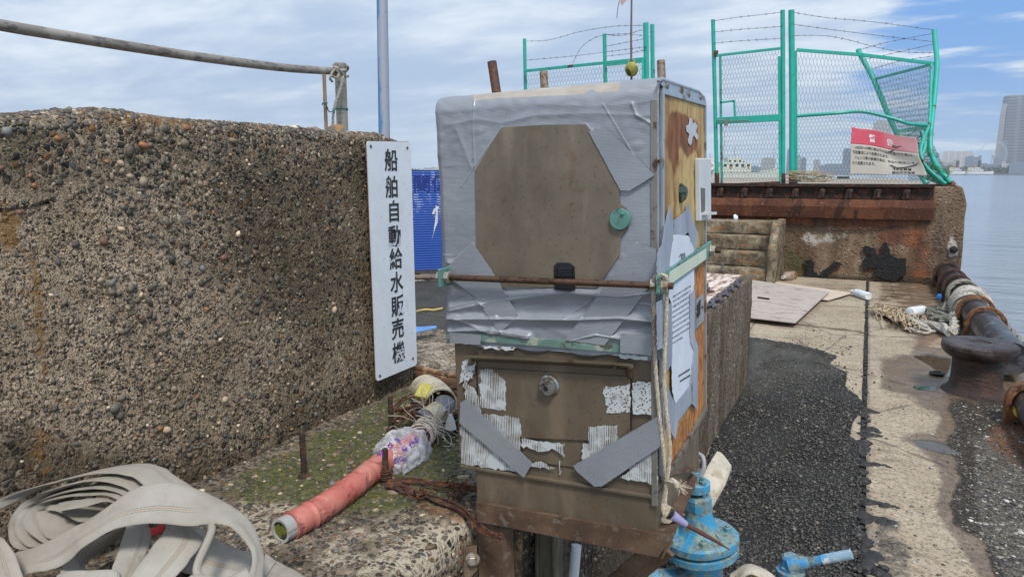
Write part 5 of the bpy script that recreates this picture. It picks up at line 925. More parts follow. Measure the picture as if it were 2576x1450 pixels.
rb_([(960, 1050, 1.30), (830, 1110, 1.28), (660, 1200, 1.25), (545, 1280, 1.23), (460, 1370, 1.20), (450, 1520, 1.17)], [(990, 1100, 1.33), (860, 1190, 1.32), (740, 1270, 1.30), (650, 1350, 1.27), (680, 1400, 1.25), (780, 1440, 1.24)])
rb_([(440, 1425, 1.165), (520, 1400, 1.16), (700, 1392, 1.155), (860, 1395, 1.155), (900, 1440, 1.16)], [(440, 1560, 1.14), (520, 1560, 1.135), (700, 1560, 1.13), (860, 1560, 1.13), (890, 1540, 1.14)], th=.012)
rb_([(2010, 1270, 1.36), (2100, 1330, 1.33), (2260, 1420, 1.29), (2380, 1520, 1.27)], [(1960, 1470, 1.28), (2040, 1500, 1.27), (2150, 1540, 1.25), (2250, 1600, 1.23)], name='hose_end')
b = MB(); b.tube(cat([zz_(1600, 1040, 1.225), zz_(1595, 1110, 1.21), zz_(1555, 1210, 1.19), (zz_(1500, 1330, 1.17)), zz_(1490, 1420, 1.155), zz_(1560, 1480, 1.15)], 8), .0066, 14, sq=.8); b.build('rolled_hose_edge', HM, hose, smooth=70)
b = MB(); b.ribbon([zz_(1400, 1470, 1.15), zz_(1480, 1425, 1.15), zz_(1700, 1450, 1.15), zz_(1860, 1380, 1.16)], [zz_(1400, 1560, 1.13), zz_(1500, 1530, 1.13), zz_(1720, 1540, 1.13), zz_(1920, 1500, 1.14)], .01, 8, 6); b.build('hose_fold', HM, hose, smooth=70)
b = MB(); b.grid(14, 8, lambda i, j: W(350+80*i, 1322+22*j, 1.36)+V(0, 0, .004*math.sin(11*i))); o = b.build('red_cloth', mat('dark_red_cloth', (.20, .012, .018), .8), smooth=60); tag(o, 'glimpse of dark red cloth beneath the hose arch', 'cloth'); s_ = o.modifiers.new('t', 'SOLIDIFY'); s_.thickness = .003
# ------------------------------------------------------------------ blue valves and cream hoses beside the machine
def m_bluepaint(name='valve_blue', base=(.055, .30, .50)):
    t = NT(name); n = t.noise(16, 6, .6); c = t.ramp(n, [(.3, tuple(x*.8 for x in base)), (.6, base), (.75, (.16, .42, .55))]); sx = t.N.new('ShaderNodeNewGeometry'); sp = t.N.new('ShaderNodeSeparateXYZ'); t.L.new(sx.outputs['Normal'], sp.inputs[0])
    k = t.step(t.noise(30, 7, .7), .46, .56); c = t.mix(t.math('MULTIPLY', t.math('MAXIMUM', k, t.math('MULTIPLY', t.step(sp.outputs[2], .7, .95), t.step(t.noise(20, 6, .7), .42, .52))), .8), c, t.ramp(t.noise(70, 5, .7), [(.35, (.10, .045, .018)), (.5, (.24, .25, .15)), (.65, (.25, .38, .33))])); t.bump(t.noise(60, 6, .7), .7, .003); return t.fin(c, .5)
VB = m_bluepaint(base=(.04, .29, .52)); vc = W(1760, 1338, 2.05)
valve_tilt = Matrix.Rotation(math.radians(5.5), 3, Vector((-FW[0], -FW[1], 0)).normalized())
valve = thing('blue_valve', 'bright blue flanged valve with rust stains and bare stem, beside the machine stand', 'valve', vc)
def VL(name, prof, m=VB, n=40, sm=35, wob=.03): b = MB(); b.lathe(V(0, 0, 0), prof, n, wob=wob); return b.build(name, m, valve, smooth=sm)
VL('upper_flange', [(.040, -.030), (.098, -.030), (.106, -.026), (.107, -.006), (.101, 0), (.05, .006)])
VL('lower_flange', [(.05, -.064), (.092, -.064), (.103, -.058), (.104, -.040), (.098, -.036), (.05, -.036)])
VL('bonnet', [(.066, .001), (.055, .010), (.045, .030), (.038, .056), (.036, .078)])
VL('body', [(.066, -.62), (.060, -.20), (.056, -.10), (.060, -.06)])
valve.rotation_euler = valve_tilt.to_euler()
for k in range(4):
    a = math.radians(65+90*k); b = MB(); b.prism([V(.035*math.cos(a), .035*math.sin(a), 0.0), V(.075*math.cos(a), .075*math.sin(a), .0), V(.050*math.cos(a), .050*math.sin(a), .020), V(.036*math.cos(a), .036*math.sin(a), .050)], V(-math.sin(a), math.cos(a), 0)*.009); b.build('bonnet_rib', VB, valve, bevel=.002)
VL('collar', [(.030, .072), (.039, .076), (.040, .108), (.035, .116), (.024, .118)], n=8, sm=20)
VL('packing_flange', [(.02, .128), (.036, .130), (.037, .152), (.031, .157), (.015, .158)], n=20)
VL('gland', [(.018, .155), (.017, .186), (.015, .188)]); VL('stem', [(.0095, .186), (.0095, .214), (.013, .215), (.013, .219), (.0095, .220), (.0095, .230), (.006, .232)], mat('stem_steel', (.2, .19, .16), .5, .5, layers=((60, .5, .6, (.10, .07, .04)),)), 14)
for k in range(4):
    a = math.radians(20+90*k); 
    b = MB(); b.nut(V(.078*math.cos(a), .078*math.sin(a), -.001), (0, 0, 1), .0125, .016); b.cyl(V(.078*math.cos(a), .078*math.sin(a), -.075), V(.078*math.cos(a), .078*math.sin(a), .02), .006, 8); b.build('flange_bolt', m_bluepaint('bolt_blue', (.09, .28, .36)) if k == 0 else bpy.data.materials['bolt_blue'], valve)
for s_ in (-1, 1): b = MB(); b.nut(V(s_*.024*.9, -.018, .158), (0, 0, 1), .0095, .010); b.cyl(V(s_*.0216, -.018, .12), V(s_*.0216, -.018, .178), .0055, 8); b.build('gland_bolt', VB, valve)
b = MB(); b.cyl(V(-.03, -.02, -.15), V(-.14, -.07, -.15), .045, 24); b.cyl(V(-.115, -.06, -.15), V(-.145, -.075, -.15), .066, 24); b.build('side_outlet', VB, valve, smooth=35, bevel=.002)
b = MB(); b.nut(V(-.10, -.105, -.115), (-.5, -.8, .2), .014, .02); b.build('white_nut', mat('nut_white', (.5, .5, .46), .6), valve)
b = MB(); b.lathe(V(0, 0, 0), [(.10, 0), (.10, .03), (.07, .035)], 24); o = b.build('valve_base', mat('base_rust', (.06, .05, .045), .8)); o.location = (vc[0], vc[1], -.002); o.parent = None; bpy.data.objects.remove(o)
lvc = W(1988, 1432, 2.40); lev = thing('lever_valve', 'small blue lever valve with pale tipped handle on the asphalt', 'valve', lvc); VB2 = m_bluepaint('lever_blue', (.05, .27, .55))
b = MB(); b.lathe(V(0, 0, 0), [(.05, -.70), (.042, -.10), (.044, -.02), (.046, 0), (.03, .004)], 24); b.build('valve_body', VB2, lev, smooth=35)
b = MB(); b.lathe(V(0, 0, .004), [(.034, 0), (.035, .008), (.030, .012), (.031, .040), (.024, .048), (.004, .050)], 20, wob=.08); b.build('cap', VB2, lev, smooth=35)
lp = [W(1985, 1418, 2.39)-lvc, W(2035, 1412, 2.36)-lvc, W(2086, 1402, 2.33)-lvc, W(2142, 1392, 2.30)-lvc]
b = MB(); b.tube([lp[0], lp[1]], [.030, .018], 16); b.tube([lp[1]-(lp[2]-lp[1])*.1, lp[2]], .0145, 16); b.build('lever', VB2, lev, smooth=40)
b = MB(); b.tube([lp[2]-(lp[2]-lp[1])*.35, lp[2]+(lp[3]-lp[2])*.05], .0155, 16); b.build('white_band', mat('band_white', (.62, .68, .72), .5, layers=((40, .5, .55, (.1, .35, .6)),)), lev, smooth=40)
b = MB(); b.tube([lp[2], lp[3]], .0158, 16); b.build('handle_sleeve', mat('sleeve_blue', (.27, .42, .55), .6, layers=((60, .55, .62, (.4, .5, .58)),)), lev, smooth=40)
CRM = mat('cream_hose', (.50, .45, .36), .7, layers=((14, .52, .66, (.38, .31, .21)), (50, .6, .66, (.26, .21, .16))), bump=(40, .5, .004))
b = MB(); b.ribbon([W(1700, 1400, 2.30), W(1725, 1320, 2.32), W(1748, 1240, 2.38), W(1775, 1180, 2.50), W(1803, 1134, 2.62)], [W(1740, 1420, 2.28), W(1760, 1350, 2.30), W(1790, 1280, 2.36), (W(1822, 1222, 2.48)), W(1839, 1180, 2.60)], .03, 8, 8); o = b.build('cream_hose', CRM, smooth=70); tag(o, 'stiff flattened cream hose leaning behind the blue valve', 'hose')
b = MB(); b.ribbon([W(1838, 1440, 2.25), W(1872, 1420, 2.27), W(1905, 1424, 2.27), W(1950, 1450, 2.25), W(1985, 1500, 2.2)], [W(1845, 1520, 2.12), W(1872, 1450, 2.16), W(1905, 1448, 2.16), W(1930, 1480, 2.14), W(1940, 1540, 2.1)], .02, 8, 8); o = b.build('cream_hose', CRM, smooth=70); tag(o, 'cream hose arching at the bottom edge between the two blue valves', 'hose')
b = MB(); b.tube(cat([W(1756, 1140, 1.95), W(1768, 1150, 1.93), W(1770, 1175, 1.92), W(1762, 1195, 1.92)], 6), .006, 10); o = b.build('grey_cable', mat('cable_grey', (.35, .35, .36), .5), smooth=60); tag(o, 'short grey cable curling out behind the machine above the valve', 'cable')
# ------------------------------------------------------------------ bollard, edge pipe and clutter on the apron
def m_boll():
    t = NT('bollard_rust'); n = t.noise(8, 8, .7); c = t.ramp(n, [(.3, (.018, .013, .012)), (.5, (.05, .032, .026)), (.66, (.11, .06, .045)), (.78, (.2, .13, .10))]); t.bump(t.noise(14, 8, .7, t.map((1, 1, 2.5))), 1., .02); t.bump(t.noise(70, 5, .7), .6, .004); return t.fin(c, t.step(n, .35, .6, .32, .7), .25)
BO = m_boll(); bp_ = AZ(2451, 984, 0); bol = thing('mooring_bollard', 'squat rusty iron mooring bollard with a wide flaking mushroom head', 'bollard', bp_)
b = MB(); b.lathe(V(0, 0, 0), [(.21, -.012), (.20, .010), (.175, .028), (.162, .05), (.156, .10), (.154, .16), (.156, .22), (.16, .27)], 48, wob=.03); b.build('stem', BO, bol, smooth=60)
b = MB(); b.lathe(V(0, 0, 0), [(.14, .245), (.18, .252), (.205, .272), (.224, .298), (.230, .318), (.228, .340), (.216, .352), (.15, .357), (.07, .356), (.06, .348), (.01, .348)], 56, wob=.04); b.build('head', (lambda t: (t.bump(t.noise(12, 8, .75), 1., .022), t.fin(t.mix(t.step(t.noise(5, 7, .7), .42, .6), (.035, .02, .016), (.10, .08, .078)), .38, .3))[1])(NT('bollard_head')), bol, smooth=32)
PZ = .17; pA = W(2453, 806, 6.95); PX = pA[0]
def y_at(u):
    lo, hi = 4., 13.
    for _ in range(50):
        m_ = (lo+hi)/2
        if proj(V(PX, m_, PZ))[0] > u: lo = m_
        else: hi = m_
    return lo
PD = mat('pipe_black', (.03, .03, .033), .38, .2, layers=((8, .52, .62, (.10, .10, .11)), (22, .6, .66, (.12, .06, .035))), bump=(60, .3, .003)); RO = mat('ring_rust', (.20, .085, .035), .8, .1, layers=((20, .5, .6, (.06, .03, .02)), (12, .58, .68, (.42, .22, .09))), bump=(80, .9, .004)); RD = mat('ring_dark', (.045, .026, .022), .8, .1, layers=((25, .5, .6, (.13, .05, .03)),), bump=(60, .9, .005))
ep = thing('edge_pipe', 'long dark pipe with rusty saddle rings lying along the quay edge', 'pipe', (PX, 6, 0)); eo = V(PX, 6, 0)
b = MB(); b.tube([V(0, 6.15-6, PZ), V(0, 11.1-6, PZ)], .122, 36); b.build('pipe', PD, ep, smooth=40)
def saddle(y, r=.165, w=.05, m=RO, parent=ep, o=eo, x=None):
    x = PX if x is None else x; b = MB(); n = 28; O = []; I = []
    for k in range(n+1): a = math.radians(-20+220*k/n); O.append(V(r*math.cos(a), 0, r*math.sin(a))); I.append(V((r-.035)*math.cos(a), 0, (r-.035)*math.sin(a)))
    O = [V(r*.95, 0, -PZ)]+O+[V(-r*.95, 0, -PZ)]; I = [V((r-.045), 0, -PZ)]+I+[V(-(r-.045), 0, -PZ)]; c = V(x, y, PZ)-o
    vs = [c+p+V(0, -w/2, 0) for p in O]+[c+p+V(0, -w/2, 0) for p in I]+[c+p+V(0, w/2, 0) for p in O]+[c+p+V(0, w/2, 0) for p in I]; L_ = len(O); fs = []
    for i in range(L_-1): fs += [(i, i+1, L_+i+1, L_+i), (2*L_+i, 3*L_+i, 3*L_+i+1, 2*L_+i+1), (i, 2*L_+i, 2*L_+i+1, i+1), (L_+i, L_+i+1, 3*L_+i+1, 3*L_+i)]
    b.add(vs, fs); b.build('saddle_ring', m, parent, smooth=35, bevel=.004)
for u, m_ in ((2478, RO), (2453, RO), (2433, RO), (2408, RD), (2396, RD), (2381, RD), (2368, RD)): saddle(y_at(u), m=m_)
b = MB(); b.lathe(V(0, 11.1-6, PZ), [(.12, 0), (.16, .02), (.16, .06), (.12, .08)], 30, (0, 1, 0)); b.build('end_flange', RD, ep, smooth=35)
ny = 4.75; nx_ = AZ(2600, 1080, 0)[0]; npp = thing('ring_pipe_end', 'black pipe end with worn orange ring and yellow paint at the right edge', 'pipe', (PX, ny, 0))
cpp = W(2592, 1012, 4.35); no = V(PX, ny, 0)
b = MB(); b.tube([cpp-no, cpp-no+V(0, -.9, -.0)], .10, 28); b.tube([cpp-no+V(0, .05, 0), cpp-no+V(0, -.02, 0)], .125, 28); b.build('pipe', PD, npp, smooth=40)
for dy, m_ in ((-.03, RO),):
    PZs = PZ; x = cpp[0]; r_ = .138; c = cpp-no+V(0, dy, 0); b = MB(); b.pipe([c+V(0, .035, 0), c-V(0, .045, 0)], r_, .03, 36); b.bx(c[0]-r_, c[0]-r_+.05, c[1]-.04, c[1]+.035, -no[2]-.01, c[2]); b.build('saddle_ring', m_, npp, smooth=35)
b = MB(); b.box(cpp-no+V(-.085, -.12, -.03), (.03, .10, .05)); b.build('yellow_paint', mat('yellow_paint', (.55, .38, .03), .6), npp, bevel=.01)
c = AZ(2536, 932, 0); b = MB(); b.box(c+V(0, .02, .085), (.13, .13, .17)); b.box(c+V(0, -.046, .09), (.10, .012, .12)); o = b.build('black_fender_block', mat('rubber', (.014, .014, .015), .6, bump=(40, .5)), bevel=.008); tag(o, 'square black rubber block standing behind the bollard', 'rubber block')
# ropes
def m_rope(name, a, c): return mat(name, a, .9, layers=((60, .48, .6, c),), bump=(160, .9, .003))
RW = m_rope('mooring_rope', (.48, .45, .40), (.26, .23, .19)); RG = m_rope('grey_green_rope', (.15, .15, .125), (.28, .27, .23))
def rope(name, label, pts, r, m, n=10):
    b = MB(); fuzzy(b, pts, r, n, turns=.9/r*.35); o = b.build(name, m, smooth=60); return tag(o, label, 'rope')
yy = y_at(2440); b = MB()
for k in range(5): c = V(PX, yy-.12+.065*k, PZ); fuzzy(b, [c+V(.15*math.cos(a), .03*math.sin(2*a), .15*math.sin(a)) for a in np.linspace(-.4, 3.9, 12)], .038, 5, turns=9)
fuzzy(b, [V(PX-.14, yy-.05, .08), AZ(2400, 838, .06), AZ(2378, 826, .06), AZ(2350, 818, .05), AZ(2320, 815, .04), AZ(2290, 808, .03)], .045, 7, turns=9)
o = b.build('mooring_rope', RW, smooth=60); tag(o, 'thick pale braided rope wrapped round the edge pipe, trailing onto the apron', 'rope')
b = MB(); y2 = y_at(2420)
for k in range(3): c = V(PX, y2+.04*k, PZ); fuzzy(b, [c+V(.15*math.cos(a), .1*math.cos(a), .15*math.sin(a)) for a in np.linspace(-.5, 3.6, 12)], .02, 5, turns=18)
fuzzy(b, [V(PX-.14, y2, .1), AZ(2372, 778, .04), AZ(2362, 785, .03), AZ(2355, 792, .03)], .02, 6, turns=18); o = b.build('thin_rope', m_rope('tan_green_rope', (.26, .24, .18), (.12, .13, .10)), smooth=60); tag(o, 'thinner olive rope looped over the edge pipe beyond the pale one', 'rope')
rope('quay_edge_rope', 'dark heavy rope running along the outer quay edge beside the pipe', [V(PX+.20, 10.2, .13), V(PX+.22, 8.8, .10), V(PX+.23, 7.8, .08), V(PX+.24, 7.0, .06), V(PX+.24, 6.0, .05), V(PX+.22, 5.0, .05)], .04, RG)
def frayed():
    rr = random.Random(12); b = MB()
    for k in range(70):
        u0 = rr.uniform(2180, 2300); v0 = 775+(u0-2180)*.22+rr.gauss(0, 5); pts = [AZ(u0+i*rr.uniform(4, 12), v0+i*rr.gauss(2, 3), .01+abs(rr.gauss(0, .03))) for i in range(5)]; b.tube(cat(pts, 4), .005+.004*rr.random(), 4)
    return b.build('frayed_rope', m_rope('tan_fray', (.42, .31, .19), (.55, .48, .38)), smooth=60)
tag(frayed(), 'frayed tan rope strands strewn across the apron joint', 'rope')
def knotgreen():
    rr = random.Random(2); b = MB()
    for k in range(9): c = AZ(rr.uniform(2345, 2400), rr.uniform(790, 812), .04); fuzzy(b, [c+V(rr.gauss(0, .08), rr.gauss(0, .12), abs(rr.gauss(0, .03))) for _ in range(5)], .018, 5, turns=18)
    return b.build('knotted_rope', RG, smooth=60)
tag(knotgreen(), 'knotted dark green rope heap beside the edge pipe', 'rope')
b = MB(); 
for (u, v) in ((2312, 828), (2335, 824)): b.tube([AZ(u, v, .02)+V(.09*math.cos(a), .14*math.sin(a), .01*math.sin(2*a)) for a in np.linspace(0, 6.28, 24)], .014, 8)
o = b.build('rope_loops', RW, smooth=60); tag(o, 'two small pale rope loops flat on the apron', 'rope')
PET = mat('clear_bottle', (.62, .66, .70), .2, layers=((20, .5, .6, (.75, .78, .8)),), var=.1); WBAG = mat('white_bag', (.68, .72, .76), .6, bump=(20, 1, .02))
def bottle(name, label, a, c, r, m, capm=None):
    d = c-a; L_ = np.linalg.norm(d); o_ = thing(name, label, 'bottle', a); b = MB(); b.lathe(V(0, 0, 0), [(r*.8, 0), (r, L_*.04), (r*.95, L_*.3), (r, L_*.6), (r*.9, L_*.75), (r*.4, L_*.92), (r*.35, L_*.95)], 20, d, wob=.1); b.build('bottle_body', m, o_, smooth=50); b = MB(); b.lathe(d/L_*L_*.95, [(r*.42, 0), (r*.42, L_*.06)], 14, d); b.build('bottle_cap', capm or mat('white_cap', (.7, .7, .7), .4), o_, smooth=30)
bottle('plastic_bottle', 'clear bottle with brown dregs lying at the foot of the concrete steps', AZ(1996, 692, .05), AZ(1969, 697, .05), .07, mat('brown_bottle', (.34, .28, .22), .3, layers=((9, .5, .55, (.22, .09, .04)),)))
bottle('plastic_bottle', 'crushed clear plastic bottle lying on the frayed rope', AZ(2288, 786, .06), AZ(2332, 778, .06), .06, PET)
bottle('plastic_bottle', 'white crumpled bottle lying near the plywood sheets', AZ(2184, 745, .05), AZ(2143, 732, .05), .05, WBAG)
b = MB(); b.lathe(AZ(2361, 750, .12), [(.025, 0), (.03, .02), (.02, .05)], 12); o = b.build('blue_float', mat('blue_cap', (.02, .2, .6), .4), smooth=40); tag(o, 'tiny bright blue plastic float beside the edge pipe', 'float')
b = MB(); b.lathe(AZ(2356, 941, -.002), [(.05, 0), (.055, .012), (.045, .02), (.03, .02), (.028, .004)], 24); o = b.build('rubber_ring', mat('rubber', None), smooth=40); tag(o, 'small black rubber ring on wet concrete left of the bollard', 'rubber ring')
# plywood sheets on the ground
def m_plyg(name, a, b_, c_):
    t = NT(name); n = t.noise(1.6, 9, .75, t.map((1, 2.2, 1), rot=(0, 0, .6)), dist=2.2); n = t.math('FRACT', t.math('MULTIPLY', n, 3.2)); c = t.ramp(n, [(.05, a), (.3, b_), (.6, c_), (.95, b_)]); t.bump(n, .4, .004); return t.fin(c, .8)
def plank(name, label, px, z, m, th=.012):
    b = MB(); b.prism([AZ(u, v, z) for u, v in px], V(0, 0, th)); o = b.build(name, m); tag(o, label, 'plywood sheet')
plank('plywood_sheet', 'pale plywood sheet lying under the grey weathered one', [(1925, 706), (2142, 738), (2082, 756), (1990, 745), (1900, 735), (1885, 712)], .022, m_plyg('ply_pale', (.35, .20, .12), (.52, .40, .30), (.58, .50, .42)))
plank('plywood_sheet', 'weathered grey plywood sheet with swirling grain on the quay', [(1895, 706), (2085, 735), (2000, 813), (1870, 798), (1840, 760), (1850, 715)], .052, m_plyg('ply_grey', (.16, .12, .10), (.32, .26, .23), (.46, .41, .37)))
b = MB(); b.bar(AZ(1906, 747, .075), AZ(1934, 751, .075), .03, .012); o = b.build('dark_stick', mat('stick', (.03, .025, .02), .8)); tag(o, 'short dark stick lying on the grey plywood sheet', 'stick')
b = MB(); b.tube(cat([AZ(1868, 770, .03), AZ(1885, 785, .03), AZ(1920, 796, .03), AZ(1960, 800, .03)], 6), .01, 6); o = b.build('black_cable', BLK); tag(o, 'thin black cable running under the front of the grey plywood', 'cable')
# ------------------------------------------------------------------ end wall of the quay with crane rail recess
EY = 11.30; TZ = 1.34
def m_end():
    t = NT('rusty_end_wall'); z = t.sep(t.attr('zone')); z2 = t.sep(t.attr('zone2')); c, h = agg(t, 26, pal=[(0, (.10, .08, .06)), (.3, (.22, .18, .13)), (.5, (.30, .25, .19)), (.7, (.15, .10, .07)), (.85, (.42, .38, .32))], matrix=(.20, .15, .105), finemix=.6, gap=(.02, .2))
    n = t.noise(2.3, 8, .65, t.map((1, 1, .35))); c = t.mix(.62, c, t.ramp(n, [(.34, (.055, .035, .022)), (.45, (.17, .10, .055)), (.56, (.30, .21, .13)), (.68, (.45, .39, .31))])); vs_ = t.step(t.noise(3.2, 7, .7, t.map((1, 1, .12))), .42, .62); c = t.mix(t.math('MULTIPLY', vs_, .6), c, t.mix(1., c, (.42, .30, .20), 'MULTIPLY'))
    c = t.mix(t.math('MULTIPLY', zmask(t, z[0], 3.5, .55, .2), .85), c, t.ramp(t.noise(5, 7, .65, t.map((1, 1, .3))), [(.33, (.045, .016, .010)), (.5, (.15, .05, .025)), (.66, (.32, .11, .04))]))
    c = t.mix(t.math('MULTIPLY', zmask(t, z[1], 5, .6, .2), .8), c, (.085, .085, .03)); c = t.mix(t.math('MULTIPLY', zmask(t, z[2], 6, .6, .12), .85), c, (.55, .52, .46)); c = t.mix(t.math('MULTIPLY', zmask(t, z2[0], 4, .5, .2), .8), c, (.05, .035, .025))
    t.bump(t.math('ADD', h, t.math('MULTIPLY', n, 2)), .7, .02); return t.fin(c, .85)
me = rough_box(-8, 1.20, EY, EY+1.2, -.2, TZ, (.05, .3, .04), .05, .018, 2.2, lambda q, n: q+V(-.07*max(0, q[2]-1.1)/.24*(q[0] > 1.1), 0, 0), skip=((2, 0),))
zones(me, 'zone', [[([(1700, 470), (2352, 470), (2350, 545), (2300, 570), (2150, 580), (2000, 570), (1960, 560), (1700, 560)], 12, .9), ([(2190, 560), (2340, 560), (2330, 640), (2220, 620)], 26, .75), ([(2100, 620), (2345, 600), (2345, 705), (2060, 705)], 30, .5), ([(2290, 620), (2345, 620), (2345, 705), (2290, 705)], 8, .5), ([(2290, 670), (2335, 670), (2335, 712), (2290, 712)], 10, .6)],
    [([(1965, 600), (2020, 640), (2030, 700), (1965, 700)], 20, .7), ([(2150, 670), (2290, 660), (2290, 710), (2150, 710)], 14, .5)], [([(2385, 590), (2405, 590), (2410, 640), (2385, 650)], 10, .9), ([(2160, 610), (2185, 620), (2180, 680), (2165, 680)], 8, .5), ([(1990, 585), (2100, 570), (2150, 600), (2050, 625), (2000, 605)], 14, .55)]])
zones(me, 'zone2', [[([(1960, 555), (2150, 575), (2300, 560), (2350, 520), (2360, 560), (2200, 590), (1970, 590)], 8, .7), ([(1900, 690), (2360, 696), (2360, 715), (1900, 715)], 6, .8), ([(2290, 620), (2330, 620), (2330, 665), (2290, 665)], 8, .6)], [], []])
ew = mesh_obj('end_wall', me, m_end()); tag(ew, 'rust streaked concrete step up at the end of the quay, below the fence', 'wall')
rail = thing('crane_rail_channel', 'dark rusty steel channel with chain links along the top of the end wall', 'steel channel', (-2, EY, TZ))
ro_ = V(-2, EY, TZ); xr = 0.79; DR = mat('dark_rust', (.028, .018, .015), .8, .2, layers=((15, .5, .6, (.09, .035, .02)),), bump=(30, .9, .01)); PR = mat('plate_rust', (.10, .036, .02), .8, .1, layers=((3, .48, .6, (.17, .062, .028), (1, 1, .35)), (6, .55, .65, (.05, .022, .015), (1, 1, .3)), (30, .62, .68, (.4, .22, .12))), bump=(30, .7, .01))
b = MB(); b.bx(-7.9-ro_[0], xr-ro_[0], -.085, -.008, -.025, .022); b.build('top_plate', DR, rail, bevel=.006)
b = MB(); b.bx(-7.9-ro_[0], xr-ro_[0], -.02, -.004, -.20, -.025); b.build('back_web', DR, rail)
b = MB(); b.prism([V(-7.9-ro_[0], -.10, -.20), V(-7.9-ro_[0], -.115, -.30), V(-7.9-ro_[0], -.07, -.47), V(-7.9-ro_[0], -.0, -.47), V(-7.9-ro_[0], -.0, -.20)], V(7.9+xr, 0, 0)); b.build('rusty_apron_plate', PR, rail, bevel=.008)
for k in range(24):
    x = -7.7+k*.355-ro_[0]
    if x+ro_[0] > xr-.06: break
    b = MB(); b.lathe(V(x, -.05, -.19), [(.05, 0), (.055, .03), (.035, .06), (.045, .10), (.04, .13), (.02, .15)], 12, wob=.6); b.build('chain_shackle', DR, rail, smooth=50)
TARM = mat('tar_black', (.008, .008, .009), .75, bump=(25, 1, .02), var=.3)
def tarp(px, lb):
    out = []; n = len(px)
    for i in range(n):
        a, c = V(*px[i]), V(*px[(i+1) % n])
        for q in range(4): p = a+(c-a)*q/4+(rng.normal(size=2)*1.2 if q else 0); out.append(AY(p[0], p[1], EY-.022))
    b = MB(); b.prism(out, V(0, -.025, 0)); o = b.build('tar_patch', TARM, bevel=.006); tag(o, lb, 'tar patch', 'tar patches on the end wall')
tarp([(2022, 655), (2038, 652), (2048, 660), (2046, 680), (2058, 692), (2070, 678), (2085, 670), (2098, 657), (2118, 662), (2112, 668), (2098, 672), (2086, 690), (2080, 704), (2030, 702), (2018, 697), (2030, 680)], 'left straggling black tar patch low on the end wall')
tarp([(2168, 622), (2180, 618), (2198, 625), (2206, 640), (2214, 640), (2220, 612), (2228, 607), (2238, 636), (2258, 650), (2278, 648), (2278, 692), (2262, 695), (2250, 708), (2215, 698), (2196, 688), (2205, 672), (2186, 672), (2176, 676), (2168, 660), (2176, 645), (2186, 648), (2190, 640), (2172, 636)], 'large star shaped black tar patch on the end wall')
b = MB(); b.lathe(AY(2398, 628, EY-.03), [(.05, 0), (.045, .02), (.03, .03)], 18, (0, -1, 0)); o = b.build('wall_plug', TARM, smooth=40); tag(o, 'small round black plug near the right end of the end wall', 'plug')
# concrete steps
stp = thing('concrete_steps', 'crumbling stained concrete steps against the left part of the end wall', 'steps', (-1.6, 10.6, 0)); so = V(-1.6, 10.6, 0)
def m_steps():
    t = NT('steps_concrete'); n = t.noise(5, 9, .75); c = t.ramp(n, [(.38, (.045, .036, .026)), (.48, (.16, .125, .08)), (.58, (.30, .25, .17)), (.68, (.50, .46, .37))]); c = t.mix(t.math('MULTIPLY', t.step(t.noise(6, 6, .7, t.map((.5, 1, 2.))), .55, .63), .8), c, (.34, .15, .045)); c = t.mix(t.math('MULTIPLY', t.step(t.noise(9, 6, .7), .60, .66), .7), c, (.05, .045, .04)); t.bump(n, 1, .03); t.bump(t.noise(30, 6, .7), .8, .01); return t.fin(c, .85)
SM = m_steps(); tz = AY(1970, 556, 10.95)[2]
for k in range(4):
    y0 = 10.20+.25*k; z1 = tz*(k+1)/4; me = rough_box(-3.2-so[0], -1.16-so[0], y0-so[1], EY+.05-so[1], z1-tz/4-(.1 if k == 0 else -.03*(k > 9)), z1-.002*k, .03, .006, .006, 7); mesh_obj('step', me, SM, stp)
me = rough_box(-1.17-so[0], -1.06-so[0], 10.15-so[1], EY-so[1], -.1, tz+.02, .05, .02, .012, 5, lambda q, n: q-V(0, 0, max(0, .35-(q[1]+so[1]-10.15))*.9*(q[2] > .2))); mesh_obj('side_stringer', me, SM, stp)
b = MB(); b.lathe(AY(1845, 548, 11.1), [(.05, 0), (.06, .03), (.03, .06)], 10, (1, .2, .1), wob=.4); o = b.build('crumpled_litter', WBAG, smooth=60); tag(o, 'scrap of crumpled white litter on top of the steps', 'litter')
for k, x in enumerate(np.linspace(-2.9, -1.3, 0)): pass
# ------------------------------------------------------------------ platform beyond
b = MB(); b.bx(-40, 1.1, EY+1.2, 34, -3, TZ-.02); struct(b.build('upper_platform', mat('platform', (.33, .29, .24), .9, layers=((1.2, .5, .62, (.24, .2, .17)),), bump=(8, .4, .01))))
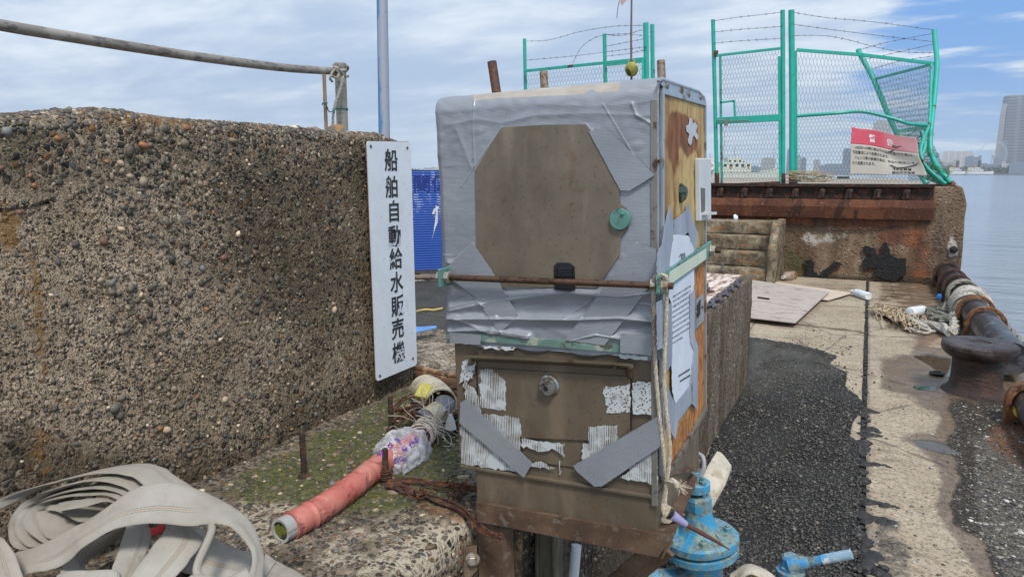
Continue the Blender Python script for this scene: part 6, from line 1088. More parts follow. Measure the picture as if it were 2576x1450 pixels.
# ------------------------------------------------------------------ green fence with hexagonal netting and barbed wire
FG = mat('fence_green', (.02, .38, .30), .45, layers=((5, .62, .66, (.07, .035, .025)), (24, .63, .67, (.10, .06, .04)), (9, .6, .75, (.05, .42, .34))), var=.08); FR = mat('fence_rust', (.07, .03, .025), .85, layers=((20, .5, .6, (.2, .08, .03)),)); NET = mat('netting_wire', (.15, .19, .18), .5, .4); NETG = mat('netting_green', (.06, .26, .13), .5); BW = mat('barbed_wire', (.10, .085, .08), .6, .4)
def wires_net(fn, Wd, Hd, cw=.052, ch=.070, r=.0023, mask=None, b=None):
    b = b or MB(); nu = int(Wd/cw); nv = int(Hd/ch)
    def P(i, j, dz): s_ = (i+.5*(j % 2))/nu; t_ = (j+.5+dz)/nv; return (s_, t_)
    def seg(p, q):
        if not (0 <= p[0] <= 1 and 0 <= q[0] <= 1 and 0 <= p[1] <= 1 and 0 <= q[1] <= 1): return
        if mask and not (mask(*p) and mask(*q)): return
        b.tube([fn(*p), fn(*q)], r, 3, cap=False)
    for j in range(nv):
        for i in range(nu+1):
            seg(P(i, j, -.22), P(i, j, .22)); k = i if j % 2 else i-1
            seg(P(i, j, .22), P(k, j+1, -.22)); seg(P(i, j, .22), P(k+1, j+1, -.22))
    return b
def barbs(b, pts, r=.0032, step=.11):
    P = cat(pts, 10); b.tube(P, r, 5); acc = 0
    for i in range(1, len(P)):
        acc += np.linalg.norm(P[i]-P[i-1])
        if acc > step: 
            acc = 0; v_ = nrm(rng.normal(size=3))*.022; b.tube([P[i]-v_, P[i]+v_], r*.8, 3); v_ = nrm(rng.normal(size=3))*.02; b.tube([P[i]-v_, P[i]+v_], r*.8, 3)
FY = 11.45
def fp(u, v, y=FY): return AY(u, v, y)
def bil(C):                                                # rows of control points, linear between
    C = [[np.asarray(p, float) for p in row] for row in C]; R_ = len(C)-1; K_ = len(C[0])-1
    def fn(s_, t_):
        y = min(max(t_, 0), .9999)*R_; j = int(y); fy_ = y-j; x = min(max(s_, 0), .9999)*K_; i = int(x); fx = x-i
        return (C[j][i]*(1-fx)+C[j][i+1]*fx)*(1-fy_)+(C[j+1][i]*(1-fx)+C[j+1][i+1]*fx)*fy_
    return fn
def postp(name, parent, o, pts, r, m=FG, rust=True):
    b = MB(); b.tube([p-o for p in pts], r, 16); b.build(name, m, parent, smooth=40)
# gate (left leaf)
gx = fp(1803, 466); gate = thing('fence_gate', 'narrow green netting gate leaf with latch between two posts, topped by barbed wire', 'gate', gx)
postp('post', gate, gx, [fp(1803, 467), fp(1799, 300), fp(1793, 50)], .030); postp('post', gate, gx, [fp(1969, 467), fp(1969, 250), fp(1968, 26)], .032)
for (u, v0, v1) in ((1803, 435, 468), (1800, 128, 143), (1969, 436, 468)): b = MB(); b.tube([fp(u, v0, FY-.01)-gx, fp(u, v1, FY-.01)-gx], .036, 14); b.build('rusted_collar', FR, gate, smooth=40)
def frame_bar(a, c, w, h, parent, o, m=FG, name='frame_bar', y=0.): b = MB(); b.bar(a-o, c-o, w, h); b.build(name, m, parent, bevel=.003)
g_y = FY-.03
frame_bar(fp(1803, 140, g_y), fp(1962, 122, g_y), .035, .035, gate, gx); frame_bar(fp(1805, 304, g_y), fp(1965, 296, g_y), .04, .10, gate, gx, name='mid_rail')
for u0, u1 in ((1811, 1815), (1959, 1962)): b = MB(); b.bar(fp(u0, 142, g_y)-gx, fp(u1, 462, g_y)-gx, .035, .03, (0, 1, 0)); b.build('frame_bar', FG if u0 > 1900 else mat('fence_green_rusty', (.04, .3, .24), .5, layers=((6, .52, .58, (.08, .04, .02)),)), gate, bevel=.003)
b = MB(); b.bar(fp(1846, 464, g_y)-gx, fp(1962, 459, g_y)-gx, .035, .04); b.build('bottom_bar', FR, gate)
b = MB(); 
for a_, c_ in (((1812, 258), (1846, 254)), ((1846, 252), (1848, 294))): b.bar(fp(*a_, g_y)-gx, fp(*c_, g_y)-gx, .03, .03, (0, 1, 0) if a_[0] > 1840 else (0, 0, 1))
b.build('latch_window', FG, gate)
b = MB(); b.tube(cat([fp(1803, 303, g_y-.05)-gx, fp(1850, 304, g_y-.05)-gx, fp(1880, 303, g_y-.05)-gx, fp(1884, 308, g_y-.05)-gx], 5), .010, 8); b.box(fp(1826, 308, g_y-.05)-gx, (.05, .03, .10)); b.build('bolt_latch', mat('latch_zinc', (.22, .21, .19), .5, .5), gate, smooth=40)
fn = bil([[fp(1815, 460), fp(1959, 460)], [fp(1813, 141), fp(1958, 124)]])
def notwin(s_, t_): q = proj(fn(s_, t_)); return not (1812 < q[0] < 1848 and 254 < q[1] < 295)
wires_net(fn, .96, 1.93, mask=notwin).build('netting', NET, gate).location = -gx
b = MB()
for v0, v1 in ((53, 31), (81, 67), (109, 97)): barbs(b, [fp(1795, v0, FY-.03)-gx, fp(1850, (v0*2+v1)/3-1, FY-.03)-gx, fp(1915, (v0+v1*2)/3-1, FY-.03)-gx, fp(1967, v1, FY-.03)-gx])
b.build('barbed_wires', BW, gate)
# right panel with bent post
fx = fp(1991, 466); fen = thing('netting_fence', 'buckled green netting fence panel with bent right post, barbed wire and warning banner tied on', 'fence', fx)
postp('post', fen, fx, [fp(1992, 467), fp(1992, 250), fp(1990, 26)], .042); b = MB(); b.tube([fp(1992, 436, FY-.01)-fx, fp(1992, 468, FY-.01)-fx], .047, 16); b.build('rusted_collar', FR, fen, smooth=40)
rp_ = [W(2397, 467, 9.72), W(2381, 448, 9.76), W(2362, 426, 9.85), W(2348, 402, 9.95), W(2340, 378, 10.02), W(2339, 345, 10.08), W(2342, 313, 10.12), W(2350, 240, 10.35), W(2356, 158, 10.6), W(2353, 120, 10.75), W(2349, 77, 10.9)]
postp('bent_post', fen, fx, cat(rp_, 4), .036); b = MB(); b.tube([rp_[0]-fx, rp_[0]*.55+rp_[1]*.45-fx], .042, 14); b.build('rusted_collar', FR, fen, smooth=40)
TL, TR = fp(2004, 126), W(2347, 160, 10.6); frame_bar(TL, W(2165, 138, 10.35), .035, .045, fen, fx); frame_bar(W(2165, 138, 10.35), TR, .035, .045, fen, fx)
ml = [fp(2004, 292), W(2100, 285, 10.2), W(2170, 281, 10.18), W(2252, 300, 10.0), W(2285, 311, 9.98), W(2340, 315, 10.08)]
b = MB(); b.tube(cat([p-fx for p in ml], 6), .024, 8); b.build('mid_rail', FG, fen, smooth=20)
b = MB(); b.bar(fp(2001, 128)-fx, fp(2003, 462)-fx, .03, .03, (0, 1, 0)); b.build('frame_bar', FG, fen)
b = MB(); b.tube(cat([W(2342, 162, 10.55)-fx, W(2340, 240, 10.32)-fx, W(2336, 312, 10.08)-fx, W(2322, 350, 9.95)-fx, W(2315, 385, 9.85)-fx, W(2330, 420, 9.78)-fx, W(2360, 448, 9.72)-fx, W(2378, 462, 9.7)-fx], 5), .022, 10); b.build('frame_bar', FG, fen, smooth=40)
b = MB(); b.bar(fp(2004, 464)-fx, W(2340, 467, 9.9)-fx, .04, .035); b.build('bottom_bar', mat('fence_green_moss', (.05, .2, .09), .6, layers=((3, .5, .56, (.06, .03, .02)),)), fen)
b = MB(); b.bar(W(2338, 466, 9.85)-fx, W(2400, 468, 9.68)-fx, .045, .04); b.build('bottom_bar', FR, fen)
fn2 = bil([[fp(2005, 462), W(2120, 462, 10.2), W(2230, 464, 10.0), W(2375, 463, 9.72)], [fp(2005, 375), W(2120, 372, 10.2), W(2225, 385, 9.98), W(2318, 385, 9.86)], [fp(2005, 292), W(2120, 284, 10.2), W(2240, 296, 10.02), W(2336, 312, 10.08)], [fp(2004, 127), W(2120, 135, 10.38), W(2235, 146, 10.46), W(2343, 160, 10.58)]])
wires_net(fn2, 2.02, 1.93).build('netting', NET, fen).location = -fx
b = MB()
for P in ([(1990, 31, 10.15), (2080, 45, 10.3), (2200, 56, 10.5), (2350, 76, 10.9)], [(1990, 61, 10.15), (2100, 76, 10.3), (2220, 91, 10.5), (2353, 106, 10.8)], [(1990, 90, 10.15), (2070, 90, 10.3), (2130, 100, 10.4), (2200, 118, 10.5), (2270, 131, 10.6), (2356, 133, 10.7)]): barbs(b, [W(*p)-fx for p in P])
b.build('barbed_wires', BW, fen)
# return panel behind
rx_ = W(2290, 455, 11.4); ret = thing('collapsed_fence', 'collapsed return of the green fence leaning behind the buckled panel', 'fence', rx_)
lp_ = [W(2158, 126, 12.2), W(2170, 150, 12.1), W(2197, 200, 11.9), W(2225, 268, 11.7), W(2255, 335, 11.5), W(2290, 400, 11.4), W(2330, 462, 11.2)]; postp('leaning_post', ret, rx_, cat(lp_, 4), .042)
frame_bar(W(2197, 200, 11.9), W(2345, 162, 10.65), .035, .04, ret, rx_); frame_bar(W(2250, 332, 11.5), W(2338, 317, 10.1), .035, .05, ret, rx_)
fn3 = bil([[W(2285, 458, 11.3), W(2395, 460, 9.8)], [W(2270, 345, 11.4), W(2340, 350, 10.1)], [W(2200, 203, 11.9), W(2344, 165, 10.62)]]); wires_net(fn3, 1.9, 1.9).build('netting', NET, ret).location = -rx_
def crumple(s_, t_): p = bil([[W(2330, 462, 9.9), W(2392, 464, 9.75)], [W(2300, 400, 10.1), W(2345, 400, 9.95)], [W(2262, 330, 10.4), W(2330, 320, 10.1)]])(s_, t_); return p+V(.08*math.sin(t_*19+s_*4), .10*math.sin(t_*13+s_*9), .03*math.sin(s_*20))
wires_net(crumple, 1.3, 1.3, .05, .055, .003).build('crumpled_netting', NETG, ret).location = -rx_
b = MB(); b.tube(cat([p-rx_ for p in (W(2318, 330, 10.0), W(2325, 370, 9.95), W(2318, 400, 9.9), W(2345, 440, 9.85), W(2385, 464, 9.8))], 5), .028, 10); b.build('bent_brace', FG, ret, smooth=40)
b = MB()
for P in ([(2160, 126, 12.1), (2230, 107, 11.6), (2349, 84, 10.9)], [(2175, 150, 12.), (2230, 138, 11.6), (2352, 110, 10.8)], [(2190, 175, 12.), (2260, 155, 11.4), (2354, 140, 10.7)]): barbs(b, [W(*p)-rx_ for p in P])
b.build('barbed_wires', BW, ret)
# warning banner
bn = thing('warning_banner', 'torn red and white warning banner in Japanese tied to the buckled fence', 'sign', W(2140, 440, 9.95)); bo = W(2140, 440, 9.95)
BC = [[(2137, 440, 10.06), (2185, 441, 10.0), (2240, 442, 9.9), (2331, 442, 9.62)], [(2139, 372, 10.06), (2190, 376, 10.0), (2245, 388, 9.9), (2313, 396, 9.64)], [(2142, 320, 10.06), (2190, 324, 10.0), (2240, 336, 9.9), (2303, 347, 9.66)]]
bfn = bil([[W(*p)-bo for p in r_] for r_ in BC])
def bsm(s_, t_):                                          # smoothed surface with the dent
    p = sum(bfn(min(max(s_+a, 0), 1), min(max(t_+c, 0), 1)) for a in (-.06, 0, .06) for c in (-.05, 0, .05))/9 if 0.06 < s_ < .94 else bfn(s_, t_)
    k = .045*math.exp(-((s_-.72)/.14)**2-((t_-.42)/.16)**2); return p+FW*k+RT*.012*math.sin(t_*9)*max(0, s_-.5)
def bpart(name, t0, t1, m, holes=()):
    b = MB(); nu = 60; nv = 24; b.grid(nu, nv, lambda i, j: bsm(i, t0+(t1-t0)*j)); o = b.build(name, m, bn, smooth=180); s_ = o.modifiers.new('t', 'SOLIDIFY'); s_.thickness = .003
def m_banner(name, a, c_):
    t = NT(name); sx = t.N.new('ShaderNodeSeparateXYZ'); t.L.new(t.uv, sx.inputs[0]); c = t.mix(t.step(sx.outputs[0], .45, .85), a, c_); c = t.mix(t.math('MULTIPLY', t.step(t.noise(6, 5), .5, .7), .25), c, (.4, .36, .3)); return t.fin(c, .6)
bpart('red_band', .60, 1.0, m_banner('banner_red', (.54, .06, .10), (.62, .30, .31))); bpart('white_field', 0., .597, m_banner('banner_white', (.42, .40, .34), (.50, .48, .42)))
def btext(name, s, x, y, size, m, asp=1.):
    cu = bpy.data.curves.new(name, 'FONT'); cu.body = s; cu.size = size; cu.align_x = 'LEFT'; cu.offset = size*.018; cu.resolution_u = 2; o = bpy.data.objects.new(name, cu); SC.collection.objects.link(o); bpy.context.view_layer.update(); me = bpy.data.meshes.new_from_object(o.evaluated_get(bpy.context.evaluated_depsgraph_get())); bpy.data.objects.remove(o)
    for v in me.vertices: v.co = bsm(min(.99, x+v.co[0]*asp), y+v.co[1]*1.45)-FW*.006
    me.materials.clear(); me.materials.append(m); q = bpy.data.objects.new(name, me); SC.collection.objects.link(q); q.parent = bn
TW_ = mat('banner_letter_white', (.72, .66, .68), .6); TB = mat('banner_ink', (.03, .03, .03), .6)
btext('heading', '警', .295, .70, .135, TW_, .85); btext('heading', '告', .58, .70, .125, TW_, .85)
btext('notice_line', '　ふ頭内への関係者以外の立入行為(つり等)は、', .02, .50, .0485, TB, .90); btext('notice_line', '軽犯罪法により処罰されます。', .035, .40, .0485, TB, .90)
btext('notice_line', '　フェンス等の破壊行為は、刑法の規定にす', .02, .30, .0485, TB, .93); btext('notice_line', 'たり処罰されます。', .03, .20, .0485, TB, .95)
btext('notice_line', '鶴見警察署', .665, .13, .048, TB, .84); btext('notice_line', '横浜市港湾局', .665, .045, .048, TB, .80)
b = MB(); b.prism([bsm(s_, t_)-FW*.008 for s_, t_ in ((.66, .72), (.72, .70), (.80, .74), (.72, .66), (.66, .68))], -FW*.001); b.prism([bsm(s_, t_)-FW*.008 for s_, t_ in ((.62, .24), (.72, .17), (.8, .19), (.92, .26), (.97, .36), (.9, .28), (.8, .215), (.72, .20), (.66, .255))], -FW*.001); b.prism([bsm(s_, t_)-FW*.008 for s_, t_ in ((.56, .50), (.66, .56), (.71, .64), (.66, .59), (.60, .52))], -FW*.001); b.build('tears', mat('tear_dark', (.10, .08, .08), .8), bn)
b = MB(); rr = random.Random(5)
for k in range(9): b.tube(cat([fp(1975+rr.uniform(0, 120), 458-rr.uniform(0, 26), FY-.06-rr.random()*.08) for _ in range(5)], 8), .005, 5)
o = b.build('tangled_straw_wire', mat('straw_wire', (.38, .30, .17), .7)); tag(o, 'loose straw coloured wire tangled at the foot of the fence', 'wire')
# fence behind the machine
lf = thing('far_left_fence', 'green netting fence rising behind the machine top, with sagging barbed wire', 'fence', (-5, 12, TZ)); lo_ = V(-5, 12, TZ)
D1, D2, D3 = 12.3, 11.05, 11.9
def pst(u0, v0, d, r, ub): a = W(u0, v0, d); c = V(a[0]+(W(ub, 215, d)-W(u0, v0, d))[0]*1.5, a[1], TZ); b = MB(); b.tube([c-lo_, a-lo_], r, 14); b.build('post', FG, lf, smooth=40)
pst(1319, 98, D1, .030, 1316); pst(1520, 86, D3, .032, 1521); pst(1624, 58, D2, .042, 1625); pst(1640, 62, D2+.6, .034, 1641)
frame_bar(W(1318, 179, D1), W(1620, 148, D2), .035, .045, lf, lo_); frame_bar(W(1524, 164, D3), W(1617, 155, D2+.8), .035, .035, lf, lo_); b = MB(); b.bar(W(1617, 150, D2)-lo_, W(1618, 330, D2)-lo_, .03, .03, (0, 1, 0)); b.build('frame_bar', FG, lf)
wires_net(bil([[W(1316, 360, D1), W(1616, 360, D2)], [W(1319, 181, D1), W(1617, 150, D2)]]), 2.0, 1.2).build('netting', NET, lf).location = -lo_
b = MB()
for P in ([(1320, 104, D1), (1380, 101, D1), (1460, 80, 11.8), (1540, 67, 11.4), (1624, 64, D2)], [(1320, 152, D1), (1400, 145, 12), (1470, 138, 11.8), (1624, 118, D2)], [(1440, 160, 12), (1460, 122, 11.95), (1490, 98, 11.9), (1520, 88, D3)], [(1520, 86, D3), (1560, 90, 11.5), (1624, 73, D2)], [(1520, 88, D3), (1580, 86, 11.5), (1640, 94, D2+.5)], [(1522, 117, D3), (1580, 106, 11.5), (1624, 97, D2)], [(1522, 142, D3), (1580, 135, 11.5), (1624, 125, D2)]): barbs(b, [W(*p)-lo_ for p in P])
b.build('barbed_wires', BW, lf)
# fishing-rod like cane with float
b0 = W(1588, 193, 7.6); cane = thing('cane_with_float', 'thin cane with yellow green float and pink rag, rising behind the machine', 'cane', (b0[0], b0[1], 0)); co_ = V(b0[0], b0[1], 0)
b = MB(); b.tube([V(0, 0, 0), b0-co_, W(1587, 100, 7.6)-co_, W(1589, -60, 7.6)-co_], [.013, .012, .011, .009], 10); b.build('cane', mat('cane', (.12, .09, .075), .7), cane)
b = MB(); b.lathe(W(1588, 175, 7.57)-co_, [(.01, -.075), (.045, -.06), (.068, -.02), (.07, .02), (.05, .055), (.015, .075)], 20, wob=.1); b.build('float', mat('float_yellow', (.22, .22, .04), .6, layers=((9, .5, .55, (.42, .32, .04)), (14, .52, .56, (.03, .06, .03), (1, 1, .3)))), cane, smooth=50)
b = MB(); b.tube(cat([W(1583, 150, 7.55)-co_, W(1580, 158, 7.55)-co_, W(1588, 162, 7.53)-co_, W(1596, 154, 7.55)-co_, W(1588, 146, 7.55)-co_], 5), .006, 6); b.build('float_tie', ROPE, cane)
b = MB(); b.prism([W(*p, 7.6)-co_ for p in ((1560, 0), (1575, -12), (1588, -8), (1575, 2), (1563, 15))], FW*.004); b.build('pink_rag', mat('pink_rag', (.42, .25, .25), .8), cane); b = MB(); b.tube(cat([W(1558, 2, 7.6)-co_, W(1554, 20, 7.6)-co_, W(1551, 46, 7.6)-co_], 4), .004, 5); b.build('rag_string', BW, cane)
# ------------------------------------------------------------------ sea
def m_sea():
    t = NT('sea_water'); n = t.noise(.55, 6, .6, t.map((.55, 1.3, 1), rot=(0, 0, -.46))); n2 = t.noise(2.2, 5, .6, t.map((.5, 1.2, 1), rot=(0, 0, -.46))); n3 = t.noise(.05, 4, .5)
    c = t.mix(n3, (.22, .26, .30), (.32, .36, .40)); c = t.mix(t.math('MULTIPLY', t.step(n, .52, .68), .35), c, (.13, .14, .15)); t.bump(t.math('ADD', n, t.math('MULTIPLY', n2, .5)), .75, .30); return t.fin(c, .14)  # ripple shading painted into the colour, on the same noise as the bump
b = MB(); b.add([(-3600, -400, -1.7), (4200, -400, -1.7), (4200, 4200, -1.7), (-3600, 4200, -1.7)], [(0, 1, 2, 3)]); struct(b.build('sea', m_sea()))
# ------------------------------------------------------------------ far shore
def m_city(name, a, c_, sx=.03, fl=3.6, cols=4., str_=.6):
    t = NT(name); s3 = t.N.new('ShaderNodeSeparateXYZ'); t.L.new(t.obj, s3.inputs[0]); f = t.math('FRACT', t.math('DIVIDE', s3.outputs[2], fl)); k = t.step(f, .38, .46); g = t.math('FRACT', t.math('DIVIDE', t.math('ADD', s3.outputs[0], s3.outputs[1]), cols)); k2 = t.step(g, .12, .2); c = t.mix(t.math('MULTIPLY', t.math('MULTIPLY', k, k2), str_), a, c_); return t.fin(c, .5)
CONC = m_city('city_concrete', (.42, .40, .38), (.12, .14, .17)); CONB = m_city('city_glass', (.20, .24, .30), (.10, .13, .18), cols=6); CONW = m_city('city_white', (.60, .58, .55), (.18, .20, .24), fl=4.2, cols=30)
def base_on(u, d, v=437.): p = W(u, v, d); return V(p[0], p[1], -.8)
def building(name, label, u0, u1, vt, d, m, depth=30, parts=(), cat_='building'):
    a, c = base_on(u0, d), base_on(u1, d); h = W((u0+u1)/2, vt, d)[2]+.8; e = (c-a); n_ = nrm((a+c)/2*V(1, 1, 0))
    r = thing(name, label, cat_, a); b = MB(); b.prism([V(0, 0, 0), e, e+n_*depth, n_*depth], V(0, 0, h)); b.build('block', m, r); w = np.linalg.norm(e)
    b = MB(); b.prism([e*.15+n_*3, e*.5+n_*3, e*.5+n_*(depth-3), e*.15+n_*(depth-3)], V(0, 0, h+.035*h+2)); b.build('roof_plant', m, r)
    for f0, f1, vv in parts:
        hh = W(u0, vv, d)[2]+.8; b = MB(); b.prism([e*f0+n_*.5, e*f1+n_*.5, e*f1+n_*(depth-1), e*f0+n_*(depth-1)], V(0, 0, hh)); b.build('upper_block', m, r)
    return r
# shore land
b = MB(); b.prism([V(*base_on(1700, 2100)[:2], -2.2), V(*base_on(3000, 2100)[:2], -2.2), V(*base_on(3000, 2950)[:2], -2.2), V(*base_on(1700, 2950)[:2], -2.2)], V(0, 0, 1.6+2.6)); struct(b.build('far_shore', mat('far_shore', (.16, .15, .14), .9)))
b = MB(); b.prism([V(*base_on(900, 1500)[:2], -2.2), V(*base_on(1790, 1500)[:2], -2.2), V(*base_on(1790, 1800)[:2], -2.2), V(*base_on(900, 1800)[:2], -2.2)], V(0, 0, 4)); struct(b.build('left_shore', mat('far_shore', None)))
TD = 2750
def tower():
    c = base_on(2592, TD); H = W(2560, 246, TD)[2]+.8; r = thing('landmark_tower', 'very tall stepped grey skyscraper at the right edge across the water', 'skyscraper', c); m = m_city('tower_stone', (.24, .235, .25), (.10, .12, .15), fl=11, cols=60, str_=.9); s_ = TD/FPX*1.0
    fy_ = nrm(c*V(1, 1, 0)); fx_ = V(fy_[1], -fy_[0], 0)
    def ring(hw, ch): return [fx_*x*hw+fy_*y*hw for x, y in ((-1, -1+ch), (-1+ch, -1), (1-ch, -1), (1, -1+ch), (1, 1-ch), (1-ch, 1), (-1+ch, 1), (-1, 1-ch))]
    prof = [(0, 76), (.06, 75), (.4, 74), (.62, 73.5), (.8, 73), (.95, 72.5), (1, 71)]
    b = MB(); vs = []
    for f, hw in prof: vs += [p+V(0, 0, H*f) for p in ring(hw*s_*1.0, .16)]
    n = 8; m_ = len(prof); b.add(vs, [(i*n+k, i*n+(k+1) % n, (i+1)*n+(k+1) % n, (i+1)*n+k) for i in range(m_-1) for k in range(n)]+[tuple((m_-1)*n+k for k in range(n))]); b.build('shaft', m, r)
    for x in (-1, 1):
        for y in (-1, 1):
            b = MB(); vs = []
            for f, hw in [(0, 77), (.4, 75), (.78, 74), (.9, 72)]:
                cc = fx_*x*hw*s_*.93+fy_*y*hw*s_*.93; k = 7*s_*(1-.25*f); vs += [cc+fx_*a*k+fy_*c_*k+V(0, 0, H*f) for a, c_ in ((-1, -1), (1, -1), (1, 1), (-1, 1))]
            b.add(vs, [(i*4+k, i*4+(k+1) % 4, (i+1)*4+(k+1) % 4, (i+1)*4+k) for i in range(3) for k in range(4)]+[(12, 13, 14, 15)]); b.build('corner_pier', mat('tower_pier', (.32, .31, .32), .6), r)
tower()
building('hotel_tower', 'dark slab high-rise between the Ferris wheel and the tall skyscraper', 2509, 2525, 356, 2650, CONB, 40, cat_='skyscraper')
building('office_block', 'long pale striped office block left of the Ferris wheel', 2364, 2447, 386, 2500, CONW, 40, ((.02, .9, 381),))
building('office_block', 'lower grey block in front of the long pale office block', 2423, 2464, 395, 2400, CONB, 30, ((.85, 1., 391),))
building('waterfront_building', 'low pale building with terraces below the office blocks', 2340, 2400, 408, 2350, CONC, 30); building('waterfront_building', 'low grey building beneath the Ferris wheel', 2440, 2520, 413, 2320, CONB, 30); building('waterfront_building', 'white banded low building at the foot of the skyscraper', 2517, 2536, 411, 2300, CONW, 30); building('waterfront_building', 'grey podium along the base of the skyscraper at the right edge', 2536, 2640, 410, 2280, CONB, 40)
for i, (u0, u1, vt, d, lb) in enumerate(((2116, 2138, 377, 2600, 'narrow hazy high-rise left of the warning banner'), (2186, 2232, 310, 2500, 'tall hazy high-rise showing above the warning banner'), (1976, 1987, 378, 2700, 'slim hazy tower seen through the gap beside the gate'), (1998, 2012, 393, 2600, 'small hazy block just right of the thick fence post'), (2012, 2026, 399, 2650, 'lower hazy block next to the small one by the fence post'), (2044, 2060, 404, 2700, 'squat hazy block in the middle of the netting'), (2060, 2140, 415, 2400, 'long low hazy shed behind the netting left of the banner'), (1912, 1948, 400, 2500, 'wide hazy block right of the white ship'), (1884, 1912, 420, 2500, 'low hazy block just right of the white ship'))):
    building('distant_building', lb, u0, u1, vt, d, (CONB, CONC)[i % 2], 30, ((.3, .8, vt-3),))
# Ferris wheel
def ferris():
    c = base_on(2497, 2450); s_ = 2450/FPX; hub = W(2497, 391, 2450); R_ = 35*s_; o = V(c[0], c[1], -.8); r = thing('ferris_wheel', 'large pale Ferris wheel on the far shore', 'ferris wheel', o); m = mat('wheel_white', (.55, .55, .56), .6); x = nrm(RT); h = hub-o
    for rr_ in (R_, R_*.9): b = MB(); b.tube([h+x*rr_*math.cos(a)+V(0, 0, rr_*math.sin(a)) for a in np.linspace(0, 2*math.pi, 61)[:-1]], .55, 5, closed=True); b.build('rim', m, r)
    for k in range(30): a = 2*math.pi*k/30; b = MB(); b.tube([h, h+x*R_*math.cos(a)+V(0, 0, R_*math.sin(a))], .22, 4); b.build('spoke', m, r)
    for k in range(60): a = 2*math.pi*k/60; b = MB(); b.lathe(h+x*(R_+1.6)*math.cos(a)+V(0, 0, (R_+1.6)*math.sin(a)-1.2), [(.5, 0), (1.1, .4), (1.1, 1.8), (.4, 2.4)], 8); b.build('gondola', m, r)
    for sx_ in (-1, 1): b = MB(); b.tube([h, h+x*sx_*13-V(0, 0, h[2])], 1.4, 6); b.build('leg', mat('wheel_leg', (.42, .42, .44), .6), r)
    b = MB(); b.lathe(h-FW*2*V(1, 1, 0), [(1, -1), (5, 0), (5, 3), (1, 4)], 16, FW); b.build('hub', mat('wheel_leg', None), r); b = MB(); b.box(h*V(0, 0, .55), (16, 8, 3)); b.build('platform', mat('wheel_leg', None), r)
ferris()
# far trees: a mass of bushes along the water
def farwood(name, label, u0, u1, d, h, col):
    k = int((u1-u0)*9); P = []; R_ = []
    for i in range(k): u = rng.uniform(u0, u1); p = base_on(u, d+rng.uniform(0, 40)); hh = h*(.5+.5*rng.random())*(.7+.5*abs(mn.noise(Vector((u*.05, 0, 0))))); P.append(V(p[0], p[1], rng.uniform(0, hh))); R_.append(h*.18*rng.uniform(.6, 1.2))
    P = np.array(P); o = pebbles(name, P, np.tile([0, 0, 1.], (k, 1)), np.array(R_), None, .5, (.7, 1.), [col, tuple(x*1.5 for x in col), tuple(x*.6 for x in col)], [.5, .25, .25], mat('far_leaf', (.05, .07, .04), .9)); o['label'] = label; return o
farwood('shore_trees', 'dark belt of trees along the far waterfront', 2375, 2640, 2290, 30, (.04, .06, .035)); farwood('far_trees', 'hazy trees on the shore left of the machine', 1020, 1150, 1520, 15, (.05, .09, .05))
building('distant_building', 'small white and red building among the trees left of the machine', 1083, 1102, 421, 1500, CONW, 12); building('distant_building', 'low long pale quay shed beneath the trees left of the machine', 1055, 1125, 425, 1480, CONC, 12)
# ships
def add_gear(r, e, L_, n_, bw, zd, s_, m):
    b = MB(); p = e*L_*.30+V(0, 0, zd+26*s_); b.box(p, (9*s_, 4*s_, 3*s_)); b.box(p+V(0, 0, 4*s_), (12*s_, 1.2*s_, 1.2*s_)); b.build('radar', mat('mast_grey', (.28, .33, .33), .6), r)
    b = MB(); b.lathe(e*L_*.46+V(0, 0, zd+10*s_), [(4*s_, 0), (3.6*s_, 16*s_), (3*s_, 17*s_)], 12); b.build('funnel', mat('ship_dark', (.05, .07, .08), .6), r)
    b = MB(); b.box(e*L_*.07-n_*bw*.3+V(0, 0, zd+5*s_), (9*s_, 5*s_, 9*s_)); b.build('locker', mat('locker_cream', (.6, .55, .3), .6), r)
    for f in (.24, .50):
        b = MB(); b.lathe(e*L_*f-n_*(bw*.42)+V(0, 0, zd+12*s_), [(.4*s_, -1*s_), (2.4*s_, 0), (2.4*s_, 1*s_), (.4*s_, 2*s_)], 12, -n_); b.build('life_ring', mat('life_ring', (.6, .2, .06), .6), r)
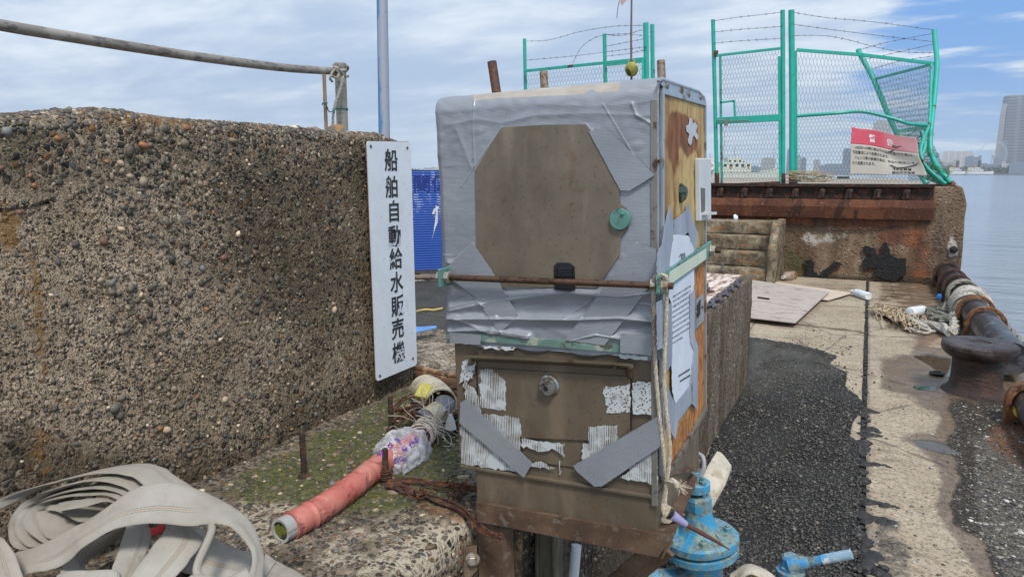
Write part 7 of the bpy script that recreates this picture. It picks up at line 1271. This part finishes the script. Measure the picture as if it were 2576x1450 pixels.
def ship(name, label, u0, u1, d, vw, vdeck, blocks, mast, hullc=(.6, .6, .58)):
    a, c = W(u0, 437, d), W(u1, 437, d); e = (c-a)*V(1, 1, 0); L_ = np.linalg.norm(e); e = e/L_; n_ = V(-e[1], e[0], 0); s_ = d/FPX; o = V(a[0], a[1], -1.7); r = thing(name, label, 'ship', o); zd = W((u0+u1)/2, vdeck, d)[2]+1.7; bw = max(3., L_*.16)
    m = mat('ship_white_%d' % int(d), hullc, .5, layers=((.8, .6, .68, (.35, .33, .28)),)); secs = [(0, .75, .0), (.05, 1, 0), (.7, 1, .0), (.9, .6, .4), (1.03, .04, 1.)]
    b = MB(); vs = []
    for f, w_, sh in secs: vs += [e*L_*f+n_*bw*.5*w_*y+V(0, 0, z) for y, z in ((-.8, -.4), (-1, zd+sh), (1, zd+sh), (.8, -.4))]
    k = len(secs); b.add(vs, [(i*4+q, i*4+(q+1) % 4, (i+1)*4+(q+1) % 4, (i+1)*4+q) for i in range(k-1) for q in range(4)]+[(3, 2, 1, 0), tuple((k-1)*4+q for q in range(4))]); b.build('hull', m, r)
    b = MB(); b.tube([e*L_*f+n_*-bw*.5*w_*1.01+V(0, 0, zd+sh+.02) for f, w_, sh in secs], .02*s_*18, 5); b.build('rubbing_strake', mat('ship_dark', (.05, .07, .08), .6), r)
    for (b0, b1, vt, w_) in blocks:
        zt_ = W(u0, vt, d)[2]+1.7; bb_ = MB(); p = [e*L_*b0-n_*bw*.5*w_, e*L_*b1-n_*bw*.5*w_, e*L_*b1+n_*bw*.5*w_, e*L_*b0+n_*bw*.5*w_]; bb_.prism([q+V(0, 0, zd-.1) for q in p], V(0, 0, zt_-zd+.1)); bb_.build('deckhouse', m, r)
        wn = MB(); hh = zt_-zd; nwn = max(3, int((b1-b0)*L_/(hh*.55)))
        for q in range(nwn): f = b0+(b1-b0)*(q+.25)/nwn; f2 = b0+(b1-b0)*(q+.7)/nwn; wn.prism([e*L_*f-n_*(bw*.5*w_+.02)+V(0, 0, zd+hh*.55), e*L_*f2-n_*(bw*.5*w_+.02)+V(0, 0, zd+hh*.55), e*L_*f2-n_*(bw*.5*w_+.02)+V(0, 0, zd+hh*.8), e*L_*f-n_*(bw*.5*w_+.02)+V(0, 0, zd+hh*.8)], -n_*.02)
        wn.build('window_row', mat('ship_window', (.03, .045, .05), .3), r)
    for (f, v0, v1) in mast:
        z0 = W(u0, v0, d)[2]+1.7; z1 = W(u0, v1, d)[2]+1.7; b = MB(); w_ = .55*s_; p = e*L_*f; b.tube([p+V(0, 0, z0), p+V(0, 0, z1)], w_, 6); hm = z1-z0
        for g in (.35, .6, .8): b.tube([p-e*hm*.16+V(0, 0, z0+hm*g), p+e*hm*.16+V(0, 0, z0+hm*g)], w_*.5, 5)
        b.tube([p-e*hm*.22+V(0, 0, z0), p+V(0, 0, z0+hm*.6)], w_*.4, 4); b.tube([p+e*hm*.22+V(0, 0, z0), p+V(0, 0, z0+hm*.6)], w_*.4, 4); b.build('mast', mat('mast_grey', (.28, .33, .33), .6), r)
    add_gear(r, e, L_, n_, bw, zd, s_, m); b = MB(); 
    for q in range(14): b.tube([e*L_*q/14-n_*bw*.49+V(0, 0, zd), e*L_*q/14-n_*bw*.49+V(0, 0, zd+2.2*s_)], .12*s_, 4)
    b.tube([-n_*bw*.49+V(0, 0, zd+2.2*s_), e*L_-n_*bw*.49+V(0, 0, zd+2.2*s_)], .12*s_, 4); b.build('railing', mat('mast_grey', None), r); return r
ship('patrol_ship', 'white and cream work ship with latticed mast seen through the gate netting', 1790, 1960, 110, 437, 433, ((.12, .54, 408, .8), (.20, .42, 396, .6), (.02, .1, 420, .7)), ((.165, 405, 328), (.32, 400, 368), (.9, 430, 366)), (.56, .58, .50))
ship('patrol_ship', 'bow of a white boat with railings between the machine and gate post', 1745, 1800, 90, 437, 432, ((.1, .9, 402, .8), (.3, .8, 398, .6)), ((.7, 400, 385),), (.58, .58, .56))
b = MB(); b.lathe(W(1785, 418, 88), [(.2, 0), (.62, 0), (.68, .1), (.6, .2), (.42, .22)], 28, -FW); o = b.build('ventilator_ring', mat('ring_white', (.6, .58, .55), .6, layers=((1.5, .5, .6, (.3, .22, .2)),)), smooth=40); tag(o, 'round white fender ring seen between machine and gate post', 'fender')
ship('motor_yacht', 'smaller white motor yacht moored on the far shore, left of the other', 2388, 2426, 2050, 437, 430.5, ((.2, .75, 426, .8), (.3, .6, 422, .6)), ((.42, 422, 415),), (.75, .75, .74)); ship('motor_yacht', 'larger white motor yacht moored on the far shore below the Ferris wheel', 2431, 2496, 2000, 437, 430.5, ((.12, .6, 425.5, .8), (.2, .5, 421.5, .6)), ((.36, 421, 414),), (.75, .75, .74))
b = MB(); b.bar(base_on(2340, 1980)+V(0, 0, .6), base_on(2640, 1980)+V(0, 0, .6), 8, 2.2); o = b.build('breakwater', mat('breakwater', (.07, .08, .10), .8)); tag(o, 'long low dark breakwater across the water at the right', 'breakwater')
# small clutter on the upper platform
b = MB(); b.lathe(W(2120, 447, 26)+V(0, 0, -.1), [(.2, -.12), (.22, 0), (.2, .15)], 16); o = b.build('dark_drum', mat('drum', (.03, .05, .045), .5), smooth=40); tag(o, 'small dark drum on the platform behind the netting', 'drum')
# ------------------------------------------------------------------ air
if HAZE:
    m = bpy.data.materials.new('haze_air'); m.use_nodes = True; nt = m.node_tree
    for n in list(nt.nodes): nt.nodes.remove(n)
    ou = nt.nodes.new('ShaderNodeOutputMaterial'); vo = nt.nodes.new('ShaderNodeVolumePrincipled'); vo.inputs['Color'].default_value = (.78, .88, 1, 1); vo.inputs['Density'].default_value = .00013; vo.inputs['Anisotropy'].default_value = .0; nt.links.new(vo.outputs[0], ou.inputs['Volume'])
    b = MB(); b.bx(-3700, 4300, -500, 4300, -4.5, 315); struct(b.build('haze', m), 'stuff')
